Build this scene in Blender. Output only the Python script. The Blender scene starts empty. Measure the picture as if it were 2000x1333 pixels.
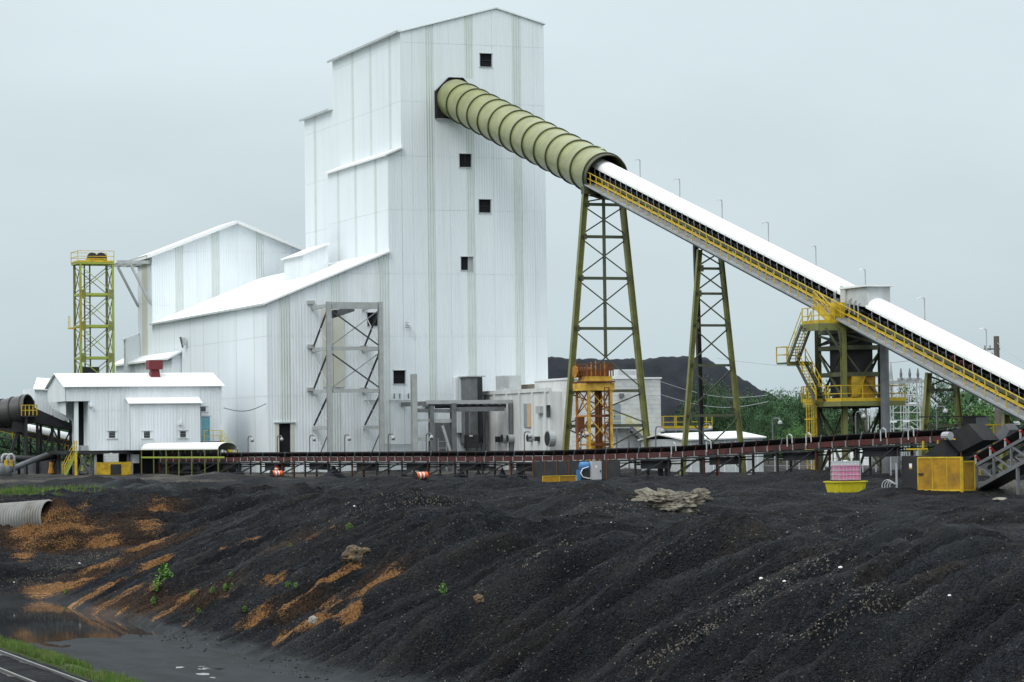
import bpy, bmesh, math, random
import mathutils.noise as mnoise
import numpy as np
from mathutils import Vector, Matrix

# ------------------------------------------------------------------ camera, sky, sun, exposure
# world axes: x runs along the plant's front wall, y runs away from the viewer along its side wall, z is up
F_PX, IMG_W, IMG_H = 5400.0, 2000.0, 1333.0
YAW = math.atan(2067.0 / 5400.0)
PITCH = math.atan(183.5 / 5400.0)
ROLL = 0.013
CAM_Z = 3.3
scene = bpy.context.scene
_r0 = Vector((math.cos(YAW), -math.sin(YAW), 0)); _f0 = Vector((math.sin(YAW), math.cos(YAW), 0))
CF = (_f0 * math.cos(PITCH) + Vector((0, 0, math.sin(PITCH)))).normalized()
_u0 = (-_f0 * math.sin(PITCH) + Vector((0, 0, math.cos(PITCH)))).normalized()
CU = _u0 * math.cos(ROLL) + _r0 * math.sin(ROLL)
CR = _r0 * math.cos(ROLL) - _u0 * math.sin(ROLL)
CP = Vector((0, 0, CAM_Z))
cam_data = bpy.data.cameras.new('camera'); cam = bpy.data.objects.new('camera', cam_data)
scene.collection.objects.link(cam); scene.camera = cam
cam.matrix_world = Matrix(((CR.x, CU.x, -CF.x, CP.x), (CR.y, CU.y, -CF.y, CP.y), (CR.z, CU.z, -CF.z, CP.z), (0, 0, 0, 1)))
cam_data.sensor_width = 36.0; cam_data.lens = 36.0 * F_PX / IMG_W
cam_data.clip_start = 0.5; cam_data.clip_end = 6000

SUN_EL, SUN_DIR = math.radians(50), Vector((-0.85, -0.53, 0)).normalized()   # towards the sun, behind the viewer on the left
world = bpy.data.worlds.new('World'); scene.world = world; world.use_nodes = True
wn, wl = world.node_tree.nodes, world.node_tree.links
wn.clear()
w_out = wn.new('ShaderNodeOutputWorld'); w_bg = wn.new('ShaderNodeBackground'); w_bg.inputs['Strength'].default_value = 0.1
sky = wn.new('ShaderNodeTexSky'); sky.sky_type = 'NISHITA'; sky.sun_disc = False
sky.sun_elevation = SUN_EL; sky.sun_rotation = math.atan2(SUN_DIR.x, SUN_DIR.y)
sky.air_density = 1.0; sky.dust_density = 4.0
tc = wn.new('ShaderNodeTexCoord'); sep = wn.new('ShaderNodeSeparateXYZ'); wl.new(tc.outputs['Generated'], sep.inputs[0])
ramp = wn.new('ShaderNodeValToRGB'); wl.new(sep.outputs['Z'], ramp.inputs[0])
ramp.color_ramp.elements[0].position = 0.0; ramp.color_ramp.elements[0].color = (0.56, 0.68, 0.725, 1)
e = ramp.color_ramp.elements.new(0.18); e.color = (0.625, 0.755, 0.795, 1)
ramp.color_ramp.elements[1].position = 1.0
ramp.color_ramp.elements[-1].color = (1.0, 1.0, 1.0, 1)
for el in ramp.color_ramp.elements:
    if el.position > 0.9: el.color = (1.88, 1.98, 2.02, 1)
mp = wn.new('ShaderNodeMapping'); mp.inputs['Scale'].default_value = (3.2, 3.2, 9.0); wl.new(tc.outputs['Generated'], mp.inputs[0])
nz = wn.new('ShaderNodeTexNoise'); nz.inputs['Scale'].default_value = 1.6; nz.inputs['Detail'].default_value = 5; nz.inputs['Roughness'].default_value = 0.5
wl.new(mp.outputs[0], nz.inputs['Vector'])
mr = wn.new('ShaderNodeMapRange'); mr.inputs[1].default_value = 0.3; mr.inputs[2].default_value = 0.7; mr.inputs[3].default_value = 0.94; mr.inputs[4].default_value = 1.06
wl.new(nz.outputs['Fac'], mr.inputs[0])
mul = wn.new('ShaderNodeVectorMath'); mul.operation = 'SCALE'; wl.new(ramp.outputs[0], mul.inputs[0]); wl.new(mr.outputs[0], mul.inputs['Scale'])
mul2 = wn.new('ShaderNodeVectorMath'); mul2.operation = 'SCALE'; mul2.inputs['Scale'].default_value = 10.0; wl.new(mul.outputs[0], mul2.inputs[0])
mix = wn.new('ShaderNodeMix'); mix.data_type = 'RGBA'; mix.inputs['Factor'].default_value = 0.9
wl.new(sky.outputs[0], mix.inputs[6]); wl.new(mul2.outputs[0], mix.inputs[7])
wl.new(mix.outputs[2], w_bg.inputs['Color']); wl.new(w_bg.outputs[0], w_out.inputs[0])

sun_data = bpy.data.lights.new('sun', 'SUN'); sun_data.energy = 1.2; sun_data.angle = math.radians(25); sun_data.color = (1.0, 0.97, 0.93)
sun = bpy.data.objects.new('sun', sun_data); scene.collection.objects.link(sun)
_sd = SUN_DIR * math.cos(SUN_EL) + Vector((0, 0, math.sin(SUN_EL)))
sun.rotation_euler = _sd.to_track_quat('Z', 'Y').to_euler(); sun.location = (60, 60, 120)

scene.view_settings.view_transform = 'Standard'; scene.view_settings.look = 'None'
scene.view_settings.gamma = 1.0; scene.view_settings.exposure = 0.0; scene.view_settings.use_curve_mapping = False
scene.cycles.use_denoising = True
scene.cycles.max_bounces = 5; scene.cycles.diffuse_bounces = 2; scene.cycles.glossy_bounces = 2
scene.cycles.transmission_bounces = 3; scene.cycles.caustics_reflective = False; scene.cycles.caustics_refractive = False

# ------------------------------------------------------------------ helpers
C = scene.collection
rnd = random.Random(7)

def ray(px, py):
    return (CF + CR * ((px - IMG_W / 2) / F_PX) - CU * ((py - IMG_H / 2) / F_PX))
def at(px, py, u=None, v=None, z=None, d=None):
    """the point seen at a place of the survey photograph on the plane x=u, y=v, z=z or at depth d"""
    r = ray(px, py)
    if u is not None: t = (u - CP.x) / r.x
    elif v is not None: t = (v - CP.y) / r.y
    elif z is not None: t = (z - CP.z) / r.z
    else: t = d
    return CP + r * t
def rect(px0, py0, px1, py1, v):
    pm, qm = (px0 + px1) / 2, (py0 + py1) / 2
    return at(px0, qm, v=v).x, at(px1, qm, v=v).x, at(pm, py1, v=v).z, at(pm, py0, v=v).z

# ------------------------------------------------------------------ materials
MATS = {}
def mat(name, base, rough=0.6, metal=0.0, var=0.18, scale=1.2, dirt=None, dirt_amt=0.0, dirt_scale=0.6, streak=False,
        bump=0.0, bump_scale=30.0, corr=None, corr_amt=0.35, spec=0.4, alpha=1.0):
    """painted or weathered surface: base colour with soft variation, optional patchy or streaked dirt, fine relief, ribs"""
    m = bpy.data.materials.new(name); m.use_nodes = True; MATS[name] = m
    n, l = m.node_tree.nodes, m.node_tree.links
    b = n['Principled BSDF']; b.inputs['Roughness'].default_value = rough; b.inputs['Metallic'].default_value = metal
    b.inputs['Specular IOR Level'].default_value = spec
    geo = n.new('ShaderNodeNewGeometry'); pos = geo.outputs['Position']
    nz = n.new('ShaderNodeTexNoise'); nz.inputs['Scale'].default_value = scale; nz.inputs['Detail'].default_value = 6; nz.inputs['Roughness'].default_value = 0.6
    l.new(pos, nz.inputs['Vector'])
    cr = n.new('ShaderNodeValToRGB'); l.new(nz.outputs['Fac'], cr.inputs[0])
    cr.color_ramp.elements[0].position = 0.25; cr.color_ramp.elements[1].position = 0.75
    lo = [c * (1 - var) for c in base]; hi = [min(1, c * (1 + var)) for c in base]
    cr.color_ramp.elements[0].color = (*lo, 1); cr.color_ramp.elements[1].color = (*hi, 1)
    col = cr.outputs[0]
    if dirt is not None:
        n2 = n.new('ShaderNodeTexNoise'); n2.inputs['Scale'].default_value = dirt_scale; n2.inputs['Detail'].default_value = 8; n2.inputs['Roughness'].default_value = 0.65
        if streak:
            mp = n.new('ShaderNodeMapping'); mp.inputs['Scale'].default_value = (1.0, 1.0, 0.07); l.new(pos, mp.inputs[0]); l.new(mp.outputs[0], n2.inputs['Vector'])
        else: l.new(pos, n2.inputs['Vector'])
        r2 = n.new('ShaderNodeMapRange'); r2.inputs[1].default_value = 0.45; r2.inputs[2].default_value = 0.72; r2.inputs[3].default_value = 0.0; r2.inputs[4].default_value = dirt_amt
        l.new(n2.outputs['Fac'], r2.inputs[0])
        mx = n.new('ShaderNodeMix'); mx.data_type = 'RGBA'; l.new(r2.outputs[0], mx.inputs['Factor']); l.new(col, mx.inputs[6]); mx.inputs[7].default_value = (*dirt, 1)
        col = mx.outputs[2]
    l.new(col, b.inputs['Base Color'])
    h = None
    if bump > 0:
        n3 = n.new('ShaderNodeTexNoise'); n3.inputs['Scale'].default_value = bump_scale; n3.inputs['Detail'].default_value = 4; l.new(pos, n3.inputs['Vector'])
        bp = n.new('ShaderNodeBump'); bp.inputs['Strength'].default_value = bump; bp.inputs['Distance'].default_value = 0.05; l.new(n3.outputs['Fac'], bp.inputs['Height']); h = bp
    if corr is not None:      # pressed ribs of profiled sheet: corr = rib pitch in metres, the ribs stand upright on walls in x and y
        sp = n.new('ShaderNodeSeparateXYZ'); l.new(pos, sp.inputs[0])
        ad = n.new('ShaderNodeMath'); ad.operation = 'ADD'; l.new(sp.outputs['X'], ad.inputs[0]); l.new(sp.outputs['Y'], ad.inputs[1])
        ml = n.new('ShaderNodeMath'); ml.operation = 'MULTIPLY'; ml.inputs[1].default_value = 2 * math.pi / corr; l.new(ad.outputs[0], ml.inputs[0])
        sn = n.new('ShaderNodeMath'); sn.operation = 'SINE'; l.new(ml.outputs[0], sn.inputs[0])
        b2 = n.new('ShaderNodeBump'); b2.inputs['Strength'].default_value = corr_amt; b2.inputs['Distance'].default_value = corr * 0.35; l.new(sn.outputs[0], b2.inputs['Height'])
        if h is not None: l.new(h.outputs[0], b2.inputs['Normal'])
        h = b2
    if h is not None: l.new(h.outputs[0], b.inputs['Normal'])
    if alpha < 1: b.inputs['Alpha'].default_value = alpha
    return m

mat('white_sheet', (0.80, 0.86, 0.895), 0.55, var=0.02, scale=0.25, dirt=(0.58, 0.63, 0.65), dirt_amt=0.28, dirt_scale=0.9, streak=True, corr=0.26, corr_amt=0.17)
mat('white_sheet_low', (0.80, 0.85, 0.88), 0.55, var=0.03, scale=0.4, dirt=(0.45, 0.48, 0.49), dirt_amt=0.36, dirt_scale=1.0, streak=True, corr=0.30, corr_amt=0.18)
mat('white_sheet_side', (0.80, 0.855, 0.89), 0.55, var=0.02, scale=0.25, dirt=(0.60, 0.63, 0.64), dirt_amt=0.24, dirt_scale=0.9, streak=True, corr=0.26, corr_amt=0.05)
mat('roof_white', (0.86, 0.87, 0.87), 0.5, var=0.03, scale=0.5, dirt=(0.62, 0.64, 0.64), dirt_amt=0.2, dirt_scale=0.5)
mat('fiberglass', (0.695, 0.755, 0.75), 0.6, var=0.07, scale=0.7, dirt=(0.58, 0.64, 0.58), dirt_amt=0.5, dirt_scale=0.5, streak=True, corr=0.26, corr_amt=0.4)
mat('cream', (0.62, 0.62, 0.54), 0.6, var=0.05, dirt=(0.4, 0.38, 0.3), dirt_amt=0.3, streak=True)
mat('dark_opening', (0.008, 0.009, 0.012), 0.9, var=0.3)
mat('trim_grey', (0.46, 0.50, 0.52), 0.5, var=0.1)
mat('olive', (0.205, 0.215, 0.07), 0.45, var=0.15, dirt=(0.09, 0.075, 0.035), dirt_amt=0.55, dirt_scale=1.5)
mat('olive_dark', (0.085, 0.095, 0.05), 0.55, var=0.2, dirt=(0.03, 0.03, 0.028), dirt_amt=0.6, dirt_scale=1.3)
mat('olive_tube', (0.265, 0.285, 0.115), 0.30, var=0.10, scale=0.6, dirt=(0.15, 0.155, 0.075), dirt_amt=0.7, dirt_scale=0.9, spec=0.5)
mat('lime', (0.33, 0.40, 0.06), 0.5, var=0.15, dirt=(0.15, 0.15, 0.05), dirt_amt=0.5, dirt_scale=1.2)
mat('yellow', (0.62, 0.43, 0.025), 0.5, var=0.15, dirt=(0.22, 0.15, 0.03), dirt_amt=0.6, dirt_scale=1.6)
mat('yellow_dirty', (0.58, 0.38, 0.02), 0.55, var=0.2, dirt=(0.10, 0.07, 0.02), dirt_amt=0.75, dirt_scale=2.0)
mat('pale_yellow', (0.70, 0.66, 0.22), 0.5, var=0.12, dirt=(0.4, 0.38, 0.2), dirt_amt=0.4)
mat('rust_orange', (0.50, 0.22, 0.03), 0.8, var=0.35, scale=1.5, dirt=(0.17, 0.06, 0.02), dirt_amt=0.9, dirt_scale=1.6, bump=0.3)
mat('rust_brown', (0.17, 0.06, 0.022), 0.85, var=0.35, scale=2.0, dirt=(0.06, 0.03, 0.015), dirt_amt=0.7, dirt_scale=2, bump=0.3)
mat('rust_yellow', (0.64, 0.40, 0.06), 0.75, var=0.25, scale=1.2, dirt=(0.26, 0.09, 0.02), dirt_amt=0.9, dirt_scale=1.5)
mat('red_oxide', (0.085, 0.022, 0.019), 0.7, var=0.3, scale=1.5, dirt=(0.022, 0.016, 0.015), dirt_amt=0.9, dirt_scale=1.1)
mat('red', (0.42, 0.05, 0.04), 0.5, var=0.15, dirt=(0.1, 0.03, 0.03), dirt_amt=0.4)
mat('red_vent', (0.17, 0.028, 0.032), 0.55, var=0.2, dirt=(0.10, 0.02, 0.02), dirt_amt=0.5)
mat('rubber', (0.016, 0.016, 0.018), 0.7, var=0.3, scale=2.0)
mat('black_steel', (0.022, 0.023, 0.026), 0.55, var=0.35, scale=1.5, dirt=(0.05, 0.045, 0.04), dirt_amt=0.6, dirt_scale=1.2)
mat('black_tube', (0.045, 0.043, 0.043), 0.35, var=0.3, scale=0.8, dirt=(0.10, 0.10, 0.10), dirt_amt=0.4, dirt_scale=0.7, spec=0.5)
mat('galv', (0.40, 0.42, 0.43), 0.5, metal=0.15, var=0.12, scale=1.5, dirt=(0.22, 0.22, 0.21), dirt_amt=0.5, dirt_scale=1.3)
mat('galv_light', (0.55, 0.58, 0.59), 0.5, metal=0.05, var=0.12, scale=1.5, dirt=(0.34, 0.33, 0.30), dirt_amt=0.4, dirt_scale=1.3)
mat('grey_steel', (0.155, 0.165, 0.175), 0.55, var=0.2, scale=1.5, dirt=(0.08, 0.075, 0.07), dirt_amt=0.6, dirt_scale=1.1)
mat('frame_grey', (0.40, 0.42, 0.42), 0.6, var=0.12, scale=1.2, dirt=(0.26, 0.25, 0.22), dirt_amt=0.5, dirt_scale=1.5)
mat('concrete_paint', (0.72, 0.74, 0.73), 0.8, var=0.08, scale=0.5, dirt=(0.34, 0.34, 0.31), dirt_amt=0.5, dirt_scale=0.8, streak=True, bump=0.15)
mat('block_paint', (0.70, 0.71, 0.70), 0.8, var=0.06, scale=0.6, dirt=(0.34, 0.34, 0.32), dirt_amt=0.5, dirt_scale=1.1, bump=0.1)
mat('concrete', (0.34, 0.34, 0.32), 0.85, var=0.15, scale=0.8, dirt=(0.18, 0.17, 0.16), dirt_amt=0.5, bump=0.2)
mat('brown_wall', (0.20, 0.17, 0.14), 0.8, var=0.2)
mat('door_blue', (0.16, 0.42, 0.52), 0.55, var=0.15, scale=2.5, dirt=(0.35, 0.40, 0.38), dirt_amt=0.6, dirt_scale=2.5)
mat('door_grey', (0.28, 0.33, 0.36), 0.55, var=0.1)
mat('door_orange', (0.62, 0.42, 0.26), 0.7, var=0.1)
mat('glass_dark', (0.02, 0.022, 0.025), 0.15, var=0.2, spec=0.6)
mat('pink_liquid', (0.72, 0.22, 0.42), 0.35, var=0.12, scale=3.0)
mat('white_plastic', (0.75, 0.77, 0.78), 0.4, var=0.06, scale=3.0)
mat('basin_yellow', (0.72, 0.62, 0.03), 0.4, var=0.1, scale=1.5, dirt=(0.30, 0.25, 0.05), dirt_amt=0.6, dirt_scale=1.5)
mat('motor_blue', (0.05, 0.19, 0.42), 0.4, var=0.15)
mat('cabinet_grey', (0.46, 0.47, 0.47), 0.45, var=0.08)
mat('orange_plastic', (0.80, 0.13, 0.03), 0.5, var=0.1)
mat('reflector_white', (0.85, 0.85, 0.82), 0.5, var=0.05)
mat('rail_steel', (0.22, 0.215, 0.21), 0.42, metal=0.3, var=0.25)
mat('ballast', (0.028, 0.028, 0.029), 0.9, var=0.5, scale=2.0, dirt=(0.085, 0.08, 0.075), dirt_amt=0.9, dirt_scale=5.0, bump=1.0, bump_scale=9, spec=0.1)
mat('leaf_far', (0.050, 0.112, 0.044), 0.8, var=0.35, scale=0.45)
mat('leaf_bright', (0.085, 0.185, 0.045), 0.7, var=0.4, scale=0.8)
mat('leaf_weed', (0.10, 0.22, 0.03), 0.6, var=0.3, scale=4.0)
mat('grass', (0.075, 0.15, 0.022), 0.75, var=0.5, scale=1.0, dirt=(0.17, 0.15, 0.06), dirt_amt=0.85, dirt_scale=1.5)
mat('bark', (0.07, 0.055, 0.04), 0.9, var=0.3)
mat('wood_pole', (0.13, 0.11, 0.095), 0.9, var=0.2)
mat('culvert', (0.27, 0.27, 0.26), 0.6, metal=0.1, var=0.2, dirt=(0.12, 0.095, 0.07), dirt_amt=0.7, dirt_scale=0.9)
mat('boulder', (0.21, 0.19, 0.15), 0.9, var=0.35, scale=3.0, dirt=(0.05, 0.047, 0.043), dirt_amt=0.9, dirt_scale=2.2, bump=1.0, bump_scale=7)
mat('rock_rusty', (0.095, 0.078, 0.055), 0.9, var=0.45, scale=4.0, dirt=(0.30, 0.15, 0.03), dirt_amt=0.55, dirt_scale=3.0, bump=0.6, bump_scale=12)
mat('stone_pale', (0.26, 0.245, 0.215), 0.85, var=0.4, scale=3.0)
mat('pile_coal', (0.022, 0.025, 0.032), 0.9, var=0.35, scale=0.5, bump=0.8, bump_scale=1.5, spec=0.15)
mat('walkway_grey', (0.25, 0.26, 0.27), 0.6, var=0.2, scale=1.5, dirt=(0.10, 0.10, 0.10), dirt_amt=0.7, dirt_scale=1.0)
mat('mesh_yellow', (0.42, 0.225, 0.012), 0.6, var=0.2, scale=2.5, dirt=(0.10, 0.06, 0.02), dirt_amt=0.7, dirt_scale=1.3)
mat('coal_lump', (0.022, 0.023, 0.026), 0.6, var=0.6, scale=5.0, spec=0.25)

# ------------------------------------------------------------------ mesh building
class MB:
    def __init__(self): self.v = []; self.f = []
    def poly(self, pts):
        k = len(self.v); self.v += [tuple(p) for p in pts]; self.f.append(tuple(range(k, k + len(pts)))); return self
    def box(self, x0, x1, y0, y1, z0, z1):
        k = len(self.v)
        self.v += [(x0, y0, z0), (x1, y0, z0), (x1, y1, z0), (x0, y1, z0), (x0, y0, z1), (x1, y0, z1), (x1, y1, z1), (x0, y1, z1)]
        self.f += [tuple(k + i for i in q) for q in ((0, 3, 2, 1), (4, 5, 6, 7), (0, 1, 5, 4), (1, 2, 6, 5), (2, 3, 7, 6), (3, 0, 4, 7))]
        return self
    def extrude(self, pts, off):
        """closed prism: polygon pts swept by the vector off"""
        k = len(self.v); n = len(pts); off = Vector(off)
        self.v += [tuple(p) for p in pts] + [tuple(Vector(p) + off) for p in pts]
        self.f.append(tuple(range(k, k + n))); self.f.append(tuple(range(k + 2 * n - 1, k + n - 1, -1)))
        for i in range(n): j = (i + 1) % n; self.f.append((k + i, k + n + i, k + n + j, k + j))
        return self
    def prism_y(self, prof, y0, y1): return self.extrude([(a, y0, z) for a, z in prof], (0, y1 - y0, 0))
    def prism_x(self, prof, x0, x1): return self.extrude([(x0, a, z) for a, z in prof], (x1 - x0, 0, 0))
    def bar(self, p, q, w, h=None):
        p, q = Vector(p), Vector(q); h = h or w; d = (q - p).normalized()
        x = d.cross(Vector((0, 0, 1)))
        x = Vector((1, 0, 0)) if x.length < 1e-4 else x.normalized()
        y = x.cross(d)
        self.extrude([p + x * a * w / 2 + y * b * h / 2 for a, b in ((-1, -1), (1, -1), (1, 1), (-1, 1))], q - p); return self
    def tube(self, pts, r, n=8, cap=True):
        """round tube along a path; r a number or one radius for each point"""
        pts = [Vector(p) for p in pts]; rs = r if isinstance(r, (list, tuple)) else [r] * len(pts)
        k = len(self.v); prev = None
        for i, p in enumerate(pts):
            d = (pts[min(i + 1, len(pts) - 1)] - pts[max(i - 1, 0)]).normalized()
            x = d.cross(Vector((0, 0, 1))) if prev is None else (prev - d * prev.dot(d))
            x = Vector((1, 0, 0)) if x.length < 1e-4 else x.normalized()
            y = x.cross(d); prev = x
            for a in range(n):
                t = 2 * math.pi * a / n; self.v.append(tuple(p + (x * math.cos(t) + y * math.sin(t)) * rs[i]))
        for i in range(len(pts) - 1):
            for a in range(n):
                b = (a + 1) % n; self.f.append((k + i * n + a, k + i * n + b, k + (i + 1) * n + b, k + (i + 1) * n + a))
        if cap:
            self.f.append(tuple(k + a for a in range(n - 1, -1, -1))); self.f.append(tuple(k + (len(pts) - 1) * n + a for a in range(n)))
        return self
    def mesh(self, name, m, base=(0, 0, 0), smooth=False):
        me = bpy.data.meshes.new(name); bx, by, bz = base
        me.from_pydata([(x - bx, y - by, z - bz) for x, y, z in self.v], [], self.f)
        me.materials.append(MATS[m])
        bm = bmesh.new(); bm.from_mesh(me); bmesh.ops.recalc_face_normals(bm, faces=bm.faces); bm.to_mesh(me); bm.free()
        if smooth: me.polygons.foreach_set('use_smooth', [True] * len(me.polygons))
        return me
    def build(self, name, m, parent=None, label=None, smooth=False):
        base = world_loc(parent) if parent else (0, 0, 0)
        o = bpy.data.objects.new(name, self.mesh(name, m, base, smooth)); C.objects.link(o)
        if parent: o.parent = parent
        if label: o['label'] = label
        return o
def world_loc(o):
    p = Vector((0, 0, 0))
    while o is not None: p = p + o.location; o = o.parent
    return p
def thing(name, label, cat, loc, group=None):
    o = bpy.data.objects.new(name, None); C.objects.link(o); o.location = loc; o.empty_display_size = 0.5
    return tag(o, label, cat, group)
def tag(o, label, cat, group=None):
    o['label'] = label; o['category'] = cat
    if group: o['group'] = group
    return o
def solo(name, mb, m, label, cat, loc=(0, 0, 0), group=None, smooth=False):
    o = bpy.data.objects.new(name, mb.mesh(name, m, loc, smooth)); C.objects.link(o); o.location = loc
    return tag(o, label, cat, group)
def structure(name, mb, m, kind='structure', smooth=False):
    o = mb.build(name, m, smooth=smooth); o['kind'] = kind; return o
def copy_tree(o, parent=None):
    c = o.copy(); C.objects.link(c); c.parent = parent
    for ch in o.children: copy_tree(ch, c)
    return c

UNIT = {}
def unit_mesh(shape, m):
    k = (shape, m)
    if k in UNIT: return UNIT[k]
    b = MB()
    if shape == 'box': b.box(-.5, .5, -.5, .5, -.5, .5)
    elif shape == 'hsec':
        b.box(-.5, .5, -.5, -.42, -.5, .5); b.box(-.5, .5, .42, .5, -.5, .5); b.box(-.05, .05, -.419, .419, -.498, .498)
    elif shape == 'angle':
        b.box(-.5, .5, -.5, -.38, -.5, .5); b.box(-.5, -.38, -.379, .5, -.498, .498)
    elif shape == 'cyl':
        n = 12; b.extrude([(.5 * math.cos(2 * math.pi * i / n), .5 * math.sin(2 * math.pi * i / n), -.5) for i in range(n)], (0, 0, 1))
    me = b.mesh(shape, m, smooth=False); UNIT[k] = me; return me
def bar(name, p, q, w, m, parent, h=None, shape='box', label=None, spin=0.0):
    """one straight member from p to q as an object of its own (mesh data shared by all alike members)"""
    p, q = Vector(p), Vector(q); h = h or w; d = q - p; L = d.length; d.normalize()
    x = d.cross(Vector((0, 0, 1))); x = Vector((1, 0, 0)) if x.length < 1e-3 else x.normalized(); y = d.cross(x)
    if spin: x, y = x * math.cos(spin) + y * math.sin(spin), y * math.cos(spin) - x * math.sin(spin)
    o = bpy.data.objects.new(name, unit_mesh(shape, m)); C.objects.link(o)
    c = (p + q) / 2 - (world_loc(parent) if parent else Vector((0, 0, 0)))
    o.matrix_basis = Matrix(((x.x * w, y.x * h, d.x * L, c.x), (x.y * w, y.y * h, d.y * L, c.y), (x.z * w, y.z * h, d.z * L, c.z), (0, 0, 0, 1)))
    if parent: o.parent = parent
    if label: o['label'] = label
    return o
def boxp(name, x0, x1, y0, y1, z0, z1, m, parent, label=None):
    return MB().box(x0, x1, y0, y1, z0, z1).build(name, m, parent, label)
def handrail(parent, pts, m='yellow', h=1.07, step=1.4, r=0.05, post='handrail_post', rail='handrail', mids=1):
    pts = [Vector(p) for p in pts]; up = Vector((0, 0, h))
    for a, b in zip(pts, pts[1:]):
        n = max(1, round((b - a).length / step))
        for i in range(n + 1):
            if i == 0 and a is not pts[0]: continue
            p = a.lerp(b, i / n); bar(post, p, p + up, r * 1.2, m, parent)
        for k in range(mids + 1):
            o = Vector((0, 0, h * (1 - 0.5 * k))); bar(rail, a + o, b + o, r, m, parent)
def x_brace(parent, a0, a1, b0, b1, w, m, name='brace', shape='angle'):
    """crossed diagonals in the bay a0-a1 (lower) b0-b1 (upper)"""
    bar(name, a0, b1, w, m, parent, shape=shape); bar(name, a1, b0, w, m, parent, shape=shape)
def stair(parent, p, q, width_dir, width, m_string, m_tread, m_rail, rails=True):
    """stair flight from foot p to head q; width_dir a unit vector across the flight"""
    p, q, wd = Vector(p), Vector(q), Vector(width_dir) * width
    for o in (Vector((0, 0, 0)), wd): bar('stringer', p + o, q + o, 0.07, m_string, parent, h=0.26)
    n = max(3, int((q.z - p.z) / 0.21)); run = Vector((q.x - p.x, q.y - p.y, 0)).normalized() * 0.13
    for i in range(1, n):
        c = p.lerp(q, i / n); MB().extrude([c - run, c + run, c + run + wd, c - run + wd], (0, 0, 0.04)).build('tread', m_tread, parent)
    if rails:
        for o in (Vector((0, 0, 0)), wd): handrail(parent, [p + o, q + o], m_rail, 1.0, 1.5, 0.05)

def clip_convex(poly, outline):
    """Sutherland-Hodgman: polygon clipped to a convex counter-clockwise outline"""
    out = poly
    for i in range(len(outline)):
        (ax, ay), (bx, by) = outline[i], outline[(i + 1) % len(outline)]
        src, out = out, []
        for j in range(len(src)):
            p, q = src[j], src[(j + 1) % len(src)]
            sp = (bx - ax) * (p[1] - ay) - (by - ay) * (p[0] - ax); sq = (bx - ax) * (q[1] - ay) - (by - ay) * (q[0] - ax)
            if sp >= 0: out.append(p)
            if (sp >= 0) != (sq >= 0):
                t = sp / (sp - sq); out.append((p[0] + (q[0] - p[0]) * t, p[1] + (q[1] - p[1]) * t))
        if len(out) < 3: return []
    return out
def area(poly):
    return 0.5 * sum(poly[i][0] * poly[(i + 1) % len(poly)][1] - poly[(i + 1) % len(poly)][0] * poly[i][1] for i in range(len(poly)))
def panel_wall(parent, plane, coord, outline, cols, rows, holes, thick, gap=0.014, name='wall_panel'):
    """cladding of a wall in the plane y=coord or x=coord: every sheet an object of its own, cut round the openings.
    cols: list of (a0, a1, material, name or None); rows: heights; holes: (a0, a1, z0, z1); thick: outward offset vector sign * depth"""
    if area(outline) < 0: outline = outline[::-1]
    for a0, a1, m, nm in cols:
        for r0, r1 in zip(rows, rows[1:]):
            hs = [h for h in holes if h[0] < a1 and h[1] > a0 and h[2] < r1 and h[3] > r0]
            xs = sorted({a0 + gap / 2, a1 - gap / 2, *[min(max(x, a0), a1) for h in hs for x in h[:2]]})
            zs = sorted({r0, r1 - gap, *[min(max(z, r0), r1) for h in hs for z in h[2:]]})
            mb = MB()
            for x0, x1 in zip(xs, xs[1:]):
                for z0, z1 in zip(zs, zs[1:]):
                    cx, cz = (x0 + x1) / 2, (z0 + z1) / 2
                    if x1 - x0 < 1e-3 or z1 - z0 < 1e-3 or any(h[0] < cx < h[1] and h[2] < cz < h[3] for h in hs): continue
                    pl = clip_convex([(x0, z0), (x1, z0), (x1, z1), (x0, z1)], outline)
                    if len(pl) < 3 or abs(area(pl)) < 0.02: continue
                    if plane == 'y': mb.extrude([(x, coord, z) for x, z in pl], (0, thick, 0))
                    else: mb.extrude([(coord, x, z) for x, z in pl], (thick, 0, 0))
            if mb.f: mb.build(nm or name, m, parent)
def slab(quad, t):
    """roof sheet: four corners, thickness t downwards"""
    return MB().extrude(quad, (0, 0, -t))

# ------------------------------------------------------------------ the ground: coal bank, yard, mud flat
def _hash_grid(seed):
    return np.random.RandomState(seed).rand(256, 256).astype(np.float64)
_HG = {}
def vnoise(x, y, seed=0):
    g = _HG.setdefault(seed, _hash_grid(seed))
    xi, yi = np.floor(x).astype(np.int64), np.floor(y).astype(np.int64); fx, fy = x - xi, y - yi
    fx = fx * fx * fx * (fx * (fx * 6 - 15) + 10); fy = fy * fy * fy * (fy * (fy * 6 - 15) + 10)
    a, b, c, d = g[xi & 255, yi & 255], g[(xi + 1) & 255, yi & 255], g[xi & 255, (yi + 1) & 255], g[(xi + 1) & 255, (yi + 1) & 255]
    return (a * (1 - fx) + b * fx) * (1 - fy) + (c * (1 - fx) + d * fx) * fy
def fbm(x, y, seed=0, oct=4):
    s = 0; a = 0.5; t = 0
    for k in range(oct):
        s = s + a * vnoise(x * 2 ** k + 17.3 * k, y * 2 ** k + 9.1 * k, seed + k); t += a; a *= 0.5
    return s / t
def sstep(a, b, x):
    t = np.clip((x - a) / (b - a), 0, 1); return t * t * (3 - 2 * t)
POND_Z = -4.75
MOUNDS = []      # (x, y, height, radius) heaps tipped on the yard
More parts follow.
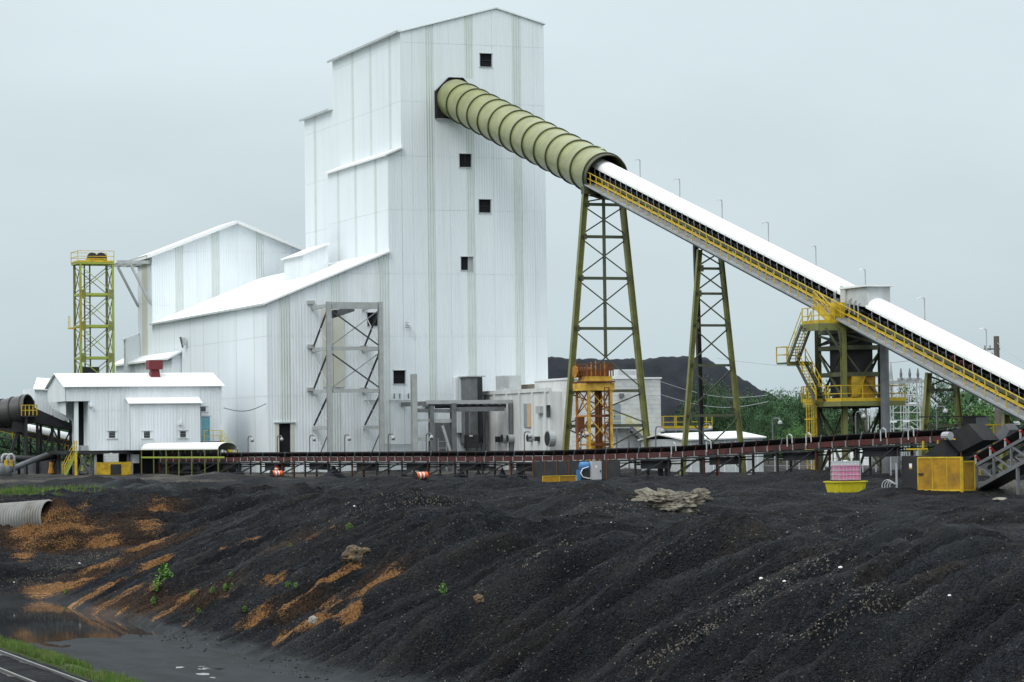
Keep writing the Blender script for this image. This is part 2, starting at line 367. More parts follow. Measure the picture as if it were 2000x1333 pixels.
for px, py, hz, rad in ((1150, 948, 1.15, 4.2), (1175, 985, 0.6, 3.0), (880, 985, 0.7, 3.6), (700, 965, 0.45, 4.5), (190, 930, 0.75, 6.0), (420, 925, 0.45, 6.0),
                        (330, 945, 0.6, 5.0), (600, 950, 0.35, 5.0), (1400, 922, 0.75, 7.0), (1560, 918, 0.9, 8.0), (1520, 1040, 0.7, 3.6), (1330, 1010, 0.6, 4.0),
                        (1680, 1050, 0.6, 3.6), (1850, 1010, 0.5, 4.0), (1020, 1010, 0.5, 3.0), (1720, 930, 0.4, 5.0), (1960, 990, 0.7, 4.0), (60, 925, 0.3, 5.0),
                        (250, 938, 0.6, 3.0), (500, 935, 0.4, 3.5), (760, 938, 0.4, 4.0), (950, 945, 0.5, 4.0), (1260, 930, 0.6, 4.5), (1480, 990, 0.5, 2.6), (1600, 985, 0.35, 3.0), (1400, 1060, 0.5, 2.4), (1250, 1040, 0.5, 2.4), (800, 1000, 0.45, 2.6), (500, 985, 0.5, 3.0)):
    p = at(px, py, z=hz); MOUNDS.append((p.x, p.y, hz, rad))
p = at(108, 1016, d=150.5); MOUNDS.append((p.x, p.y, 1.45, 2.2))
PADS = [(*at(px, py, z=0.0)[:2], r) for px, py, r in ((1850, 958, 2.6), (1664, 962, 2.2), (1750, 955, 2.0), (1164, 940, 1.6), (1092, 943, 1.6), (800, 1400, 0.1))]     # level standings for equipment
def height(u, v):
    u = np.asarray(u, float); v = np.asarray(v, float)
    uf = 27.6 + 2.2 * (fbm(v / 14.0, v * 0 + 3.0, 11) - 0.5) + 1.3 * (fbm(v / 2.6, u / 9.0, 29) - 0.5) + 1.2 * sstep(128, 140, v)
    g1 = 0.50 - 0.13 * sstep(95, 140, v)
    s1 = (u - uf) * g1
    s2 = np.minimum((v - 139 - 3.0 * (fbm(u / 7.0, v * 0 + 1.0, 12) - 0.5)) * 0.30, (u - 21.0) * 0.9)
    rise = np.maximum(s1, s2); k = 0.6
    rise = rise + k * np.maximum(0, 1 - np.abs(s1 - s2) / k) ** 2 * 0.25
    top = 4.72 + 0.9 * (fbm(v / 11.0, u / 16.0, 13) - 0.5) * (1 - sstep(150, 190, v))
    dlt = top - rise; kk = 0.9
    sat = np.where(dlt > kk, rise, np.where(dlt < -kk, top, rise - (kk - dlt) ** 2 / (4 * kk)))
    sat = np.maximum(sat, 0.0)
    near = 1 - sstep(175, 225, v)
    slope = sstep(0.1, 1.0, rise) * (1 - 0.80 * sstep(top + 0.1, top + 2.6, rise))
    q = v + 0.10 * (u - uf) + 1.1 * (fbm(u / 10.0, v / 10.0, 14, 2) - 0.5)
    # washed gullies: sharp valleys between rounded ribs, running down the bank
    n1 = vnoise(q / 2.3, u / 30.0, 15) * 0.88 + 0.12 * vnoise(q / 0.8, u / 6.0, 35); n2 = vnoise(q / 1.0 + 0.03 * u, u / 20.0, 18) * 0.88 + 0.12 * vnoise(q / 0.45, u / 4.0, 36)
    w1 = np.abs(2 * n1 - 1); w2 = np.abs(2 * n2 - 1)
    cut1 = np.exp(-(w1 / 0.13) ** 2); cut2 = np.exp(-(w2 / 0.16) ** 2)
    w3 = np.abs(2 * vnoise(q / 0.50 - 0.02 * u, u / 11.0, 19) - 1); w4 = vnoise(q / 0.30, u / 4.5, 17)
    lump = fbm(u / 0.7, v / 0.7, 16, 3)
    big = 0.50 + 1.0 * (1 - sstep(72, 125, v)); mid_ = 0.75 + 0.5 * vnoise(u / 9.0, v / 9.0, 23)
    z = POND_Z + 0.03 + sat
    w5 = np.abs(2 * vnoise(q / 0.33 + 0.03 * u, u / 8.0, 37) - 1); brk = vnoise(u / 2.4, q / 1.4, 38); amp3 = 0.35 + 1.3 * vnoise(u / 5.0, v / 3.0, 39)
    clod = np.abs(2 * fbm(u / 0.55, v / 0.55, 40, 3) - 1)
    z = z + slope * near * mid_ * (big * ((0.75 + 0.6 * brk) * (0.62 * (w1 - 0.35) - 0.80 * cut1) + 0.50 * (w2 - 0.35) - 0.62 * cut2)
                                   + amp3 * (0.58 * (w3 - 0.4) + 0.28 * (w5 - 0.4)) + 0.14 * (w4 - 0.5) + 0.20 * (lump - 0.5) + 0.22 * (clod - 0.3) + 0.1)
    yard = sstep(top - 0.6, top + 0.8, rise)
    z = z + yard * near * (1.15 * (fbm(u / 6.0, v / 6.0, 20) - 0.5) + 0.75 * (fbm(u / 1.8, v / 1.8, 21, 5) - 0.5))
    z = z + yard * (1 - near) * (0.75 * (fbm(u / 3.0, v / 3.0, 22) - 0.5) - 0.03) * (1 - sstep(250, 300, v))
    z = z + sstep(0.05, 0.6, rise) * near * 0.07 * (fbm(u / 0.45, v / 0.45, 24, 3) - 0.5) * 1.4
    wob = 1 + 0.5 * (fbm(u / 1.9, v / 1.9, 25, 3) - 0.5)
    for mx, my, mh, mrad in MOUNDS:
        r = np.sqrt((u - mx) ** 2 + ((v - my)) ** 2) / mrad * wob
        z = z + mh * np.clip(1 - r, 0, 1) ** 1.25
    for mx, my, mrad in PADS:
        w = 1 - sstep(mrad, mrad * 1.7, np.sqrt((u - mx) ** 2 + (v - my) ** 2)); z = z * (1 - w) + w * (-0.02 + 0.12 * (z - np.clip(z, -0.3, 0.3)))
    flat = (1 - sstep(0.0, 0.35, rise))
    z = z + flat * (0.17 * (fbm(u / 2.2, v / 5.0, 26) - 0.42) + 0.05 * (fbm(u / 0.5, v / 0.9, 27) - 0.5))
    z = z - flat * 0.22 * sstep(110, 117, v + 5 * (fbm(u / 4.0, v / 6.0, 28) - 0.5)) * sstep(19.8, 21.5, u)
    z = np.where(u < 21.2, z + flat * 0.22 * (1 - sstep(19.6, 21.2, u)), z)
    return z
def hgt(x, y): return float(height(np.array([x]), np.array([y]))[0])
def ground_hit(px, py, d0=58.0, d1=330.0):
    r = ray(px, py); t = np.arange(d0, d1, 0.8)
    k = max(1, int(np.argmax(CP.z + r.z * t < height(r.x * t, r.y * t)))); t = np.linspace(t[k - 1], t[k], 14)
    x, y, z = r.x * t, r.y * t, CP.z + r.z * t
    k = np.argmax(z < height(x, y))
    return Vector((x[k], y[k], float(height(x[k:k + 1], y[k:k + 1])[0])))

def graded(lo, hi, step, far_lo, far_hi, grow=1.07):
    mid = list(np.arange(lo, hi + 1e-6, step)); a = [lo]; s = step
    while a[-1] > far_lo: s *= grow; a.append(a[-1] - s)
    b = [mid[-1]]; s = step
    while b[-1] < far_hi: s *= grow; b.append(b[-1] + s)
    return np.array(a[:0:-1] + mid + b[1:])
GU, GV = graded(20.0, 64.0, 0.15, -700, 1200, 1.045), graded(62.0, 166.0, 0.17, -150, 1500, 1.02)
UU, VV = np.meshgrid(GU, GV, indexing='ij'); ZZ = height(UU, VV)

def seg_mask(pts, width):
    """soft mask of a band along a polyline laid on the ground (x, y), width in metres"""
    m = np.zeros_like(UU); k = width * 3
    for a, b in zip(pts, pts[1:]):
        ax, ay, bx, by = a.x, a.y, b.x, b.y; L2 = (bx - ax) ** 2 + (by - ay) ** 2 + 1e-9
        i0, i1 = np.searchsorted(GU, (min(ax, bx) - k, max(ax, bx) + k)); j0, j1 = np.searchsorted(GV, (min(ay, by) - k, max(ay, by) + k)); w = (slice(i0, i1 + 1), slice(j0, j1 + 1))
        uu, vv = UU[w], VV[w]; t = np.clip(((uu - ax) * (bx - ax) + (vv - ay) * (by - ay)) / L2, 0, 1)
        m[w] = np.maximum(m[w], np.exp(-((uu - ax - t * (bx - ax)) ** 2 + (vv - ay - t * (by - ay)) ** 2) / width ** 2))
    return m
def lay(pts): return [ground_hit(*p) for p in pts]
_rag = fbm(UU / 4.0, (VV + 0.10 * UU) / 0.42, 31, 3); _rag2 = fbm(UU / 3.0, VV / 3.0, 32, 4)
orange = np.zeros_like(UU)
for pts, wd, amt in (([(70, 1158), (180, 1118), (335, 1048)], 0.75, 1.0), ([(100, 1150), (220, 1095)], 0.5, 0.7), ([(148, 1178), (225, 1140), (308, 1104)], 0.8, 1.0), ([(190, 1188), (260, 1150)], 0.5, 0.8),
                     ([(238, 1192), (300, 1152)], 0.38, 0.85), ([(312, 1206), (372, 1172)], 0.4, 0.8), ([(372, 1212), (440, 1172), (540, 1126)], 0.36, 0.95),
                     ([(498, 1222), (600, 1166), (690, 1130)], 0.42, 1.1), ([(552, 1250), (620, 1210), (684, 1190)], 0.34, 1.1), ([(640, 1192), (766, 1124)], 0.38, 1.1), ([(555, 1195), (640, 1150)], 0.25, 0.9),
                     ([(460, 1222), (520, 1190)], 0.2, 0.7), ([(440, 1075), (500, 1050)], 0.3, 0.5),
                     ([(55, 1050), (95, 1025)], 1.0, 0.75), ([(45, 1085), (60, 1070)], 0.6, 0.6), ([(120, 1040), (150, 1015)], 0.95, 0.95), ([(178, 1062), (215, 1045)], 0.6, 0.8), ([(290, 1020), (312, 1000)], 0.8, 0.6), ([(145, 992), (165, 986)], 0.5, 0.5),
                     ([(610, 1050), (635, 1040)], 0.6, 0.5)):
    orange = np.maximum(orange, amt * seg_mask(lay(pts), wd))
stain = np.zeros_like(UU)
for pts, wd, amt in (([(40, 1040), (150, 1020), (210, 1050)], 2.6, 0.8), ([(90, 1150), (340, 1050)], 1.7, 0.75), ([(240, 1030), (330, 1000)], 1.8, 0.6), ([(180, 1180), (420, 1170)], 1.5, 0.6), ([(500, 1215), (760, 1130)], 1.3, 0.6), ([(560, 1060), (650, 1040)], 1.2, 0.5)):
    stain = np.maximum(stain, amt * seg_mask(lay(pts), wd))
stain = np.clip(stain * (0.25 + 1.5 * _rag2), 0, 1)
orange = np.clip(orange * 1.15 * (2.6 * _rag - 0.45), 0, 1)
gravel = np.zeros_like(UU)
for pts, wd, amt in (([(1290, 1295), (1400, 1225), (1500, 1165), (1610, 1125)], 0.55, 1.0), ([(1500, 1150), (1590, 1130)], 0.5, 1.0), ([(1560, 1260), (1680, 1190)], 0.5, 0.6), ([(1640, 1160), (1710, 1150)], 0.4, 0.8), ([(1720, 1180), (1790, 1170)], 0.35, 0.7),
                     ([(1030, 1100), (1100, 1060)], 0.14, 0.9), ([(200, 1090), (60, 1130)], 1.2, 0.35), ([(700, 1000), (900, 985)], 1.5, 0.25), ([(1180, 1000), (1300, 990)], 1.2, 0.35)):
    gravel = np.maximum(gravel, amt * seg_mask(lay(pts), wd))
gravel = np.clip(gravel * (2.4 * _rag - 0.5) * 0.9, 0, 1)
_rise = ZZ - POND_Z
mud = np.clip((1 - sstep(0.12, 0.5, _rise)) * (UU > 19.6) * (VV < 175), 0, 1)
for pts, wd, amt in (([(190, 948), (330, 962)], 1.6, 0.8), ([(470, 975), (560, 975)], 1.4, 0.8), ([(1720, 1040), (1880, 1070)], 1.3, 0.6), ([(1050, 955), (1350, 965)], 2.0, 0.35), ([(560, 940), (900, 960)], 2.5, 0.35), ([(1450, 1015), (1560, 1040)], 0.8, 0.5)):
    mud = np.maximum(mud, amt * seg_mask(lay(pts), wd))
yardtan = np.clip(sstep(195, 215, VV) * (0.35 + 0.9 * (_rag2 - 0.35)), 0, 1) * (1 - sstep(330, 360, VV))
for pts, wd, amt in (([(360, 922), (620, 930)], 4.0, 0.9), ([(1970, 945), (2060, 955)], 3.0, 1.0)):
    yardtan = np.maximum(yardtan, amt * seg_mask(lay(pts), wd) * (0.4 + 0.8 * _rag2))
green = np.maximum(sstep(345, 375, VV), np.maximum(sstep(110, 190, UU - 0.22 * VV), 0) * 0)
green = np.maximum(green, sstep(120, 145, UU - 0.25 * VV))
green = np.maximum(green, (1 - sstep(19.6, 21.3, UU + 1.2 * (_rag2 - 0.5))) * sstep(19.15, 19.3, UU))
green = np.maximum(green, 1 - sstep(8, 13, UU + 3 * _rag2))
green = np.maximum(green, 0.9 * seg_mask(lay([(0, 965), (60, 965)]), 2.2) * (_rag2 > 0.42))

nu, nv = len(GU), len(GV)
gm = bpy.data.meshes.new('ground'); gm.vertices.add(nu * nv)
gm.vertices.foreach_set('co', np.stack([UU, VV, ZZ], -1).astype(np.float32).ravel())
ii, jj = np.meshgrid(np.arange(nu - 1), np.arange(nv - 1), indexing='ij'); k0 = (ii * nv + jj).ravel()
quads = np.stack([k0, k0 + nv, k0 + nv + 1, k0 + 1], -1).astype(np.int32)
gm.loops.add(quads.size); gm.loops.foreach_set('vertex_index', quads.ravel())
gm.polygons.add(len(quads)); gm.polygons.foreach_set('loop_start', np.arange(0, quads.size, 4, dtype=np.int32)); gm.polygons.foreach_set('loop_total', np.full(len(quads), 4, np.int32))
gm.polygons.foreach_set('use_smooth', np.ones(len(quads), bool)); gm.update(); gm.validate()
for nm, arr in (('orange', orange), ('stain', stain), ('gravel', gravel), ('mud', mud), ('yardtan', yardtan), ('green', green)):
    at_ = gm.attributes.new(nm, 'FLOAT', 'POINT'); at_.data.foreach_set('value', arr.astype(np.float32).ravel())
ground = bpy.data.objects.new('ground', gm); C.objects.link(ground); ground['kind'] = 'structure'

def ground_material():
    m = bpy.data.materials.new('coal_ground'); m.use_nodes = True; n, l = m.node_tree.nodes, m.node_tree.links; b = n['Principled BSDF']
    geo = n.new('ShaderNodeNewGeometry'); pos = geo.outputs['Position']
    def noise(scale, detail=6, rough=0.6, stretch=None):
        t = n.new('ShaderNodeTexNoise'); t.inputs['Scale'].default_value = scale; t.inputs['Detail'].default_value = detail; t.inputs['Roughness'].default_value = rough
        if stretch:
            mp = n.new('ShaderNodeMapping'); mp.inputs['Scale'].default_value = stretch; l.new(pos, mp.inputs[0]); l.new(mp.outputs[0], t.inputs['Vector'])
        else: l.new(pos, t.inputs['Vector'])
        return t.outputs['Fac']
    def ramp(fac, a, ca, bb, cb):
        r = n.new('ShaderNodeValToRGB'); r.color_ramp.elements[0].position = a; r.color_ramp.elements[0].color = (*ca, 1); r.color_ramp.elements[1].position = bb; r.color_ramp.elements[1].color = (*cb, 1)
        l.new(fac, r.inputs[0]); return r.outputs[0]
    def mixc(fac, c0, c1):
        x = n.new('ShaderNodeMix'); x.data_type = 'RGBA'; l.new(fac, x.inputs['Factor']); l.new(c0, x.inputs[6]); l.new(c1, x.inputs[7]); return x.outputs[2]
    def attr(nm):
        a = n.new('ShaderNodeAttribute'); a.attribute_name = nm; return a.outputs['Fac']
    def edge(fac, fine, lo=0.35, hi=0.65):
        """mask broken up by fine noise"""
        s = n.new('ShaderNodeMath'); s.operation = 'ADD'; l.new(fac, s.inputs[0])
        t = n.new('ShaderNodeMath'); t.operation = 'MULTIPLY_ADD'; t.inputs[1].default_value = 0.9; t.inputs[2].default_value = -0.45; l.new(fine, t.inputs[0]); l.new(t.outputs[0], s.inputs[1])
        r = n.new('ShaderNodeMapRange'); r.inputs[1].default_value = lo; r.inputs[2].default_value = hi; l.new(s.outputs[0], r.inputs[0]); return r.outputs[0]
    fine = noise(5.0, 8, 0.75); mid = noise(0.7, 6, 0.6); grit = noise(18.0, 4, 0.8)
    def cells(scale):
        """loose pieces: a random value and a domed height for every piece"""
        t = n.new('ShaderNodeTexVoronoi'); t.inputs['Scale'].default_value = scale; t.inputs['Randomness'].default_value = 1.0; l.new(pos, t.inputs['Vector'])
        sp = n.new('ShaderNodeSeparateColor'); l.new(t.outputs['Color'], sp.inputs[0]); return sp.outputs[0], sp.outputs[1], t.outputs['Distance']
    def math_(op, a_, b_=None, c_=None):
        t = n.new('ShaderNodeMath'); t.operation = op
        for k, x in enumerate((a_, b_, c_)):
            if x is None: continue
            if isinstance(x, (int, float)): t.inputs[k].default_value = x
            else: l.new(x, t.inputs[k])
        return t.outputs[0]
    r1, r1b, d1 = cells(21.0); r2, r2b, d2 = cells(5.0); r3, r3b, d3 = cells(30.0); wash = noise(0.9, 6, 0.6, (0.16, 1.5, 0.3))
    mixr = math_('MULTIPLY_ADD', r1, 0.40, math_('MULTIPLY_ADD', wash, 0.45, math_('MULTIPLY', fine, 0.30)))
    coal = ramp(mixr, 0.28, (0.0035, 0.0040, 0.0050), 0.85, (0.029, 0.033, 0.040))
    brown = ramp(mixr, 0.28, (0.0075, 0.0062, 0.0052), 0.85, (0.048, 0.040, 0.033))
    bf = n.new('ShaderNodeMapRange'); bf.inputs[1].default_value = 0.46; bf.inputs[2].default_value = 0.70; bf.inputs[4].default_value = 0.85; l.new(math_('MULTIPLY_ADD', mid, 0.5, math_('MULTIPLY', wash, 0.5)), bf.inputs[0])
    c = mixc(bf.outputs[0], coal, brown)
    tone = n.new('ShaderNodeMapRange'); tone.inputs[1].default_value = 0.32; tone.inputs[2].default_value = 0.68; tone.inputs[3].default_value = 0.50; tone.inputs[4].default_value = 1.65; l.new(noise(0.28, 5, 0.6, (0.6, 1.3, 0.6)), tone.inputs[0])
    vs_ = n.new('ShaderNodeVectorMath'); vs_.operation = 'SCALE'; l.new(c, vs_.inputs[0]); l.new(tone.outputs[0], vs_.inputs['Scale']); c = vs_.outputs[0]
    mudc = ramp(noise(0.8, 7, 0.65, (1.0, 0.35, 1.0)), 0.3, (0.004, 0.0055, 0.007), 0.78, (0.021, 0.026, 0.030))
    mudf = edge(attr('mud'), fine, 0.3, 0.75); c = mixc(mudf, c, mudc)
    comb = noise(2.2, 4, 0.6, (0.10, 1.7, 0.25))
    def pieces(msk, rnd_, lo, hi):
        """share of the pieces that are of the other stuff grows with the mask"""
        return math_('MINIMUM', math_('MAXIMUM', math_('MULTIPLY', math_('ADD', math_('ADD', msk, math_('MULTIPLY_ADD', rnd_, 0.40, -0.20)), math_('MULTIPLY_ADD', fine, 0.5, -0.25 - lo)), 1.0 / (hi - lo)), 0.0), 1.0)
    stc = ramp(mixr, 0.25, (0.018, 0.011, 0.006), 0.8, (0.095, 0.050, 0.024)); c = mixc(pieces(attr('stain'), r1, 0.25, 1.0), c, stc)
    orc = ramp(math_('MULTIPLY_ADD', noise(1.1, 8, 0.7, (0.5, 1.8, 1.0)), 0.6, math_('MULTIPLY', r1, 0.4)), 0.3, (0.11, 0.050, 0.018), 0.72, (0.36, 0.190, 0.078))
    omask = math_('MULTIPLY', attr('orange'), math_('MINIMUM', math_('MAXIMUM', math_('MULTIPLY_ADD', comb, 4.0, -1.15), 0.40), 1.15))
    c = mixc(pieces(omask, r1, 0.30, 0.75), c, orc)
    pale = ramp(r1b, 0.1, (0.05, 0.046, 0.042), 0.95, (0.24, 0.21, 0.17))
    pth = math_('SUBTRACT', 0.994, math_('MULTIPLY', attr('gravel'), 0.55)); notmud = math_('SUBTRACT', 1.0, mudf)
    c = mixc(math_('MULTIPLY', math_('GREATER_THAN', r1, pth), math_('MULTIPLY', notmud, 0.8)), c, pale)
    c = mixc(math_('MULTIPLY', math_('GREATER_THAN', r3, 0.986), math_('MULTIPLY', notmud, 0.5)), c, ramp(r3b, 0.2, (0.06, 0.058, 0.055), 0.9, (0.20, 0.18, 0.15)))
    tan = ramp(fine, 0.3, (0.07, 0.065, 0.058), 0.7, (0.19, 0.172, 0.15)); c = mixc(edge(attr('yardtan'), fine, 0.3, 0.8), c, tan)
    grn = ramp(fine, 0.3, (0.030, 0.05, 0.012), 0.7, (0.085, 0.12, 0.03)); c = mixc(edge(attr('green'), fine, 0.3, 0.7), c, grn)
    l.new(c, b.inputs['Base Color']); b.inputs['Roughness'].default_value = 0.85
    rr = n.new('ShaderNodeMapRange'); rr.inputs[3].default_value = 0.80; rr.inputs[4].default_value = 0.62; l.new(mudf, rr.inputs[0]); l.new(rr.outputs[0], b.inputs['Roughness'])
    b.inputs['Specular IOR Level'].default_value = 0.10
    hsum = math_('ADD', math_('MULTIPLY_ADD', d1, -0.5, math_('MULTIPLY', d2, -0.35)), math_('MULTIPLY', fine, 1.0))
    bs = n.new('ShaderNodeMapRange'); bs.inputs[3].default_value = 1.0; bs.inputs[4].default_value = 0.10; l.new(mudf, bs.inputs[0])
    bp = n.new('ShaderNodeBump'); bp.inputs['Distance'].default_value = 0.15; l.new(bs.outputs[0], bp.inputs['Strength']); l.new(hsum, bp.inputs['Height']); l.new(bp.outputs[0], b.inputs['Normal'])
    return m
gm.materials.append(ground_material())

def water_material():
    m = bpy.data.materials.new('pond_water'); m.use_nodes = True; n, l = m.node_tree.nodes, m.node_tree.links; b = n['Principled BSDF']; MATS['pond_water'] = m
    b.inputs['Base Color'].default_value = (0.022, 0.026, 0.028, 1); b.inputs['Roughness'].default_value = 0.04; b.inputs['IOR'].default_value = 1.33; b.inputs['Specular IOR Level'].default_value = 0.5
    geo = n.new('ShaderNodeNewGeometry'); t = n.new('ShaderNodeTexNoise'); t.inputs['Scale'].default_value = 2.5; t.inputs['Detail'].default_value = 3; l.new(geo.outputs['Position'], t.inputs['Vector'])
    bp = n.new('ShaderNodeBump'); bp.inputs['Strength'].default_value = 0.03; bp.inputs['Distance'].default_value = 0.03; l.new(t.outputs['Fac'], bp.inputs['Height']); l.new(bp.outputs[0], b.inputs['Normal'])
water_material()
structure('pond_water', MB().poly([(19.9, 55, POND_Z), (33, 55, POND_Z), (33, 150, POND_Z), (19.9, 150, POND_Z)]), 'pond_water')

# the far stockpile behind the block building
def stockpile():
    base = at(1270, 850, d=345); cx, cy = base.x, base.y
    n1, n2 = 150, 70
    U, V = _r0, _f0
    L, W, H = 21.0, 22.0, 12.6
    mb = MB()
    aa = np.linspace(-1.75, 1.25, n1); bb = np.linspace(-1.25, 1.25, n2)
    A, B = np.meshgrid(aa, bb, indexing='ij')
    X = cx + U.x * A * L + V.x * B * W; Y = cy + U.y * A * L + V.y * B * W
    dist = np.maximum(np.maximum(np.abs(A + 0.35) * L - 7.0 - 0.35 * L, np.abs(B) * W - 4.0), 0.0)
    prof = H - 0.0 - dist * 0.70
    ridge = 0.7 * (fbm(A * L / 3.2, B * W / 9.0, 41) - 0.5) * 2
    Zp = prof + ridge * sstep(0.5, 4, prof) + 0.5 * (fbm(A * L / 1.0, B * W / 2.0, 43) - 0.5)
    Zp = np.maximum(Zp, -0.6)
    mb.v = [(float(x), float(y), float(z)) for x, y, z in zip(X.ravel(), Y.ravel(), Zp.ravel())]
    for i in range(n1 - 1):
        for j in range(n2 - 1): k = i * n2 + j; mb.f.append((k, k + n2, k + n2 + 1, k + 1))
    structure('coal_stockpile', mb, 'pile_coal', smooth=True)
stockpile()

# the railway in the lower left
def railway():
    t = thing('railway_track', 'railway track with two steel rails beside the muddy pond', 'railway track', (17.97, 90, -4.6))
    y0, y1 = 40, 260
    MB().prism_y([(15.6, -4.9), (19.75, -4.9), (19.35, -4.52), (16.1, -4.52)], y0, y1).build('ballast_bed', 'ballast', t)
    for x in (17.25, 18.70):
        MB().prism_y([(x - .07, -4.53), (x + .07, -4.53), (x + .07, -4.505), (x + .014, -4.48), (x + .014, -4.41), (x + .037, -4.395), (x + .037, -4.35), (x - .037, -4.35), (x - .037, -4.395), (x - .014, -4.41), (x - .014, -4.48), (x - .07, -4.505)], y0, y1).build('rail', 'rail_steel', t)
    y = 80.0
    while y < 112:
        boxp('sleeper', 16.7, 19.25, y, y + .22, -4.6, -4.512, 'ballast', t); y += 0.55
railway()

# ------------------------------------------------------------------ the white preparation plant
V0 = 252.0
UA0 = at(784, 300, v=V0).x; UA1 = at(1066, 400, v=V0).x; ZAL = at(783, 62, v=V0).z; ZAR = at(1062, 48, v=V0).z
PR = at(968, 17, v=V0); VA1 = at(651, 300, u=UA0).y; VB1 = at(596, 400, u=UA0).y; ZB = at(648, 214, u=UA0).z
PC = at(757, 302, v=V0); UC = PC.x; ZC0 = PC.z; ZC1 = at(787, 289, v=V0).z; VC1 = at(641, 400, u=UC).y
PD = at(520, 594, v=V0); UD = PD.x; ZD0 = PD.z; ZD1 = at(757, 493, v=V0).z; VE = at(300, 628, u=UD).y
ROWS = [0.0] + [at(800, y, v=V0).z for y in (772, 657, 535, 410, 305, 198, 83, -30)]
plant = thing('preparation_plant', 'tall white corrugated coal preparation tower with stepped side bays', 'building', (UA0, V0, 0))
G = 0.30      # depth of the cladding cavity
def wpx(p, y=500): return at(p, y, v=V0).x
holes_front = []
for x0, y0, x1, y1 in ((937, 105, 961, 131), (897, 301, 921, 327), (935, 390, 959, 416), (900, 502, 924, 528), (717, 611, 743, 637), (768, 724, 792, 750)):
    a, b, z0, z1 = rect(x0, y0, x1, y1, V0); holes_front.append((a, b, z0, z1))
DOORF = rect(545, 828, 567, 885, V0); DOORF = (DOORF[0], DOORF[1], 0.6, DOORF[3])
tube_c = at(889, 193, v=V0); TUBE_R = 1.90
HOUSE = (tube_c.x - 2.0, tube_c.x + 2.05, tube_c.z - 2.05, tube_c.z + 2.0)      # the opening the tube runs into
def cols_from(pxs, y, lo, hi, strips, m, m_strip='fiberglass'):
    """sheet columns from photo positions of their joints; strips: indices of the translucent columns"""
    xs = [lo] + [wpx(p, y) for p in pxs] + [hi]; out = []
    for i, (a, b) in enumerate(zip(xs, xs[1:])):
        s = i in strips; out.append((a, b, m_strip if s else m, 'translucent_strip' if s else 'wall_panel'))
    return out
# cores
MB().prism_y([(UA0 + G, 0), (UA1 - .05, 0), (UA1 - .05, ZAR - .3), (PR.x, PR.z - .3), (UA0 + G, ZAL - .3)], V0 + G, VA1).build('wall', 'white_sheet', plant)
MB().box(UA0 + G, UA1 - 2, VA1, VB1, 0, ZB - .3).build('wall', 'white_sheet_side', plant)
MB().prism_y([(UC + G, 0), (UA0 + G, 0), (UA0 + G, ZC1 - .3), (UC + G, ZC0 - .3)], V0 + G, VC1).build('wall', 'white_sheet_side', plant)
MB().prism_y([(UD + G, 0), (UC + G, 0), (UC + G, ZD1 - .3), (UD + G, ZD0 - .3)], V0 + G, VE).build('wall', 'white_sheet_side', plant)
# cladding
allh = holes_front + [DOORF, (HOUSE[0], HOUSE[1], HOUSE[2], HOUSE[3])]
panel_wall(plant, 'y', V0, [(UA0, 0), (UA1, 0), (UA1, ZAR), (PR.x, PR.z), (UA0, ZAL)], cols_from((808, 836, 850, 880, 912, 928, 965, 1005, 1021, 1045), 450, UA0, UA1, (2, 5, 8), 'white_sheet'), ROWS, allh, 0.06)
panel_wall(plant, 'y', V0, [(UC, 0), (UA0, 0), (UA0, ZC1), (UC, ZC0)], [(UC, UA0 - .01, 'white_sheet', None)], ROWS, allh, 0.06)
ROWS_D = [0.0, ROWS[1], ROWS[2], ROWS[3], ROWS[4]]
panel_wall(plant, 'y', V0, [(UD, 0), (UC, 0), (UC, ZD1), (UD, ZD0)], cols_from((547, 567, 590, 620, 648, 665, 700, 742), 720, UD, UC - .01, (1, 5, 8), 'white_sheet_low'), ROWS_D, allh, 0.06)
def side_cols(u, pxs, y, lo, hi, wid, m='white_sheet_side'):
    """columns on a side wall with narrow translucent strips at photo positions"""
    cs = []; c = lo
    for p in sorted(at(p, y, u=u).y for p in pxs):
        cs.append((c, p - wid / 2, m, None)); cs.append((p - wid / 2, p + wid / 2, 'fiberglass', 'translucent_strip')); c = p + wid / 2
    cs.append((c, hi, m, None)); return cs
panel_wall(plant, 'x', UA0, [(V0, ZC0 - 3), (VA1, ZC0 - 3), (VA1, ZAL), (V0, ZAL)], side_cols(UA0, (762, 724, 689), 200, V0 + .01, VA1, 0.7), ROWS[4:], [], 0.06)
panel_wall(plant, 'x', UA0, [(VA1, 0), (VB1, 0), (VB1, ZB), (VA1, ZB)], side_cols(UA0, (616,), 350, VA1 + .01, VB1, 0.8), ROWS, [], 0.06)
panel_wall(plant, 'x', UC, [(V0, ZD1 - 1.5), (VC1, ZD1 - 1.5), (VC1, ZC0), (V0, ZC0)], side_cols(UC, (734, 695, 661), 420, V0 + .01, VC1, 0.75), ROWS[2:], [], 0.06)
panel_wall(plant, 'x', UD, [(V0, 0), (VE, 0), (VE, ZD0), (V0, ZD0)], side_cols(UD, (497, 462, 427, 398, 372, 341, 312), 720, V0 + .01, VE, 0.26), ROWS_D, [], 0.06)
panel_wall(plant, 'x', UA0, [(VC1, 0), (VA1, 0), (VA1, ZC0 - 3), (VC1, ZC0 - 3)], [(VC1, VA1, 'white_sheet_side', None)], ROWS, [], 0.05)
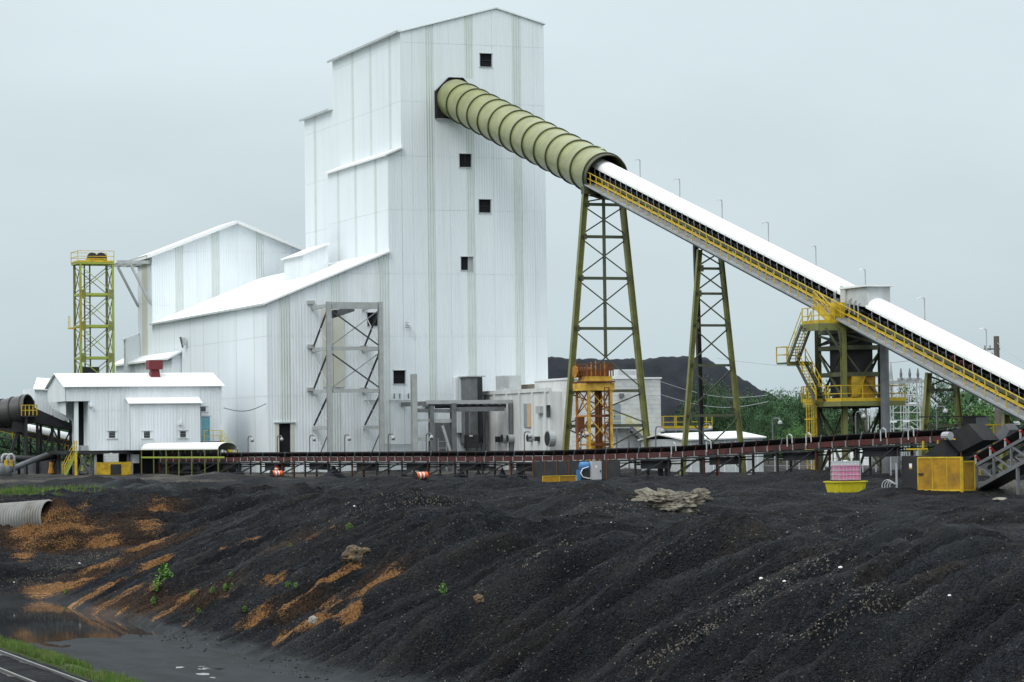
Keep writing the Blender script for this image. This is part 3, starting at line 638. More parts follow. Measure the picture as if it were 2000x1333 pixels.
# roofs and gutters
ov = 0.35
slab([(UA0 - ov, V0 - .12, ZAL + .05), (PR.x, V0 - .12, PR.z + .12), (PR.x, VA1 + ov, PR.z + .12), (UA0 - ov, VA1 + ov, ZAL + .05)], .15).build('roof', 'roof_white', plant)
slab([(PR.x + .01, V0 - .12, PR.z + .12), (UA1 + .15, V0 - .12, ZAR + .10), (UA1 + .15, VA1 + ov, ZAR + .10), (PR.x + .01, VA1 + ov, PR.z + .12)], .15).build('roof', 'roof_white', plant)
slab([(UA0 - ov, VA1 + .1, ZB + .05), (UA1, VA1 + .1, ZB + 2.2), (UA1, VB1 + ov, ZB + 2.2), (UA0 - ov, VB1 + ov, ZB + .05)], .15).build('roof', 'roof_white', plant)
slab([(UC - ov, V0 - ov, ZC0 + .02), (UA0 + .05, V0 - ov, ZC1 + .12), (UA0 + .05, VC1 + ov, ZC1 + .12), (UC - ov, VC1 + ov, ZC0 + .02)], .2).build('roof', 'roof_white', plant)
slab([(UD - ov, V0 - ov, ZD0 + .06), (UC + .05, V0 - ov, ZD1 + .16), (UC + .05, VE + .05, ZD1 + .16), (UD - ov, VE + .05, ZD0 + .06)], .18).build('roof', 'roof_white', plant)
bar('gutter', (UA0 - .42, V0 - ov, ZAL - .05), (UA0 - .42, VA1 + ov, ZAL - .05), 0.14, 'trim_grey', plant, h=.20)
bar('gutter', (UA0 - .42, VA1 + ov, ZB - .05), (UA0 - .42, VB1 + ov, ZB - .05), 0.14, 'trim_grey', plant, h=.20)
bar('gutter', (UD - .42, V0 - ov, ZD0 - .06), (UD - .42, VE, ZD0 - .06), 0.14, 'galv_light', plant, h=.18)
for p, q in (((UA0, V0 - .15, ZAL - .0), (PR.x, V0 - .15, PR.z + .06)), ((PR.x, V0 - .15, PR.z + .06), (UA1 + .15, V0 - .15, ZAR + .03))):
    bar('verge_trim', p, q, .05, 'white_sheet', plant, h=.12)
# openings
for k, (a, b, z0, z1) in enumerate(holes_front):
    wdw = boxp('window', a - .05, b + .05, V0 + .20, V0 + .28, z0 - .05, z1 + .05, 'dark_opening', plant)
    bar('sill', (a - .06, V0 - .04, z0 - .03), (b + .06, V0 - .04, z0 - .03), .08, 'galv_light', wdw, h=.06)
    bar('head', (a - .06, V0 - .03, z1 + .03), (b + .06, V0 - .03, z1 + .03), .06, 'galv_light', wdw, h=.06)
    for x in (a, b): bar('jamb', (x, V0 + .08, z0), (x, V0 + .08, z1), .05, 'trim_grey', wdw, h=.2)
    if k in (1, 4): bar('mullion', ((a + b) / 2, V0 + .16, z0), ((a + b) / 2, V0 + .16, z1), .05, 'black_steel', wdw)
    if k in (0, 2, 5): bar('louvre_rail', (a, V0 + .16, (z0 + z1) / 2), (b, V0 + .16, (z0 + z1) / 2), .05, 'black_steel', wdw)
a, b, z0, z1 = holes_front[3]
boxp('window_lining', a + (b - a) * .62, b, V0 + .14, V0 + .19, z0, z1, 'frame_grey', plant)
a, b, z0, z1 = DOORF
boxp('doorway', a - .03, b + .03, V0 + .20, V0 + .28, z0, z1, 'dark_opening', plant)
for x0, x1 in ((a - .42, a - .02), (b + .02, b + .30)): boxp('door_frame', x0, x1, V0 - .10, V0 - .01, 0, z1 + .05, 'cream', plant)
boxp('door_head', a - .5, b + .5, V0 - .22, V0 - .01, z1 + .06, z1 + .16, 'trim_grey', plant)
a, b, z0, z1 = rect(629, 603, 672, 757, V0)
boxp('hoist_door', a, a + (b - a) * .47, V0 - .10, V0 - .01, z0, z1, 'cream', plant, 'tall cream hoist door behind the steel frame')
boxp('hoist_door', a + (b - a) * .50, b, V0 - .10, V0 - .01, z0, z1, 'cream', plant)
# housing round the mouth of the tube
hx0, hx1, hz0, hz1 = HOUSE
outer = [(hx0, hz0), (hx1, hz0), (hx1, hz0 + 2.75), (hx1 - 1.3, hz1), (hx0 + 1.3, hz1), (hx0, hz0 + 2.75)]
MB().prism_y(outer, V0 + .02, V0 + .25).build('tube_housing', 'black_steel', plant)
for tri in ([(hx0, hz0 + 2.76), (hx0, hz1), (hx0 + 1.28, hz1)], [(hx1, hz0 + 2.76), (hx1, hz1), (hx1 - 1.28, hz1)]): MB().prism_y(tri, V0 - .001, V0 + .055).build('wall_panel', 'white_sheet', plant)
for i in range(6):
    (x0, z0), (x1, z1) = outer[i], outer[(i + 1) % 6]
    bar('housing_flange', (x0, V0 - .12, z0), (x1, V0 - .12, z1), .30, 'black_steel' if i else 'galv_light', plant, h=.07)
# girts, conduits and small fittings on the lower front wall
for x0, x1, y in ((760, 806, 783), (752, 806, 869), (712, 745, 783)):
    p, q = at(x0, y, v=V0 - .2), at(x1, y, v=V0 - .2); bar('conduit', p, q, .10, 'frame_grey', plant)
for x in (770, 781, 798): p = at(x, 779, v=V0 - .2); bar('bracket', p, p + Vector((0, 0, .5)), .10, 'grey_steel', plant)
p = at(796, 640, v=V0 - .1); MB().tube([p + Vector((0, 0, .3)), p + Vector((.25, -.1, .2)), p + Vector((.45, -.1, -.3)), p + Vector((.5, -.1, -.9))], .06, 6).build('hose', 'white_plastic', plant)
for dz in (0, .22, .44): bar('insulator', p + Vector((-.25, -.1, dz)), p + Vector((.1, -.1, dz)), .05, 'grey_steel', plant)
p = at(360, 668, u=UD - .3); boxp('floodlight', p.x - .25, p.x + .1, p.y - .25, p.y + .25, p.z - .4, p.z + .45, 'galv_light', plant)
bar('floodlight_arm', p + Vector((-.5, -.3, .5)), p + Vector((-.2, -.1, -.6)), .14, 'grey_steel', plant)
# roof monitor on the lean-to
pm = at(592, 505, v=V0 + 14); UH0 = pm.x; VH0 = V0 + 14
def zroofD(u): return ZD0 + (ZD1 - ZD0) * (u - UD) / (UC - UD)
zh0 = at(592, 498, v=VH0).z; zh1 = at(640, 477, v=VH0).z; UH1 = at(640, 490, v=VH0).x; VH1 = at(555, 510, u=UH0).y
MB().prism_y([(UH0, zroofD(UH0) - .2), (UH1, zroofD(UH1) - .2), (UH1, zh1), (UH0, zh0)], VH0, VH1).build('roof_monitor', 'white_sheet_low', plant)
slab([(UH0 - .3, VH0 - .3, zh0), (UH1 + .2, VH0 - .3, zh1 + .12), (UH1 + .2, VH1 + .3, zh1 + .12), (UH0 - .3, VH1 + .3, zh0)], .12).build('monitor_roof', 'roof_white', plant)

# ------------------------------------------------------------------ the gabled building behind
UE0 = at(297, 560, v=VE).x; ZE0 = at(297, 498, v=VE).z; PE = at(461, 434, v=VE); UE1 = 2 * PE.x - UE0; VE1 = at(269, 560, u=UE0).y
rear = thing('gabled_building', 'white corrugated gabled building behind the lean-to roof', 'building', (UE0, VE, 0))
ZE1 = ZE0
MB().prism_y([(UE0 + .1, 0), (UE1 - .1, 0), (UE1 - .1, ZE1 - .2), (PE.x, PE.z - .2), (UE0 + .1, ZE0 - .2)], VE + .1, VE1).build('wall', 'white_sheet_side', rear)
def epx(p): return at(p, 560, v=VE).x
xs = [UE0, epx(343), epx(358), epx(385), epx(414), epx(429), epx(465), epx(501), epx(515), epx(560), UE1]
panel_wall(rear, 'y', VE, [(UE0, 0), (UE1, 0), (UE1, ZE1), (PE.x, PE.z), (UE0, ZE0)], [(xs[i], xs[i + 1], 'fiberglass' if i in (1, 4, 7) else 'white_sheet', 'translucent_strip' if i in (1, 4, 7) else None) for i in range(10)], [4, 12, 18, 24, 31], [], 0.06)
DR = (at(288, 560, u=UE0).y, at(277, 560, u=UE0).y)
zdr = (at(283, 592, u=UE0).z, at(283, 512, u=UE0).z)
panel_wall(rear, 'x', UE0, [(VE, 0), (VE1, 0), (VE1, ZE0), (VE, ZE0)], [(VE + .01, DR[0], 'white_sheet_side', None), (DR[0], DR[1], 'cream', 'cream_door'), (DR[1], VE1, 'white_sheet_side', None)], [0, 8, zdr[0], 24], [], 0.06)
for s, (xa, za) in enumerate(((UE0 - .5, ZE0 - .25), (UE1 + .5, ZE1 - .25))):
    slab([(xa, VE - .6, za + .2), (PE.x + (.01 if s else -.01), VE - .6, PE.z + .15), (PE.x + (.01 if s else -.01), VE1 + .5, PE.z + .15), (xa, VE1 + .5, za + .2)], .35).build('roof', 'roof_white', rear)
# low annexes on its near left
VG = at(355, 760, u=UD).y; pg = at(335, 698, v=VG); UG = pg.x; ZG0 = pg.z; ZG1 = at(355, 685, v=VG).z; VG1 = at(226, 760, u=UG).y
annex = thing('side_annex', 'low white lean-to annex between the gabled building and the small shed', 'building', (UG, VG, 0))
MB().prism_y([(UG + .05, 0), (UD - .06, 0), (UD - .06, ZG1 - .05), (UG + .05, ZG0 - .05)], VG + .05, VG1).build('wall', 'white_sheet_low', annex)
slab([(UG - .5, VG - .3, ZG0 - .08), (UD - .07, VG - .3, ZG1), (UD - .07, VG1 + .3, ZG1), (UG - .5, VG1 + .3, ZG0 - .08)], .2).build('roof', 'roof_white', annex)
for p in (250, 262, 280, 300, 318):
    y = at(p, 740, u=UG).y; bar('panel_joint', (UG - .0, y, 0), (UG - .0, y, ZG0 - .1), .10, 'fiberglass', annex)
VF = at(269, 700, u=UE0).y; pf = at(246, 661, u=UE0 - 1.6)
annex2 = thing('rear_annex', 'narrow white annex with sloping roof left of the gabled building', 'building', (UE0 - 1.6, VF, 0))
MB().prism_y([(UE0 - 1.6, 0), (UE0 - .02, 0), (UE0 - .02, pf.z + .35), (UE0 - 1.6, pf.z - .15)], VF, pf.y).build('wall', 'white_sheet_side', annex2)
slab([(UE0 - 1.9, VF - .2, pf.z - .05), (UE0 - .02, VF - .2, pf.z + .6), (UE0 - .02, pf.y + .2, pf.z + .6), (UE0 - 1.9, pf.y + .2, pf.z - .05)], .15).build('roof', 'roof_white', annex2)
for k in (.35, .7): bar('panel_joint', (UE0 - 1.62, VF + (pf.y - VF) * k, 0), (UE0 - 1.62, VF + (pf.y - VF) * k, pf.z - .2), .08, 'fiberglass', annex2)

# ------------------------------------------------------------------ grey hoist frame on the front wall
VFR = 246.8
fr = thing('hoist_frame', 'grey braced steel hoist frame standing against the white front wall', 'steel frame', (at(643, 880, v=VFR).x, VFR, 0))
f0, f1 = at(643, 740, v=VFR).x, at(744, 740, v=VFR).x
zl = [at(643, y, v=VFR).z for y in (597, 681, 764, 836)]
for x, w in ((f0, .44), (f1, .40)): bar('column', (x, VFR, 0), (x, VFR, zl[0] + .35), w, 'frame_grey', fr, shape='hsec')
bar('top_beam', (f0 + .3, VFR, zl[0]), (f1 - .25, VFR, zl[0]), .24, 'frame_grey', fr, h=.62, shape='box')
for z in zl[1:3]: bar('beam', (f0 + .3, VFR, z), (f1 - .25, VFR, z), .22, 'frame_grey', fr, h=.34)
for x in (f0, f1):
    for i, z in enumerate(zl): bar('side_beam', (x, VFR + .3, z), (x, V0 - .02, z), .22, 'frame_grey', fr, h=.34)
    for za, zb in zip(zl[1:], zl): 
        bar('side_brace', (x, V0 - .1, za + .2), (x, VFR + .2, zb - .3), .14, 'grey_steel', fr, shape='angle'); bar('side_brace', (x, V0 - .1, zb - .3), (x, VFR + .2, za + .2), .09, 'frame_grey', fr, shape='angle')
    bar('side_brace', (x, VFR + .2, zl[3] - .4), (x, V0 - .1, .3), .13, 'grey_steel', fr, shape='angle')
    bar('side_brace', (x, V0 - .1, zl[3] - .4), (x, VFR + .2, .3), .09, 'frame_grey', fr, shape='angle')
for za, zb in zip(zl[1:3], zl):
    bar('front_brace', (f0 + .3, VFR, zb - .5), (f1 - .2, VFR, za + .3), .12, 'grey_steel', fr, shape='angle'); bar('front_brace', (f0 + .3, VFR + .1, za + .3), (f1 - .2, VFR + .1, zb - .5), .09, 'frame_grey', fr, shape='angle')
p, q = at(648, 616, v=VFR + 1.2), at(690, 602, v=VFR + 1.6); bar('monorail_beam', p, q, .30, 'grey_steel', fr, h=.62)
bar('trolley', at(651, 612, v=VFR + 1), at(657, 612, v=VFR + 1), .4, 'black_steel', fr, h=.6)
for x, y in ((608, 592), (608, 678), (608, 762), (712, 680), (712, 762)):
    p = at(x, y, v=V0 - .3); boxp('wall_bracket', p.x - .35, p.x + .35, p.y, p.y + .25, p.z - .12, p.z + .22, 'frame_grey', fr)

# ------------------------------------------------------------------ grey pipe rack at the foot of the tower
VR = 243.5
rk = thing('pipe_rack', 'grey steel pipe rack with dark ducts at the foot of the tower', 'pipe rack', (at(885, 880, v=VR).x, VR, 0))
def upx(px, y, v): return at(px, y, v=v)
for px, y0, w in ((808, 731, .50), (842, 793, .42), (885, 788, .50), (997, 788, .32)):
    p = upx(px, y0, VR); bar('column', (p.x, VR, 0), (p.x, VR, p.z), w, 'grey_steel' if px != 808 else 'frame_grey', rk, shape='hsec')
for px in (842, 885, 955):
    p = upx(px, 788, VR); bar('cross_beam', (p.x, VR + .3, p.z), (p.x, V0 - .1, p.z), .25, 'grey_steel', rk, h=.4)
for (x0, y0, x1, y1, w, h, m) in ((810, 802, 882, 803, .2, .35, 'grey_steel'), (838, 823, 882, 822, .2, .32, 'frame_grey'), (886, 800, 985, 799, .25, .42, 'grey_steel'), (833, 786, 1000, 785, .25, .35, 'frame_grey'), (810, 858, 840, 858, .2, .35, 'frame_grey'), (810, 822, 840, 821, .15, .2, 'frame_grey')):
    bar('beam', upx(x0, y0, VR), upx(x1, y1, VR), w, m, rk, h=h)
MB().tube([upx(834, 800, VR + .6), upx(836, 792, VR + .6), upx(848, 789, VR + .8), upx(940, 787, VR + 1.5), upx(985, 788, VR + 1.5)], .24, 10).build('duct', 'grey_steel', rk, smooth=True)
MB().tube([upx(850, 794, VR + 1.6), upx(998, 793, VR + 1.6)], .20, 10).build('duct', 'black_steel', rk, smooth=True)
for i in range(7): p = upx(890 + i * 15, 790, VR + .4); bar('hanger', p, p + Vector((0, 3.0, 0)), .12, 'grey_steel', rk)
for px in (912, 950): p = upx(px, 802, VR + 3); bar('post', (p.x, p.y, 0), p, .28, 'grey_steel', rk, shape='hsec')
a, b, z0, z1 = rect(850, 826, 882, 884, VR + 4); boxp('side_chute', a, b, VR + 4, VR + 6, 0, z1, 'grey_steel', rk)
bar('diagonal_brace', upx(864, 832, VR), upx(880, 884, VR), .22, 'frame_grey', rk)
a, b, z0, z1 = rect(856, 856, 872, 886, VR + .4)
for x in (a, b): bar('ladder_side', (x, VR + .4, 0), (x, VR + .4, z1), .08, 'frame_grey', rk)
for i in range(5): bar('rung', (a, VR + .4, z1 * (i + .5) / 5), (b, VR + .4, z1 * (i + .5) / 5), .06, 'frame_grey', rk)
a, b, z0, z1 = rect(911, 850, 935, 876, VR + 1)
cab = thing('control_cabinet', 'black control cabinet with a small white sign under the pipe rack', 'cabinet', ((a + b) / 2, VR + 1, 0))
boxp('body', a, b, VR + 1, VR + 1.6, z0, z1, 'black_steel', cab); boxp('sign', a + .3, a + .62, VR + .97, VR + .995, z1 - .14, z1 - .03, 'reflector_white', cab)
for x in (a + .1, b - .1): bar('leg', (x, VR + 1.3, 0), (x, VR + 1.3, z0), .1, 'black_steel', cab)
# tall roll-up doors beside the tower foot
a, b, z0, z1 = rect(920, 737, 943, 785, V0 - 3)
boxp('stair_hood', a - .1, b - .55, V0 - 3, V0, z0 - 4, z1, 'grey_steel', plant); boxp('hood_door', b - .50, b, V0 - 2.9, V0, z0 - 4, z1, 'glass_dark', plant)
boxp('hood_roof', a - .3, b + .2, V0 - 3.2, V0, z1 + .02, z1 + .12, 'galv', plant)
a, b, z0, z1 = rect(890, 737, 914, 785, V0 - .5); boxp('wall_patch', a, b, V0 - .5, V0 - .02, z0 - 3, z1, 'white_sheet_low', plant)

# ------------------------------------------------------------------ low concrete annex and block building
VJ = 232.0
UI = at(941, 820, v=V0).x; ZI = at(941, 765, v=V0).z
cb = thing('concrete_building', 'low white painted concrete building with stained walls beside the tower', 'building', (UI, VJ, 0))
UJ1 = at(1291, 820, v=VJ).x; UJ0 = at(1116, 820, v=VJ).x; ZJ = at(1200, 741, v=VJ).z; UJL = at(1100, 820, v=VJ + 2).x
MB().box(UI, UJ1 - 1, VJ + 2.2, V0 - .05, 0, ZI - .35).build('wall', 'concrete_paint', cb)
MB().box(UI - .12, UI + .25, VJ + 2.2, V0 - .06, ZI - .36, ZI).build('parapet', 'concrete_paint', cb)
MB().box(UI + 2.6, UI + 2.9, VJ + 6, V0 - .06, ZI - .3, ZI + .55).build('roof_kerb', 'brown_wall', cb)
for i in range(6):
    y = VJ + 2.9 + i * (V0 - VJ - 3.4) / 5; boxp('pilaster', UI - .16, UI - .002, y - .2, y + .2, 0, ZI - .37, 'concrete_paint', cb)
for px0, y0, px1, y1, m, nm in ((1021, 789, 1033, 835, 'door_grey', 'door'), (1063, 792, 1071, 815, 'glass_dark', 'window'), (1049, 794, 1057, 808, 'cabinet_grey', 'meter_box'), (970, 853, 974, 864, 'black_steel', 'meter_box'), (1047, 853, 1051, 862, 'black_steel', 'meter_box')):
    p, q = at(px0, y1, u=UI - .2), at(px1, y0, u=UI - .2); boxp(nm, UI - (.10 if 'box' not in nm else .35), UI - .003, q.y, p.y, at(px0, y1, u=UI).z, at(px0, y0, u=UI).z, m, cb)
p, q = at(1028, 835, u=UI - .2), at(1032, 789, u=UI - .2); boxp('door_panel', UI - .12, UI - .003, q.y - .3, p.y + .0, at(1028, 835, u=UI).z, at(1028, 789, u=UI).z, 'door_orange', cb)
def fan(px, py, r, t):
    p = at(px, py, u=UI - .1); mb = MB(); n = 18
    ring = lambda x, rr: [(x, p.y + rr * math.cos(2 * math.pi * i / n), p.z + rr * math.sin(2 * math.pi * i / n)) for i in range(n)]
    fh = mb.extrude(ring(UI - .002, r), (-.6, 0, 0)).build('fan_housing', 'galv', t, smooth=False)
    MB().extrude(ring(UI - .603, r * .86), (-.02, 0, 0)).build('fan_guard', 'black_steel', fh)
for px, py, r in ((990, 857, .45), (1001, 857, .4), (1040, 856, .36), (1079, 857, .75)): fan(px, py, r, cb)
hv = at(1000, 744, v=V0 - 6); a, b, z0, z1 = rect(984, 734, 1018, 755, V0 - 6)
unit = thing('rooftop_unit', 'grey boxy rooftop unit on the low concrete building', 'roof unit', ((a + b) / 2, V0 - 6, z0 - .4))
boxp('casing', a, b, V0 - 6, V0 - 3.8, ZI - .34, z1, 'galv_light', unit); boxp('grille', a + .02, a + .5, V0 - 6.03, V0 - 6.003, z0 - .1, z1 - .1, 'frame_grey', unit)
bj = thing('block_building', 'white painted block building with an outside stair behind the trestle', 'building', (UJ0, VJ, 0))
MB().box(UJ0, UJ1, VJ, VJ + 9, 0, ZJ).build('wall', 'block_paint', bj)
MB().box(UJL + .3, UJ0 - .004, VJ + .6, VJ + 9, 0, ZJ - .02).build('wall', 'block_paint', bj)
MB().box(UJ0 - .1, UJ1 + .1, VJ - .1, VJ + 9.1, ZJ + .003, ZJ + .16).build('coping', 'roof_white', bj)
row = 0; z = .2
while z < ZJ - .25:      # block courses: raised joints read as courses
    bar('course_joint', (UJ0 + .02, VJ - .004, z), (UJ1 - .02, VJ - .004, z), .012, 'frame_grey', bj, h=.018); z += .41
a, b, z0, z1 = rect(1198, 789, 1212, 835, VJ); dj = boxp('door', a, b, VJ - .06, VJ - .003, z0, z1, 'door_grey', bj); boxp('handle', a + .05, a + .12, VJ - .1, VJ - .062, z0 + .95, z0 + 1.1, 'black_steel', dj)
a, b, z0, z1 = rect(1209, 769, 1217, 777, VJ); boxp('flood_lamp', a, b, VJ - .3, VJ - .003, z0, z1, 'grey_steel', bj)
a, b, z0, z1 = rect(1206, 722, 1243, 741, VJ + 3)
un2 = thing('rooftop_unit', 'pale green rooftop unit on the white block building', 'roof unit', ((a + b) / 2, VJ + 3, ZJ))
boxp('casing', a, b, VJ + 3, VJ + 5, ZJ + .17, z1, 'galv_light', un2); boxp('grille', a + .1, b - .1, VJ + 2.97, VJ + 2.997, z1 - .5, z1 - .15, 'frame_grey', un2)
st = thing('outside_stair', 'steel stair with pale yellow handrail down the block building', 'stair', (at(1215, 830, v=VJ - 1.3).x, VJ - 1.3, 0))
pl = rect(1195, 832, 1232, 836, VJ - 1.3)
boxp('landing', pl[0], pl[1], VJ - 1.3, VJ - .05, pl[2] - .05, pl[2] + .1, 'galv', st)
foot, head = at(1298, 895, v=VJ - 1.3), at(1232, 834, v=VJ - 1.3)
stair(st, foot, head, (0, 1, 0), 1.1, 'grey_steel', 'grey_steel', 'pale_yellow')
handrail(st, [(pl[0], VJ - 1.3, pl[2] + .1), (pl[1], VJ - 1.3, pl[2] + .1)], 'pale_yellow')
for px in (1204, 1228): p = at(px, 836, v=VJ - 1.2); bar('post', (p.x, VJ - 1.2, 0), p, .12, 'grey_steel', st)
bl = thing('blockhouse_platform', 'raised platform with yellow handrails right of the block building', 'platform', (UJ1 + 2, VJ + 3, 0))
a, b, z0, z1 = rect(1293, 836, 1391, 841, VJ + 3)
boxp('deck', a, b, VJ + 3, VJ + 5.5, z0, z1, 'galv', bl)
boxp('toe_board', a, b, VJ + 2.96, VJ + 2.998, z1 - .05, z1 + .18, 'yellow', bl)
handrail(bl, [(a, VJ + 3, z1), (b, VJ + 3, z1), (b, VJ + 5.5, z1)], 'yellow', 1.1, 1.4, .06); handrail(bl, [(a, VJ + 5.5, z1), (b, VJ + 5.5, z1)], 'yellow', 1.1, 1.4, .06)
for i in range(5):
    x = a + .3 + (b - a - .6) * i / 4
    for y in (VJ + 3.1, VJ + 5.4): bar('post', (x, y, 0), (x, y, z0), .18, 'grey_steel', bl)
    if i < 4: bar('brace', (x, VJ + 3.1, .4), (x + (b - a - .6) / 4, VJ + 3.1, z0 - .1), .09, 'black_steel', bl)
MB().box(a + .4, a + 2.6, VJ + 3.5, VJ + 5, 0, z0 - .4).build('tank', 'black_steel', bl)

# ------------------------------------------------------------------ the long inclined conveyor
CU0 = tube_c.x
_e = at(2000, 772, u=CU0); CK = (tube_c.z - 0.15 - _e.z) / (V0 - _e.y)        # rise for each metre along y
def cz(y): return tube_c.z - 0.15 + (y - V0) * CK                              # height of the belt line
def cy(px):
    """y of the place on the belt line that is seen at column px"""
    lo, hi = 120.0, 260.0
    for _ in range(40):
        m = (lo + hi) / 2; r = Vector((CU0, m, cz(m))) - CP; x = 1000 + F_PX * r.dot(CR) / r.dot(CF)
        lo, hi = (m, hi) if x > px else (lo, m)
    return lo
def cp(y, du=0.0, dz=0.0): return Vector((CU0 + du, y, cz(y) + dz))
YT = cy(1180)                                  # lower end of the tube
YB = 134.0                                     # the belt runs on past the edge of the picture
conv = thing('inclined_conveyor', 'long inclined belt conveyor with white half-round cover and yellow handrail', 'conveyor', cp(YT))
# the olive tube: rolled plate cans and stiffening rings
tube = thing('conveyor_tube', 'olive green tubular conveyor gallery entering the white tower', 'conveyor tube', cp(V0))
axis = Vector((0, 1, CK)).normalized(); side = Vector((1, 0, 0)); nrm = side.cross(axis)
def ring_pts(c, r, n=40, a0=0.0, a1=2 * math.pi):
    return [c + side * r * math.cos(a0 + (a1 - a0) * i / (n if a1 - a0 > 6.28 else n - 1)) + nrm * r * math.sin(a0 + (a1 - a0) * i / (n if a1 - a0 > 6.28 else n - 1)) for i in range(n)]
def shell(c0, c1, r0, r1, n=40, closed=True):
    mb = MB(); rg = [ring_pts(c0, r0, n), ring_pts(c1, r0, n), ring_pts(c1, r1, n), ring_pts(c0, r1, n)]
    for s in range(4):
        k = len(mb.v); mb.v += [tuple(p) for p in rg[s] + rg[(s + 1) % 4]]
        for i in range(n): j = (i + 1) % n; mb.f.append((k + i, k + j, k + n + j, k + n + i))
    return mb
NT = 13
for i in range(NT):
    y0, y1 = V0 - .05 - (V0 - .05 - YT) * i / NT, V0 - .05 - (V0 - .05 - YT) * (i + 1) / NT
    o = shell(cp(y0, 0, .15), cp(y1 + .02, 0, .15), TUBE_R, TUBE_R - .05).build('tube_can', 'olive_tube', tube, smooth=True)
    shell(cp(y1, 0, .15) + axis * .07, cp(y1, 0, .15) - axis * .07, TUBE_R + .12, TUBE_R - .04).build('stiffening_ring', 'olive_dark', o)
bar('access_hatch', cp(YT + 3.2, .3, 2.05), cp(YT + 1.6, .3, 2.05), 1.0, 'olive_tube', tube, h=.12)
shell(cp(YT - .1, 0, .15), cp(YT - .6, 0, .15), TUBE_R + .02, TUBE_R - .06).build('end_collar', 'olive_dark', tube, smooth=True)
# belt deck: stringers, belt, cover, hoops
y_hi, y_lo = YT + 6.0, YB
for du in (-.72, .72): bar('stringer', cp(y_hi, du, -.05), cp(y_lo, du, -.05), .12, 'olive_dark', conv, h=.30)
MB().extrude([cp(y_hi, -.62, .34), cp(y_hi, -.25, .12), cp(y_hi, .25, .12), cp(y_hi, .62, .34), cp(y_hi, .62, .30), cp(y_hi, .25, .08), cp(y_hi, -.25, .08), cp(y_hi, -.62, .30)], cp(y_lo) - cp(y_hi)).build('belt', 'rubber', conv)
boxm = MB().extrude([cp(y_hi, -.60, -.38), cp(y_hi, .60, -.38), cp(y_hi, .60, -.35), cp(y_hi, -.60, -.35)], cp(y_lo) - cp(y_hi)); boxm.build('return_belt', 'rubber', conv)
MB().extrude([cp(y_hi, -.70, -.14), cp(y_hi, .70, -.14), cp(y_hi, .70, -.12), cp(y_hi, -.70, -.12)], cp(y_lo) - cp(y_hi)).build('deck_plate', 'black_steel', conv)
MB().extrude([cp(y_hi, .74, -.2), cp(y_hi, .78, -.2), cp(y_hi, .78, .80), cp(y_hi, .74, .80)], cp(y_lo) - cp(y_hi)).build('wind_board', 'black_steel', conv)
YS0, YS1 = cy(1668), cy(1712)                  # the transfer housing interrupts the cover
def cover(y0, y1):
    n = 16; mb = MB(); prof = [(.84 * math.cos(math.pi * i / (n - 1)), .72 + .74 * math.sin(math.pi * i / (n - 1))) for i in range(n)]
    inner = [(a * .965, .72 + (b - .72) * .955) for a, b in prof]
    mb.extrude([cp(y0, a, b) for a, b in prof + inner[::-1]], cp(y1) - cp(y0)).build('cover_sheet', 'roof_white', conv, smooth=False)
def covers(y0, y1, L=3.3):
    n = max(1, round((y0 - y1) / L))
    for i in range(n): a = y0 + (y1 - y0) * i / n; b = y0 + (y1 - y0) * (i + 1) / n; cover(a, b + .012)
covers(YT + 4.0, YS0); covers(YS1, y_lo)
hoop_me = MB().tube([Vector((.86 * math.cos(t), 0, .72 + .76 * math.sin(t))) for t in [math.pi * k / 10 for k in range(11)]][::-1] + [Vector((.86, 0, .35)), Vector((.84, 0, 0))], .022, 6)
hoop_me.v = hoop_me.v; hm = hoop_me
hl = MB().tube([Vector((-.80, 0, -.02)), Vector((-.88, 0, .30)), Vector((-.90, 0, .60)), Vector((-.86, 0, .80))], .024, 6); HOOP = hl.mesh('cover_hoop', 'galv')
idl = MB().tube([Vector((-.66, 0, .34)), Vector((-.28, 0, .10))], .075, 8); IDLER = idl.mesh('idler', 'grey_steel')
idr = MB().tube([Vector((-.66, 0, .34)), Vector((-.28, 0, .10))], .11, 8); IDLER_RED = idr.mesh('idler', 'red')
brk = MB().bar((-.70, 0, -.1), (-.70, 0, .40), .07, .10); BRK = brk.mesh('idler_bracket', 'black_steel')
def put(name, me, p, parent, label=None):
    o = bpy.data.objects.new(name, me); C.objects.link(o); o.parent = parent; o.location = Vector(p) - world_loc(parent)
    if label: o['label'] = label
    return o
y = YT + 1.0; red_y = [cy(1875), cy(1891), cy(1906)]; reds = set()
while y > y_lo:
    if not (YS1 < y < YS0): put('cover_hoop', HOOP, cp(y), conv)
    k = next((i for i, ry in enumerate(red_y) if abs(ry - y) < .56 and i not in reds), None)
    if k is not None: reds.add(k)
    put('idler', IDLER_RED if k is not None else IDLER, cp(y - .3), conv, 'red idler roller showing under the white cover' if k is not None else None)
    put('idler_bracket', BRK, cp(y - .3), conv); y -= 1.1
# walkway on the near side with handrail, brackets and the truss below
WZ = -.58
MB().extrude([cp(YT + .3, -1.72, WZ), cp(YT + .3, -.80, WZ), cp(YT + .3, -.80, WZ - .06), cp(YT + .3, -1.72, WZ - .06)], cp(y_lo) - cp(YT + .3)).build('walkway', 'walkway_grey', conv)
bar('walkway_edge', cp(YT + .3, -1.74, WZ - .08), cp(y_lo, -1.74, WZ - .08), .06, 'galv', conv, h=.16)
handrail(conv, [cp(YT + .2, -1.72, WZ + .02), cp(y_lo, -1.72, WZ + .02)], 'yellow', 1.07, 1.33, .052)
bar('kick_rail', cp(YT + .2, -.86, WZ + .25), cp(y_lo, -.86, WZ + .25), .06, 'yellow', conv, h=.10)
TZ = -1.25
for du in (-.75, .75): bar('lower_chord', cp(YT - 1, du, TZ), cp(y_lo, du, TZ), .13, 'grey_steel', conv)
n = round((YT - 1 - y_lo) / 2.2)
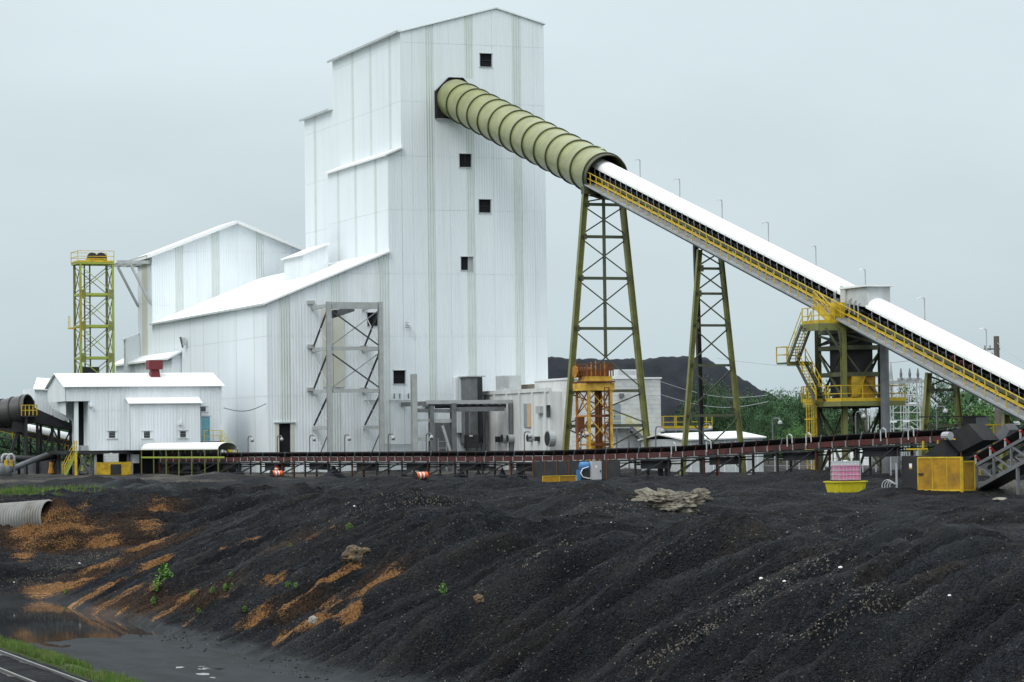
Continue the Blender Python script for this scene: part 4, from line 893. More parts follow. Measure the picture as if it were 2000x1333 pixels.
for i in range(n):
    a = YT - 1 + (y_lo - YT + 1) * i / n; b = YT - 1 + (y_lo - YT + 1) * (i + 1) / n; m = (a + b) / 2
    bar('truss_diagonal', cp(a, -.75, TZ), cp(m, -.75, -.2), .08, 'galv', conv); bar('truss_diagonal', cp(m, -.75, -.2), cp(b, -.75, TZ), .08, 'galv', conv)
    bar('walkway_bracket', cp(a, -1.70, WZ - .1), cp(a, -.75, TZ + .05), .08, 'grey_steel', conv); bar('cross_member', cp(a, -.75, TZ), cp(a, .75, TZ), .09, 'grey_steel', conv)
    bar('support_arm', cp(a, -1.72, WZ - .1), cp(a, .75, WZ - .1), .08, 'galv_light', conv, h=.1)
# transfer housing on the belt, with its pale hood
hb = cp((YS0 + YS1) / 2)
MB().extrude([cp(YS0 + .2, -.95, -.1), cp(YS0 + .2, .95, -.1), cp(YS0 + .2, .95, 1.45), cp(YS0 + .2, -.95, 1.45)], cp(YS0 - .5) - cp(YS0 + .2)).build('hood_end_plate', 'galv_light', conv)
zt = cz(YS0) + 1.22
pr = [(YS0 - .45, cz(YS0) + .2), (YS1 - .25, cz(YS1) + .75), (YS1 - .25, zt), (YS0 - .45, zt)]
hood = MB().prism_x(pr, CU0 - .80, CU0 + .95).build('head_hood', 'galv_light', conv)
MB().box(CU0 - 1.0, CU0 + 1.15, YS1 - .5, YS0 + .3, zt + .003, zt + .12).build('hood_lid', 'roof_white', hood)
for px in (1655, 1683, 1692, 1700): y = cy(px); MB().tube([cp(y, -.9, -.1), cp(y, -.95, .75), cp(y, -.8, .9), cp(y, -.7, .75)], .06, 6).build('guard_loop', 'galv', conv)
# lamp posts on the conveyor
def conv_lamp(px, py_top, py_bot, label):
    y = cy(px + 12); p = cp(y, 1.0, -.1); top = at(px, py_top, v=y); top.x = p.x
    o = thing('conveyor_lamp', label, 'lamp', p, 'lamps along the inclined conveyor')
    bar('pole', p, (p.x, y, top.z), .075, 'galv', o, shape='cyl'); bar('arm', (p.x, y, top.z), (p.x - .25, y, top.z + .05), .05, 'galv', o)
    bar('lamp_head', (p.x - .2, y, top.z + .04), (p.x - .5, y, top.z - .04), .18, 'white_plastic', o, h=.14)
for px, py, lb in ((1217, 312, 'conveyor lamp post right behind the mouth of the olive tube'), (1294, 350, 'second conveyor lamp post below the olive tube'), (1376, 391, 'conveyor lamp post above the second trestle'), (1466, 435, 'conveyor lamp post midway between second trestle and transfer tower'),
                   (1558, 481, 'second conveyor lamp post uphill of the white transfer hood'), (1654, 527, 'conveyor lamp post just uphill of the white transfer hood'), (1769, 583, 'conveyor lamp post just downhill of the white transfer hood'), (1889, 644, 'lowest conveyor lamp post near the utility pole')):
    conv_lamp(px, py, 0, lb)

# ------------------------------------------------------------------ trestles under it
def trestle(y, top_w, bot_w, levels, label, m='olive', leg=.42, mid=True, braces=True, du=0.0, zt=-1.35, sub=0.0):
    zc = cz(y) + zt; t = thing('conveyor_trestle', label, 'trestle', (CU0 + du, y, 0), 'trestles under the inclined conveyor')
    X = lambda s, z: CU0 + du + s * (bot_w + (top_w - bot_w) * z / zc) / 2
    for s in (-1, 1):
        bar('leg', (X(s, 0), y, -.3), (X(s, zc), y, zc), leg, m, t, h=leg * 1.1, shape='hsec'); boxp('footing', X(s, 0) - .5, X(s, 0) + .5, y - .5, y + .5, -.4, .05, 'concrete', t)
    zs = [z for z in levels]
    for z in zs: bar('cross_beam', (X(-1, z), y, z), (X(1, z), y, z), leg * .5, 'olive_dark' if m == 'olive' else m, t, h=leg * .58)
    bz = [zc] + zs + [0.0]
    for za, zb in zip(bz[1:], bz):
        x_brace(t, (X(-1, za + .2), y + .05, za + .2), (X(1, za + .2), y - .05, za + .2), (X(-1, zb - .2), y + .05, zb - .2), (X(1, zb - .2), y - .05, zb - .2), .115, 'olive_dark', 'brace')
        for s in (-1, 1): bar('gusset', (X(s, za) - s * .1, y - .22, za), (X(s, za) - s * .36, y - .22, za), .03, 'olive_dark', t, h=.5)
    return t, X, zc
YT1 = cy(1178)
t1, X1, z1c = trestle(YT1, 3.3, 8.0, [at(1175, y, v=YT1).z for y in (400, 463, 544, 642, 764, 832)], 'tall olive trestle under the lower end of the tube', leg=.43)
bar('centre_post', (CU0, YT1, at(1175, 700, v=YT1).z), (CU0, YT1, z1c), .22, 'olive_dark', t1)
boxp('cap_girder', CU0 - 1.9, CU0 + 1.9, YT1 - .35, YT1 + .35, z1c - .15, z1c + .5, 'olive_dark', t1)
boxp('saddle', CU0 - 1.6, CU0 + 1.0, YT1 - .3, YT1 + 1.2, z1c + .51, cz(YT1) - 1.1, 'olive_dark', t1)
YT2 = cy(1386)
t2, X2, z2c = trestle(YT2, 1.75, 5.3, [at(1386, y, v=YT2).z for y in (525, 574, 636, 714, 812)], 'slender olive trestle between the tall trestle and transfer tower', leg=.33)
bar('rear_post', (CU0 + .1, YT2 + 2.2, 0), (CU0 - .2, YT2 + 2.2, cz(YT2 + 2.2) - 1.2), .34, 'black_steel', t2, shape='hsec')
YT4 = cy(1838)
t4, X4, z4c = trestle(YT4, 1.9, 3.4, [at(1838, y, v=YT4).z for y in (762, 832)], 'short olive trestle near the lower end of the conveyor', leg=.34)
YT5 = cy(1990)
t5, X5, z5c = trestle(YT5, 1.9, 2.6, [2.2], 'low olive trestle at the right edge behind the chute', leg=.36)

# ------------------------------------------------------------------ transfer tower
YM = cy(1657); tt = thing('transfer_tower', 'olive steel transfer tower with yellow stairs and platforms under the conveyor', 'steel tower', (CU0, YM, 0))
hu, hv_ = 1.45, 1.9
zt_top = at(1640, 635, v=YM).z; ztm = at(1580, 706, v=YM).z; zlow = at(1660, 793, v=YM).z
for su in (-1, 1):
    for sv in (-1, 1):
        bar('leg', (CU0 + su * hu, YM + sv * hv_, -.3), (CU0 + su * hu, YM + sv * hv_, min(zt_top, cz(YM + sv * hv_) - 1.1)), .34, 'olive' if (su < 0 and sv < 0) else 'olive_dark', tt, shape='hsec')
        boxp('footing', CU0 + su * hu - .5, CU0 + su * hu + .5, YM + sv * hv_ - .5, YM + sv * hv_ + .5, -.4, .15, 'concrete', tt)
lv = [zlow, (zlow + ztm) / 2 + .6, ztm + .9, zt_top - .5]
for z in lv:
    for s in (-1, 1):
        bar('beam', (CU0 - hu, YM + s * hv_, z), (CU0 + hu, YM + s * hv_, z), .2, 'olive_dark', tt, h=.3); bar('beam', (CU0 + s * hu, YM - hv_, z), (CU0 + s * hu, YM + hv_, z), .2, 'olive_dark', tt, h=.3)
for za, zb in zip([.1, lv[0], lv[2]], [lv[0], lv[2], lv[3]]):
    for s in (-1, 1):
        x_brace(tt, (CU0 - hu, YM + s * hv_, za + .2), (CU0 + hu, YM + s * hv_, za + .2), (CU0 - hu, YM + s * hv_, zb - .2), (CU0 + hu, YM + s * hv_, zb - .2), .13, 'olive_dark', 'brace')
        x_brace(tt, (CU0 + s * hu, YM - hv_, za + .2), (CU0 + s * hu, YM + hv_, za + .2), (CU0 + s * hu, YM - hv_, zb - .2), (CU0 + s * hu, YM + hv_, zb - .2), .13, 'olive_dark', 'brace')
MB().box(CU0 - 1.0, CU0 + 1.05, YM - 1.45, YM + 1.0, zlow + .7, zt_top + .9).build('chute', 'black_steel', tt, 'dark chute box dropping through the tower')
MB().extrude([(CU0 - .85, YM - 1.3, zlow + .69), (CU0 + .9, YM - 1.3, zlow + .69), (CU0 + .9, YM + 1.0, zlow + .69), (CU0 - .85, YM + 1.0, zlow + .69)], (0, 0, -.9)).build('chute_foot', 'black_steel', tt)
yd = cy(1716); bar('downpipe', (CU0 + .9, YM - hv_ - 1.5, -.2), (CU0 + .9, YM - hv_ - 1.5, cz(YM - hv_ - 1.5) - 1.2), .62, 'grey_steel', tt, shape='cyl', label='thick dark grey upright pipe at the tower front')
# lower platform
px0, px1 = CU0 - hu - .75, CU0 + hu + 1.3; py0, py1 = YM - hv_ - 1.0, YM + hv_ + .9
boxp('platform', px0, px1, py0, py1, zlow + .16, zlow + .26, 'olive_dark', tt); 
for a, b in (((px0, py0), (px1, py0)), ((px0, py0), (px0, py1))): bar('platform_edge', (*a, zlow + .12), (*b, zlow + .12), .12, 'olive', tt, h=.34); bar('toe_board', (*a, zlow + .40), (*b, zlow + .40), .05, 'yellow', tt, h=.24)
handrail(tt, [(px0, py1, zlow + .27), (px0, py0, zlow + .27), (px1, py0, zlow + .27), (px1, py1, zlow + .27)], 'yellow', 1.1, 1.7, .055)
MB().box(CU0 - .9, CU0 + 1.0, YM - 1.9, YM - 1.4, zlow + .5, zlow + 2.0).build('guard_panel', 'mesh_yellow', tt)
MB().extrude([(CU0 - .9, YM - 1.95, zlow + 2.0), (CU0 + .2, YM - 1.95, zlow + 2.0), (CU0 - .4, YM - 1.95, zlow + .6), (CU0 - .9, YM - 1.95, zlow + .6)], (0, -.05, 0)).build('guard_panel', 'yellow_dirty', tt)
# stair flights on the left side, along y
us = CU0 - hu - .75
p_foot, p_head = Vector((us, YM - .6, zlow + .27)), Vector((us, YM + 2.4, ztm))
stair(tt, p_foot, p_head, (-1, 0, 0), .75, 'olive_dark', 'olive_dark', 'yellow')
a0, a1, b0, b1 = us - 1.5, us + .3, YM + 2.3, YM + 3.9
boxp('landing', a0, a1, b0, b1, ztm - .12, ztm, 'olive_dark', tt); bar('landing_edge', (a0, b0 - .02, ztm - .1), (a1, b0 - .02, ztm - .1), .1, 'olive', tt, h=.3)
handrail(tt, [(a1, b1, ztm), (a0, b1, ztm), (a0, b0, ztm)], 'yellow', 1.1, 1.2, .055)
s_foot, s_head = Vector((us - .6, YM + 2.4, ztm)), Vector((us - .6, YM + .2, zt_top))
stair(tt, s_foot, s_head, (-1, 0, 0), .75, 'olive_dark', 'galv', 'pale_yellow')
bar('brace', (us + .4, YM + 2.4, ztm), (CU0 - hu, YM + hv_, ztm - 2.5), .14, 'olive_dark', tt)
# top platform
c0, c1, d0, d1 = us - .95, CU0 - .9, YM - 1.6, YM + .9
boxp('platform', c0, c1, d0, d1, zt_top - .03, zt_top + .05, 'olive_dark', tt)
for a, b in (((c0, d0), (c1, d0)), ((c0, d0), (c0, d1))): bar('platform_edge', (*a, zt_top - .2), (*b, zt_top - .2), .12, 'olive', tt, h=.5); bar('toe_board', (*a, zt_top + .17), (*b, zt_top + .17), .05, 'yellow', tt, h=.22)
handrail(tt, [(c0, d1, zt_top + .05), (c0, d0, zt_top + .05), (c1 - .4, d0, zt_top + .05)], 'yellow', 1.1, .9, .06)
st3 = Vector((c0 + 1.2, d0 + .6, zt_top + .05)); stair(tt, st3, cp(YM + 1.8, -1.8, WZ), (0, -1, 0), .6, 'yellow', 'galv', 'yellow')
MB().box(c1 - .9, c1 - .1, d0 + .2, d0 + .9, zt_top + .4, zt_top + 1.5).build('guard_box', 'yellow', tt)
bx = at(1637, 592, v=YM); boxp('junction_box', bx.x - .35, bx.x + .3, YM, YM + .4, bx.z - .35, bx.z + .3, 'galv', tt); bx = at(1651, 594, v=YM); boxp('junction_box', bx.x - .18, bx.x + .2, YM, YM + .3, bx.z - .35, bx.z + .4, 'grey_steel', tt)
for s in (0, 1): bar('knee_brace', (c0 + .5 + s, d0, zt_top - .3), (CU0 - hu, YM - hv_, zt_top - 2.2), .16, 'olive_dark', tt)
# caged ladder
lx, ly = px0 - .45, YM + .6
lad = thing('caged_ladder', 'yellow caged ladder on the left of the transfer tower', 'ladder', (lx, ly, 0))
for s in (-.25, .25): bar('ladder_side', (lx + s, ly + .35, 0), (lx + s, ly + .35, zlow + 1.4), .07, 'yellow', lad)
z = .35
while z < zlow + 1.3: bar('rung', (lx - .25, ly + .35, z), (lx + .25, ly + .35, z), .045, 'yellow', lad); z += .32
for k in range(5):
    z = 2.0 + k * (zlow - .8) / 4
    MB().tube([(lx + .42 * math.cos(t), ly + .3 - .55 * math.sin(t), z) for t in [math.pi * i / 8 for i in range(9)]], .045, 5).build('cage_hoop', 'yellow', lad)
for i in range(1, 8, 1): t = math.pi * i / 8; bar('cage_strap', (lx + .42 * math.cos(t), ly + .3 - .55 * math.sin(t), 2.0), (lx + .42 * math.cos(t), ly + .3 - .55 * math.sin(t), zlow + 1.2), .05, 'yellow', lad)
handrail(lad, [(lx - .5, ly + .6, zlow + .27), (px0, ly + .6, zlow + .27)], 'yellow', 1.1, .8, .06)

# ------------------------------------------------------------------ low red belt conveyor across the yard
def cam_pt(px, d, z):
    """point at column px and depth d, height z"""
    p = at(px, 850, d=d); return Vector((p.x, p.y, z))
LA, LB = cam_pt(322, 5400 / 21.0, 0), cam_pt(1885, 5400 / 32.4, 0)
LDIR = (LB - LA); LLEN = LDIR.length; LDIR.normalize(); LN = Vector((-LDIR.y, LDIR.x, 0))     # LN points away from the viewer
def lpx(s):
    p = LA + LDIR * s + Vector((0, 0, 2)) - CP; return 1000 + F_PX * p.dot(CR) / p.dot(CF)
def lz(s):
    return float(np.interp(lpx(s), [300, 600, 1050, 1320, 1500, 1680, 1885], [1.98, 2.0, 2.04, 2.32, 2.70, 3.05, 3.30]))
def ls(px):
    lo, hi = -2.0, LLEN + 2
    for _ in range(40):
        m = (lo + hi) / 2; lo, hi = (m, hi) if lpx(m) < px else (lo, m)
    return lo
def lp(s, dn=0.0, dz=0.0): p = LA + LDIR * s + LN * dn; p.z = lz(s) + dz; return p
low = thing('yard_conveyor', 'long low belt conveyor with red stringers crossing the coal yard', 'conveyor', lp(LLEN / 2, 0, -2))
ST = 1.32; NS = int(LLEN / ST)
sec = MB().box(-.5, .5, -.5, .5, -.5, .5)
for k in range(0, NS, 3):
    a, b = k * ST, min((k + 3) * ST, LLEN)
    for dn in (-.58, .58):
        bar('stringer', lp(a, dn, -.52), lp(b - .02, dn, -.52), .10, 'red_oxide', low, h=.36)
    MB().extrude([lp(a, -.62, .02), lp(a, -.3, -.22), lp(a, .3, -.22), lp(a, .62, .02), lp(a, .62, -.02), lp(a, .3, -.26), lp(a, -.3, -.26), lp(a, -.62, -.02)], lp(b) - lp(a)).build('belt', 'rubber', low)
    bar('return_belt', lp(a, 0, -.95), lp((a + b) / 2, 0, -1.02), 1.0, 'rubber', low, h=.04); bar('return_belt', lp((a + b) / 2, 0, -1.02), lp(b, 0, -.95), 1.0, 'rubber', low, h=.04)
    bar('side_board', lp(a, .64, -.12), lp(b, .64, -.12), .05, 'black_steel', low, h=.40)
    g = lambda dn: LA + LDIR * a + LN * dn
    for dn in (-.56, .56):
        p = lp(a, dn, -.70); bar('leg', (p.x, p.y, -.3), p, .13, 'black_steel' if (k // 3) % 3 else 'red_oxide', low)
    if (k // 3) % 2: bar('spill_plate', lp(a + .3, -.3, -1.12), lp(b - .3, -.2, -1.18), .04, 'black_steel', low, h=.5 + .3 * rnd.random())
    if (k // 3) % 3 == 0: q = lp(a + 1.6, -.5, -.8); bar('hanger_rod', q, (q.x, q.y, .1), .06, 'rust_brown', low)
    for dn in (-.66, ): bar('cable_tray', lp(a, dn, -.80), lp(b, dn, -.84), .10, 'black_steel', low, h=.12)
    bar('cross_tie', lp(a, -.56, -1.15), lp(a, .56, -1.15), .10, 'black_steel', low)
    q0, q1 = lp(a, -.56, 0), lp(b, -.56, -.75); bar('brace', (q0.x, q0.y, .25), q1, .09, 'black_steel', low)
    bar('ground_tie', (q0.x, q0.y, .28), (q1.x, q1.y, .28), .07, 'black_steel', low)
for k in range(NS):
    s = k * ST + .4
    bar('stringer_tab', lp(s, -.645, -.74), lp(s, -.645, -.36), .10, 'galv', low, h=.03)
    bar('idler_arm', lp(s + .05, -.60, -.36), lp(s + .32, -.70, .06), .07, 'red_oxide' if k % 3 else 'grey_steel', low, h=.09)
    bar('idler', lp(s + .3, -.60, -.05), lp(s + .3, -.28, -.27), .11, 'black_steel', low, shape='cyl')
    if k % 4 == 1: bar('return_idler', lp(s, -.62, -.98), lp(s, .62, -.98), .12, 'black_steel', low, shape='cyl')
for px in (1328, 1397, 1555, 1592, 1738, 1792):       # white guard hoops beside the belt
    s = ls(px); MB().tube([lp(s, -.72, -.5), lp(s, -.74, .18), lp(s + .25, -.74, .30), lp(s + .5, -.74, .18), lp(s + .5, -.72, -.3)], .04, 6).build('guard_hoop', 'galv_light', low)
# head pulley
s = LLEN - .2; bar('head_pulley', lp(s, -.62, -.25), lp(s, .62, -.25), .75, 'rubber', low, shape='cyl')
# gooseneck lamps
def goose(px, label, h=1.75, lean=1):
    s = ls(px); p = lp(s, .85, -.5); o = thing('gooseneck_lamp', label, 'lamp', p, 'gooseneck lamps along the yard conveyor')
    d = LDIR * .55 * lean
    MB().tube([p, p + Vector((0, 0, h)), p + Vector((0, 0, h + .18)) + d * .15, p + Vector((0, 0, h + .24)) + d * .4, p + Vector((0, 0, h + .24)) + d * 1.2, p + Vector((0, 0, h + .12)) + d * 1.42], .05, 6).build('pole', 'grey_steel', o)
    c = p + Vector((0, 0, h - .12)) + d * 1.45; hd = MB().tube([c + Vector((0, 0, .24)), c + Vector((0, 0, .10)), c, c - Vector((0, 0, .06))], [.05, .15, .16, .10], 10).build('lamp_head', 'galv', o)
    boxp('lens', c.x - .11, c.x + .11, c.y - .11, c.y + .11, c.z - .14, c.z - .065, 'black_steel', hd); return o
for px, lb in ((468, 'gooseneck lamp at the end of the small arched conveyor cover'), (525, 'gooseneck lamp beside the dark doorway'), (588, 'gooseneck lamp just right of the dark doorway'), (656, 'gooseneck lamp in front of the left frame column'), (741, 'gooseneck lamp in front of the right frame column'),
               (815, 'gooseneck lamp beside the grey pipe rack'), (1006, 'gooseneck lamp in front of the concrete building fans'), (1116, 'gooseneck lamp left of the rusty yellow tower'), (1262, 'gooseneck lamp under the block building stair'), (1355, 'gooseneck lamp inside the slender trestle'), (1490, 'gooseneck lamp against the trees beside the white roof'), (1652, 'gooseneck lamp in front of the transfer tower'), (1810, 'gooseneck lamp in front of the short trestle')):
    goose(px, lb)
# spilled coal under it
HEAP_LABELS = ['large dark cone of spilled coal under the yard conveyor by the hoist frame', 'small coal cone left of the grey pipe rack under the conveyor', "small coal cone below the pipe rack's left column", 'coal cone below the control cabinet under the conveyor', 'coal cone right of the control cabinet under the conveyor', 'coal cone under the conveyor left of the concrete building fans', 'coal cone under the conveyor below the concrete building door', 'coal cone at the end of the small arched cover', 'small coal cone before the white store', 'small coal cone right of the white store']
for i, (px, r, h) in enumerate(((655, 1.15, 1.05), (795, .45, .5), (862, .5, .55), (905, .55, .9), (938, .5, .8), (985, .55, .95), (1022, .6, 1.0), (470, .9, .8), (1480, .5, .55), (1530, .5, .5))):
    p = lp(ls(px), -.2, 0); n = 14; mb = MB(); rr = random.Random(i)
    for k in range(5):
        f = k / 4; z = h * f - .1
        for a in range(n): t = 2 * math.pi * a / n; q = r * (1 - f) ** 1.3 * (1 + .18 * (rr.random() - .5)) + .03; mb.v.append((p.x + q * math.cos(t), p.y + q * math.sin(t), z))
    for k in range(4):
        for a in range(n): b = (a + 1) % n; mb.f.append((k * n + a, k * n + b, (k + 1) * n + b, (k + 1) * n + a))
    mb.f.append(tuple(4 * n + a for a in range(n)))
    solo('coal_heap', mb, 'pile_coal', HEAP_LABELS[i], 'coal heap', (p.x, p.y, 0), 'spilled coal under the yard conveyor', smooth=True)
# arched cover at its left end
cvr = thing('arched_cover', 'white arched sheet cover on lime green posts over the conveyor tail', 'cover', lp(2, 0, -2))
s0, s1 = -3.0, ls(445); n = 14
prof = [(1.0 * math.cos(math.pi * i / (n - 1)), .12 + .62 * math.sin(math.pi * i / (n - 1))) for i in range(n)]; inn = [(a * .97, .12 + (b - .12) * .94) for a, b in prof]
def flat(s, dn, dz): p = LA + LDIR * s + LN * dn; p.z = 2.0 + dz; return p
MB().extrude([flat(s0, -a, b + .25) for a, b in prof + inn[::-1]], LDIR * (s1 - s0)).build('roof_sheet', 'roof_white', cvr)
k = 0; s = s0
while s <= s1 + .1:
    for dn in (-.97, .97): p = flat(s, dn, .36); bar('post', (p.x, p.y, -.2), p, .085, 'olive', cvr)
    s += (s1 - s0) / 6
for dn in (-.98, .98): bar('side_rail', flat(s0, dn, -.35), flat(s1 + 1.2, dn, -.35), .08, 'lime', cvr, h=.15); bar('side_rail', flat(s0, dn, .34), flat(s1, dn, .34), .06, 'olive', cvr)

MB().extrude([flat(s0, .8, -1.9), flat(s1, .8, -1.9), flat(s1, .8, -.05), flat(s0, .8, -.05)], LN * .04).build('shade_backing', 'black_steel', cvr)  # black sheet standing in for the shade inside the arched cover

# ------------------------------------------------------------------ white shed on stilts
VS = 256.5
shed = thing('stilted_shed', 'small white corrugated shed on steel stilts with a red roof vent', 'shed', (at(280, 880, v=VS).x, VS, 0))
us0, us1 = at(128, 800, v=VS).x, at(433.5, 800, v=VS).x; zs0 = at(300, 879, v=VS).z; zse = at(300, 754, v=VS).z; vs1 = at(93, 790, u=us0).y; zsr = at(260, 731, v=(VS + vs1) / 2).z
uo = at(176, 830, v=VS).x; zso = at(150, 784, v=VS).z
VM = (VS + vs1) / 2
def zroof(y): return zse + (zsr - zse) * (1 - abs(y - VM) / (VM - VS))
# walls as sheets
wx = [us0, uo] + [at(p, 830, v=VS).x for p in (212, 245)] + [at(p, 830, v=VS).x for p in (392,)] + [us1]
whole = [(us0, zs0), (us1, zs0), (us1, zse), (us0, zse)]
holes = [rect(x0, y0, x1, y1, VS) for x0, y0, x1, y1 in ((213, 843, 225, 856), (393, 795, 402, 804))]
door = rect(393, 814, 410, 862, VS)
cavity = rect(128, 784, 176, 890, VS); cavity = (us0 - 1, uo, zs0 - 1, zso)
panel_wall(shed, 'y', VS, whole, [(a, b, 'white_sheet_low', None) for a, b in zip(wx, wx[1:])], [zs0, zs0 + (zse - zs0) * .62, zse + .01], holes + [door, cavity], .05)
MB().box(uo + .05, us1 - .05, VS + .12, vs1 - .05, zs0 + .01, zse - .02).build('inner_wall', 'white_sheet_low', shed)
MB().box(us0 + .05, uo + .049, VS + .12, vs1 - .05, zso, zse - .02).build('inner_wall', 'white_sheet_low', shed)
MB().prism_x([(VS, zso), (vs1, zso), (vs1, zse), (VM, zsr - .02), (VS, zse)], us0, us0 + .05).build('gable', 'white_sheet_low', shed)
MB().prism_x([(VS, zse), (VM, zsr - .02), (vs1, zse)], us1 - .05, us1).build('gable', 'white_sheet_low', shed)
MB().extrude([at(97, 788, u=us0 + .3), at(100, 797, u=us0 + .3), at(128, 812, u=us0 + .3), at(128, 786, u=us0 + .3)], (.05, 0, 0)).build('end_wall', 'white_sheet_low', shed)
MB().extrude([at(97, 786, v=VS + 4), at(97, 792, v=VS + 4), at(147, 828, v=VS + 4), at(147, 786, v=VS + 4)], (0, .05, 0)).build('end_wall', 'white_sheet_low', shed)
a, b, z0, z1 = rect(145, 784, 152.5, 880, VS + .6); boxp('pier', a, b, VS + .4, VS + .75, zs0, zso - .01, 'white_sheet_low', shed)
a, b, z0, z1 = rect(152, 784, 177, 880, VS + 2.5); boxp('doorway', a - .2, b + .2, VS + 2.5, VS + 2.6, zs0 + .02, zso - .01, 'dark_opening', shed)
boxp('doorway_floor', a - .2, b, VS + .2, VS + 2.4, zs0 + .02, zs0 + .5, 'galv', shed); boxp('machine', a + .75, b - .05, VS + 1.4, VS + 2.3, zs0 + 1.2, zs0 + 2.0, 'yellow_dirty', shed)
boxp('doorway_cheek', uo - .12, uo - .003, VS + .06, VS + 2.3, zs0 + .02, zso - .01, 'white_sheet_low', shed)
nrf = 8
for i in range(nrf):
    xa, xb = us0 - .25 + (us1 - us0 + .5) * i / nrf, us0 - .25 + (us1 - us0 + .5) * (i + 1) / nrf - .012
    slab([(xa, VS - .3, zse - .02), (xb, VS - .3, zse - .02), (xb, VM, zsr + .1), (xa, VM, zsr + .1)], .07).build('roof_sheet', 'roof_white', shed)
    slab([(xa, vs1 + .3, zse - .02), (xb, vs1 + .3, zse - .02), (xb, VM + .005, zsr + .1), (xa, VM + .005, zsr + .1)], .07).build('roof_sheet', 'roof_white', shed)
def louvre(parent, x0, x1, y, z0, z1):
    w = boxp('window', x0, x1, y + .05, y + .10, z0, z1, 'dark_opening', parent)
    for k in range(4): zz = z0 + (z1 - z0) * (k + .5) / 4; bar('slat', (x0, y + .02, zz), (x1, y + .02, zz), .08, 'frame_grey', w, h=.03)
    bar('frame', (x0 - .25, y - .03, z1 + .05), (x1 + .25, y - .03, z1 + .05), .06, 'galv_light', w, h=.05); bar('frame', (x0 - .25, y - .03, z0 - .07), (x1 + .25, y - .03, z0 - .07), .08, 'galv_light', w, h=.06)
for h in holes: louvre(shed, *h[:2], VS, *h[2:])
bd = boxp('door', door[0], door[1], VS + .05, VS + .10, door[2], door[3], 'door_blue', shed, 'weathered light blue door'); boxp('frame', door[0] - .1, door[1] + .1, VS - .02, VS + .04, door[3], door[3] + .1, 'galv_light', bd); boxp('handle', door[1] - .16, door[1] - .08, VS - .02, VS + .048, door[2] + .95, door[2] + 1.1, 'black_steel', bd)
# front bump-out
VB = VS - 1.15; bx0, bx1 = at(253.5, 830, v=VB).x, at(392, 830, v=VB).x; zbe = at(320, 787, v=VB).z; zbt = at(320, 778, v=VS).z
bh = [rect(x0, y0, x1, y1, VB) for x0, y0, x1, y1 in ((281, 843, 293, 856), (352, 842, 363, 855))]
panel_wall(shed, 'y', VB, [(bx0, zs0), (bx1, zs0), (bx1, zbe), (bx0, zbe)], [(a, b, 'white_sheet_low', None) for a, b in zip([bx0, (bx0 * 2 + bx1) / 3, (bx0 + 2 * bx1) / 3], [(bx0 * 2 + bx1) / 3, (bx0 + 2 * bx1) / 3, bx1])], [zs0 - .02, zbe], bh, .05)
MB().prism_x([(VB + .12, zs0), (VS - .01, zs0), (VS - .01, zbt), (VB + .12, zbe)], bx0 + .05, bx1 - .05).build('inner_wall', 'white_sheet_low', shed)
MB().prism_x([(VB, zs0), (VS - .01, zs0), (VS - .01, zbt), (VB, zbe)], bx0, bx0 + .04).build('bump_out_side', 'white_sheet_low', shed); MB().prism_x([(VB, zs0), (VS - .01, zs0), (VS - .01, zbt), (VB, zbe)], bx1 - .04, bx1).build('bump_out_side', 'white_sheet_low', shed)
slab([(bx0 - .15, VB - .25, zbe - .02), (bx1 + .15, VB - .25, zbe - .02), (bx1 + .15, VS - .005, zbt + .08), (bx0 - .15, VS - .005, zbt + .08)], .07).build('bump_out_roof', 'roof_white', shed)
for h in bh: louvre(shed, *h[:2], VB, *h[2:])
pz = at(352, 828, v=VB - .1); boxp('wall_lamp', pz.x - .14, pz.x + .14, pz.y - .15, pz.y + .09, pz.z - .1, pz.z + .15, 'white_plastic', shed)
pz = at(178, 793, v=VS - .2); boxp('wall_lamp', pz.x - .15, pz.x + .1, pz.y - .2, pz.y + .19, pz.z - .12, pz.z + .1, 'white_plastic', shed)
# vent
vx = at(301.5, 713, v=VM - 1).x; vz = at(300, 738, v=VM - 1).z; vy = VM - 1
def frustum(x, y, z0, z1, w0, w1): 
    mb = MB(); q = lambda w, z: [(x - w, y - w, z), (x + w, y - w, z), (x + w, y + w, z), (x - w, y + w, z)]
    mb.v = q(w0, z0) + q(w1, z1); mb.f = [(3, 2, 1, 0), (4, 5, 6, 7)] + [(i, (i + 1) % 4, 4 + (i + 1) % 4, 4 + i) for i in range(4)]; return mb
z_top = at(300, 704, v=vy).z; z_mid = at(300, 722, v=vy).z
vent = frustum(vx, vy, zroof(vy) - .3, z_mid, .50, .38).build('vent', 'red_vent', shed, 'dark red box vent on the shed roof'); boxp('vent_cap', vx - .66, vx + .66, vy - .66, vy + .66, z_mid + .002, z_top, 'red_vent', vent)
# stilts and the dark space below
for px in (147, 186, 250, 257, 330, 430):
    p = at(px, 900, v=VS + .5); bar('stilt', (p.x, VS + .5, -.2), (p.x, VS + .5, zs0), .24, 'frame_grey' if px in (186, 257) else 'grey_steel', shed, shape='hsec'); bar('stilt', (p.x, vs1 - .5, -.2), (p.x, vs1 - .5, zs0), .24, 'grey_steel', shed)
p0, p1 = at(150, 882, v=VS + .5), at(178, 930, v=VS + .5); bar('brace', p0, p1, .22, 'grey_steel', shed); bar('brace', at(168, 882, v=VS + .5), at(150, 930, v=VS + .5), .20, 'grey_steel', shed)
bar('brace', at(190, 882, v=VS + .6), at(207, 890, v=VS + .6), .1, 'frame_grey', shed); bar('brace', at(240, 882, v=VS + .6), at(226, 890, v=VS + .6), .1, 'frame_grey', shed)
boxp('floor_frame', us0 + .1, us1 - .1, VS + .1, vs1 - .1, zs0 - .32, zs0 - .002, 'black_steel', shed)
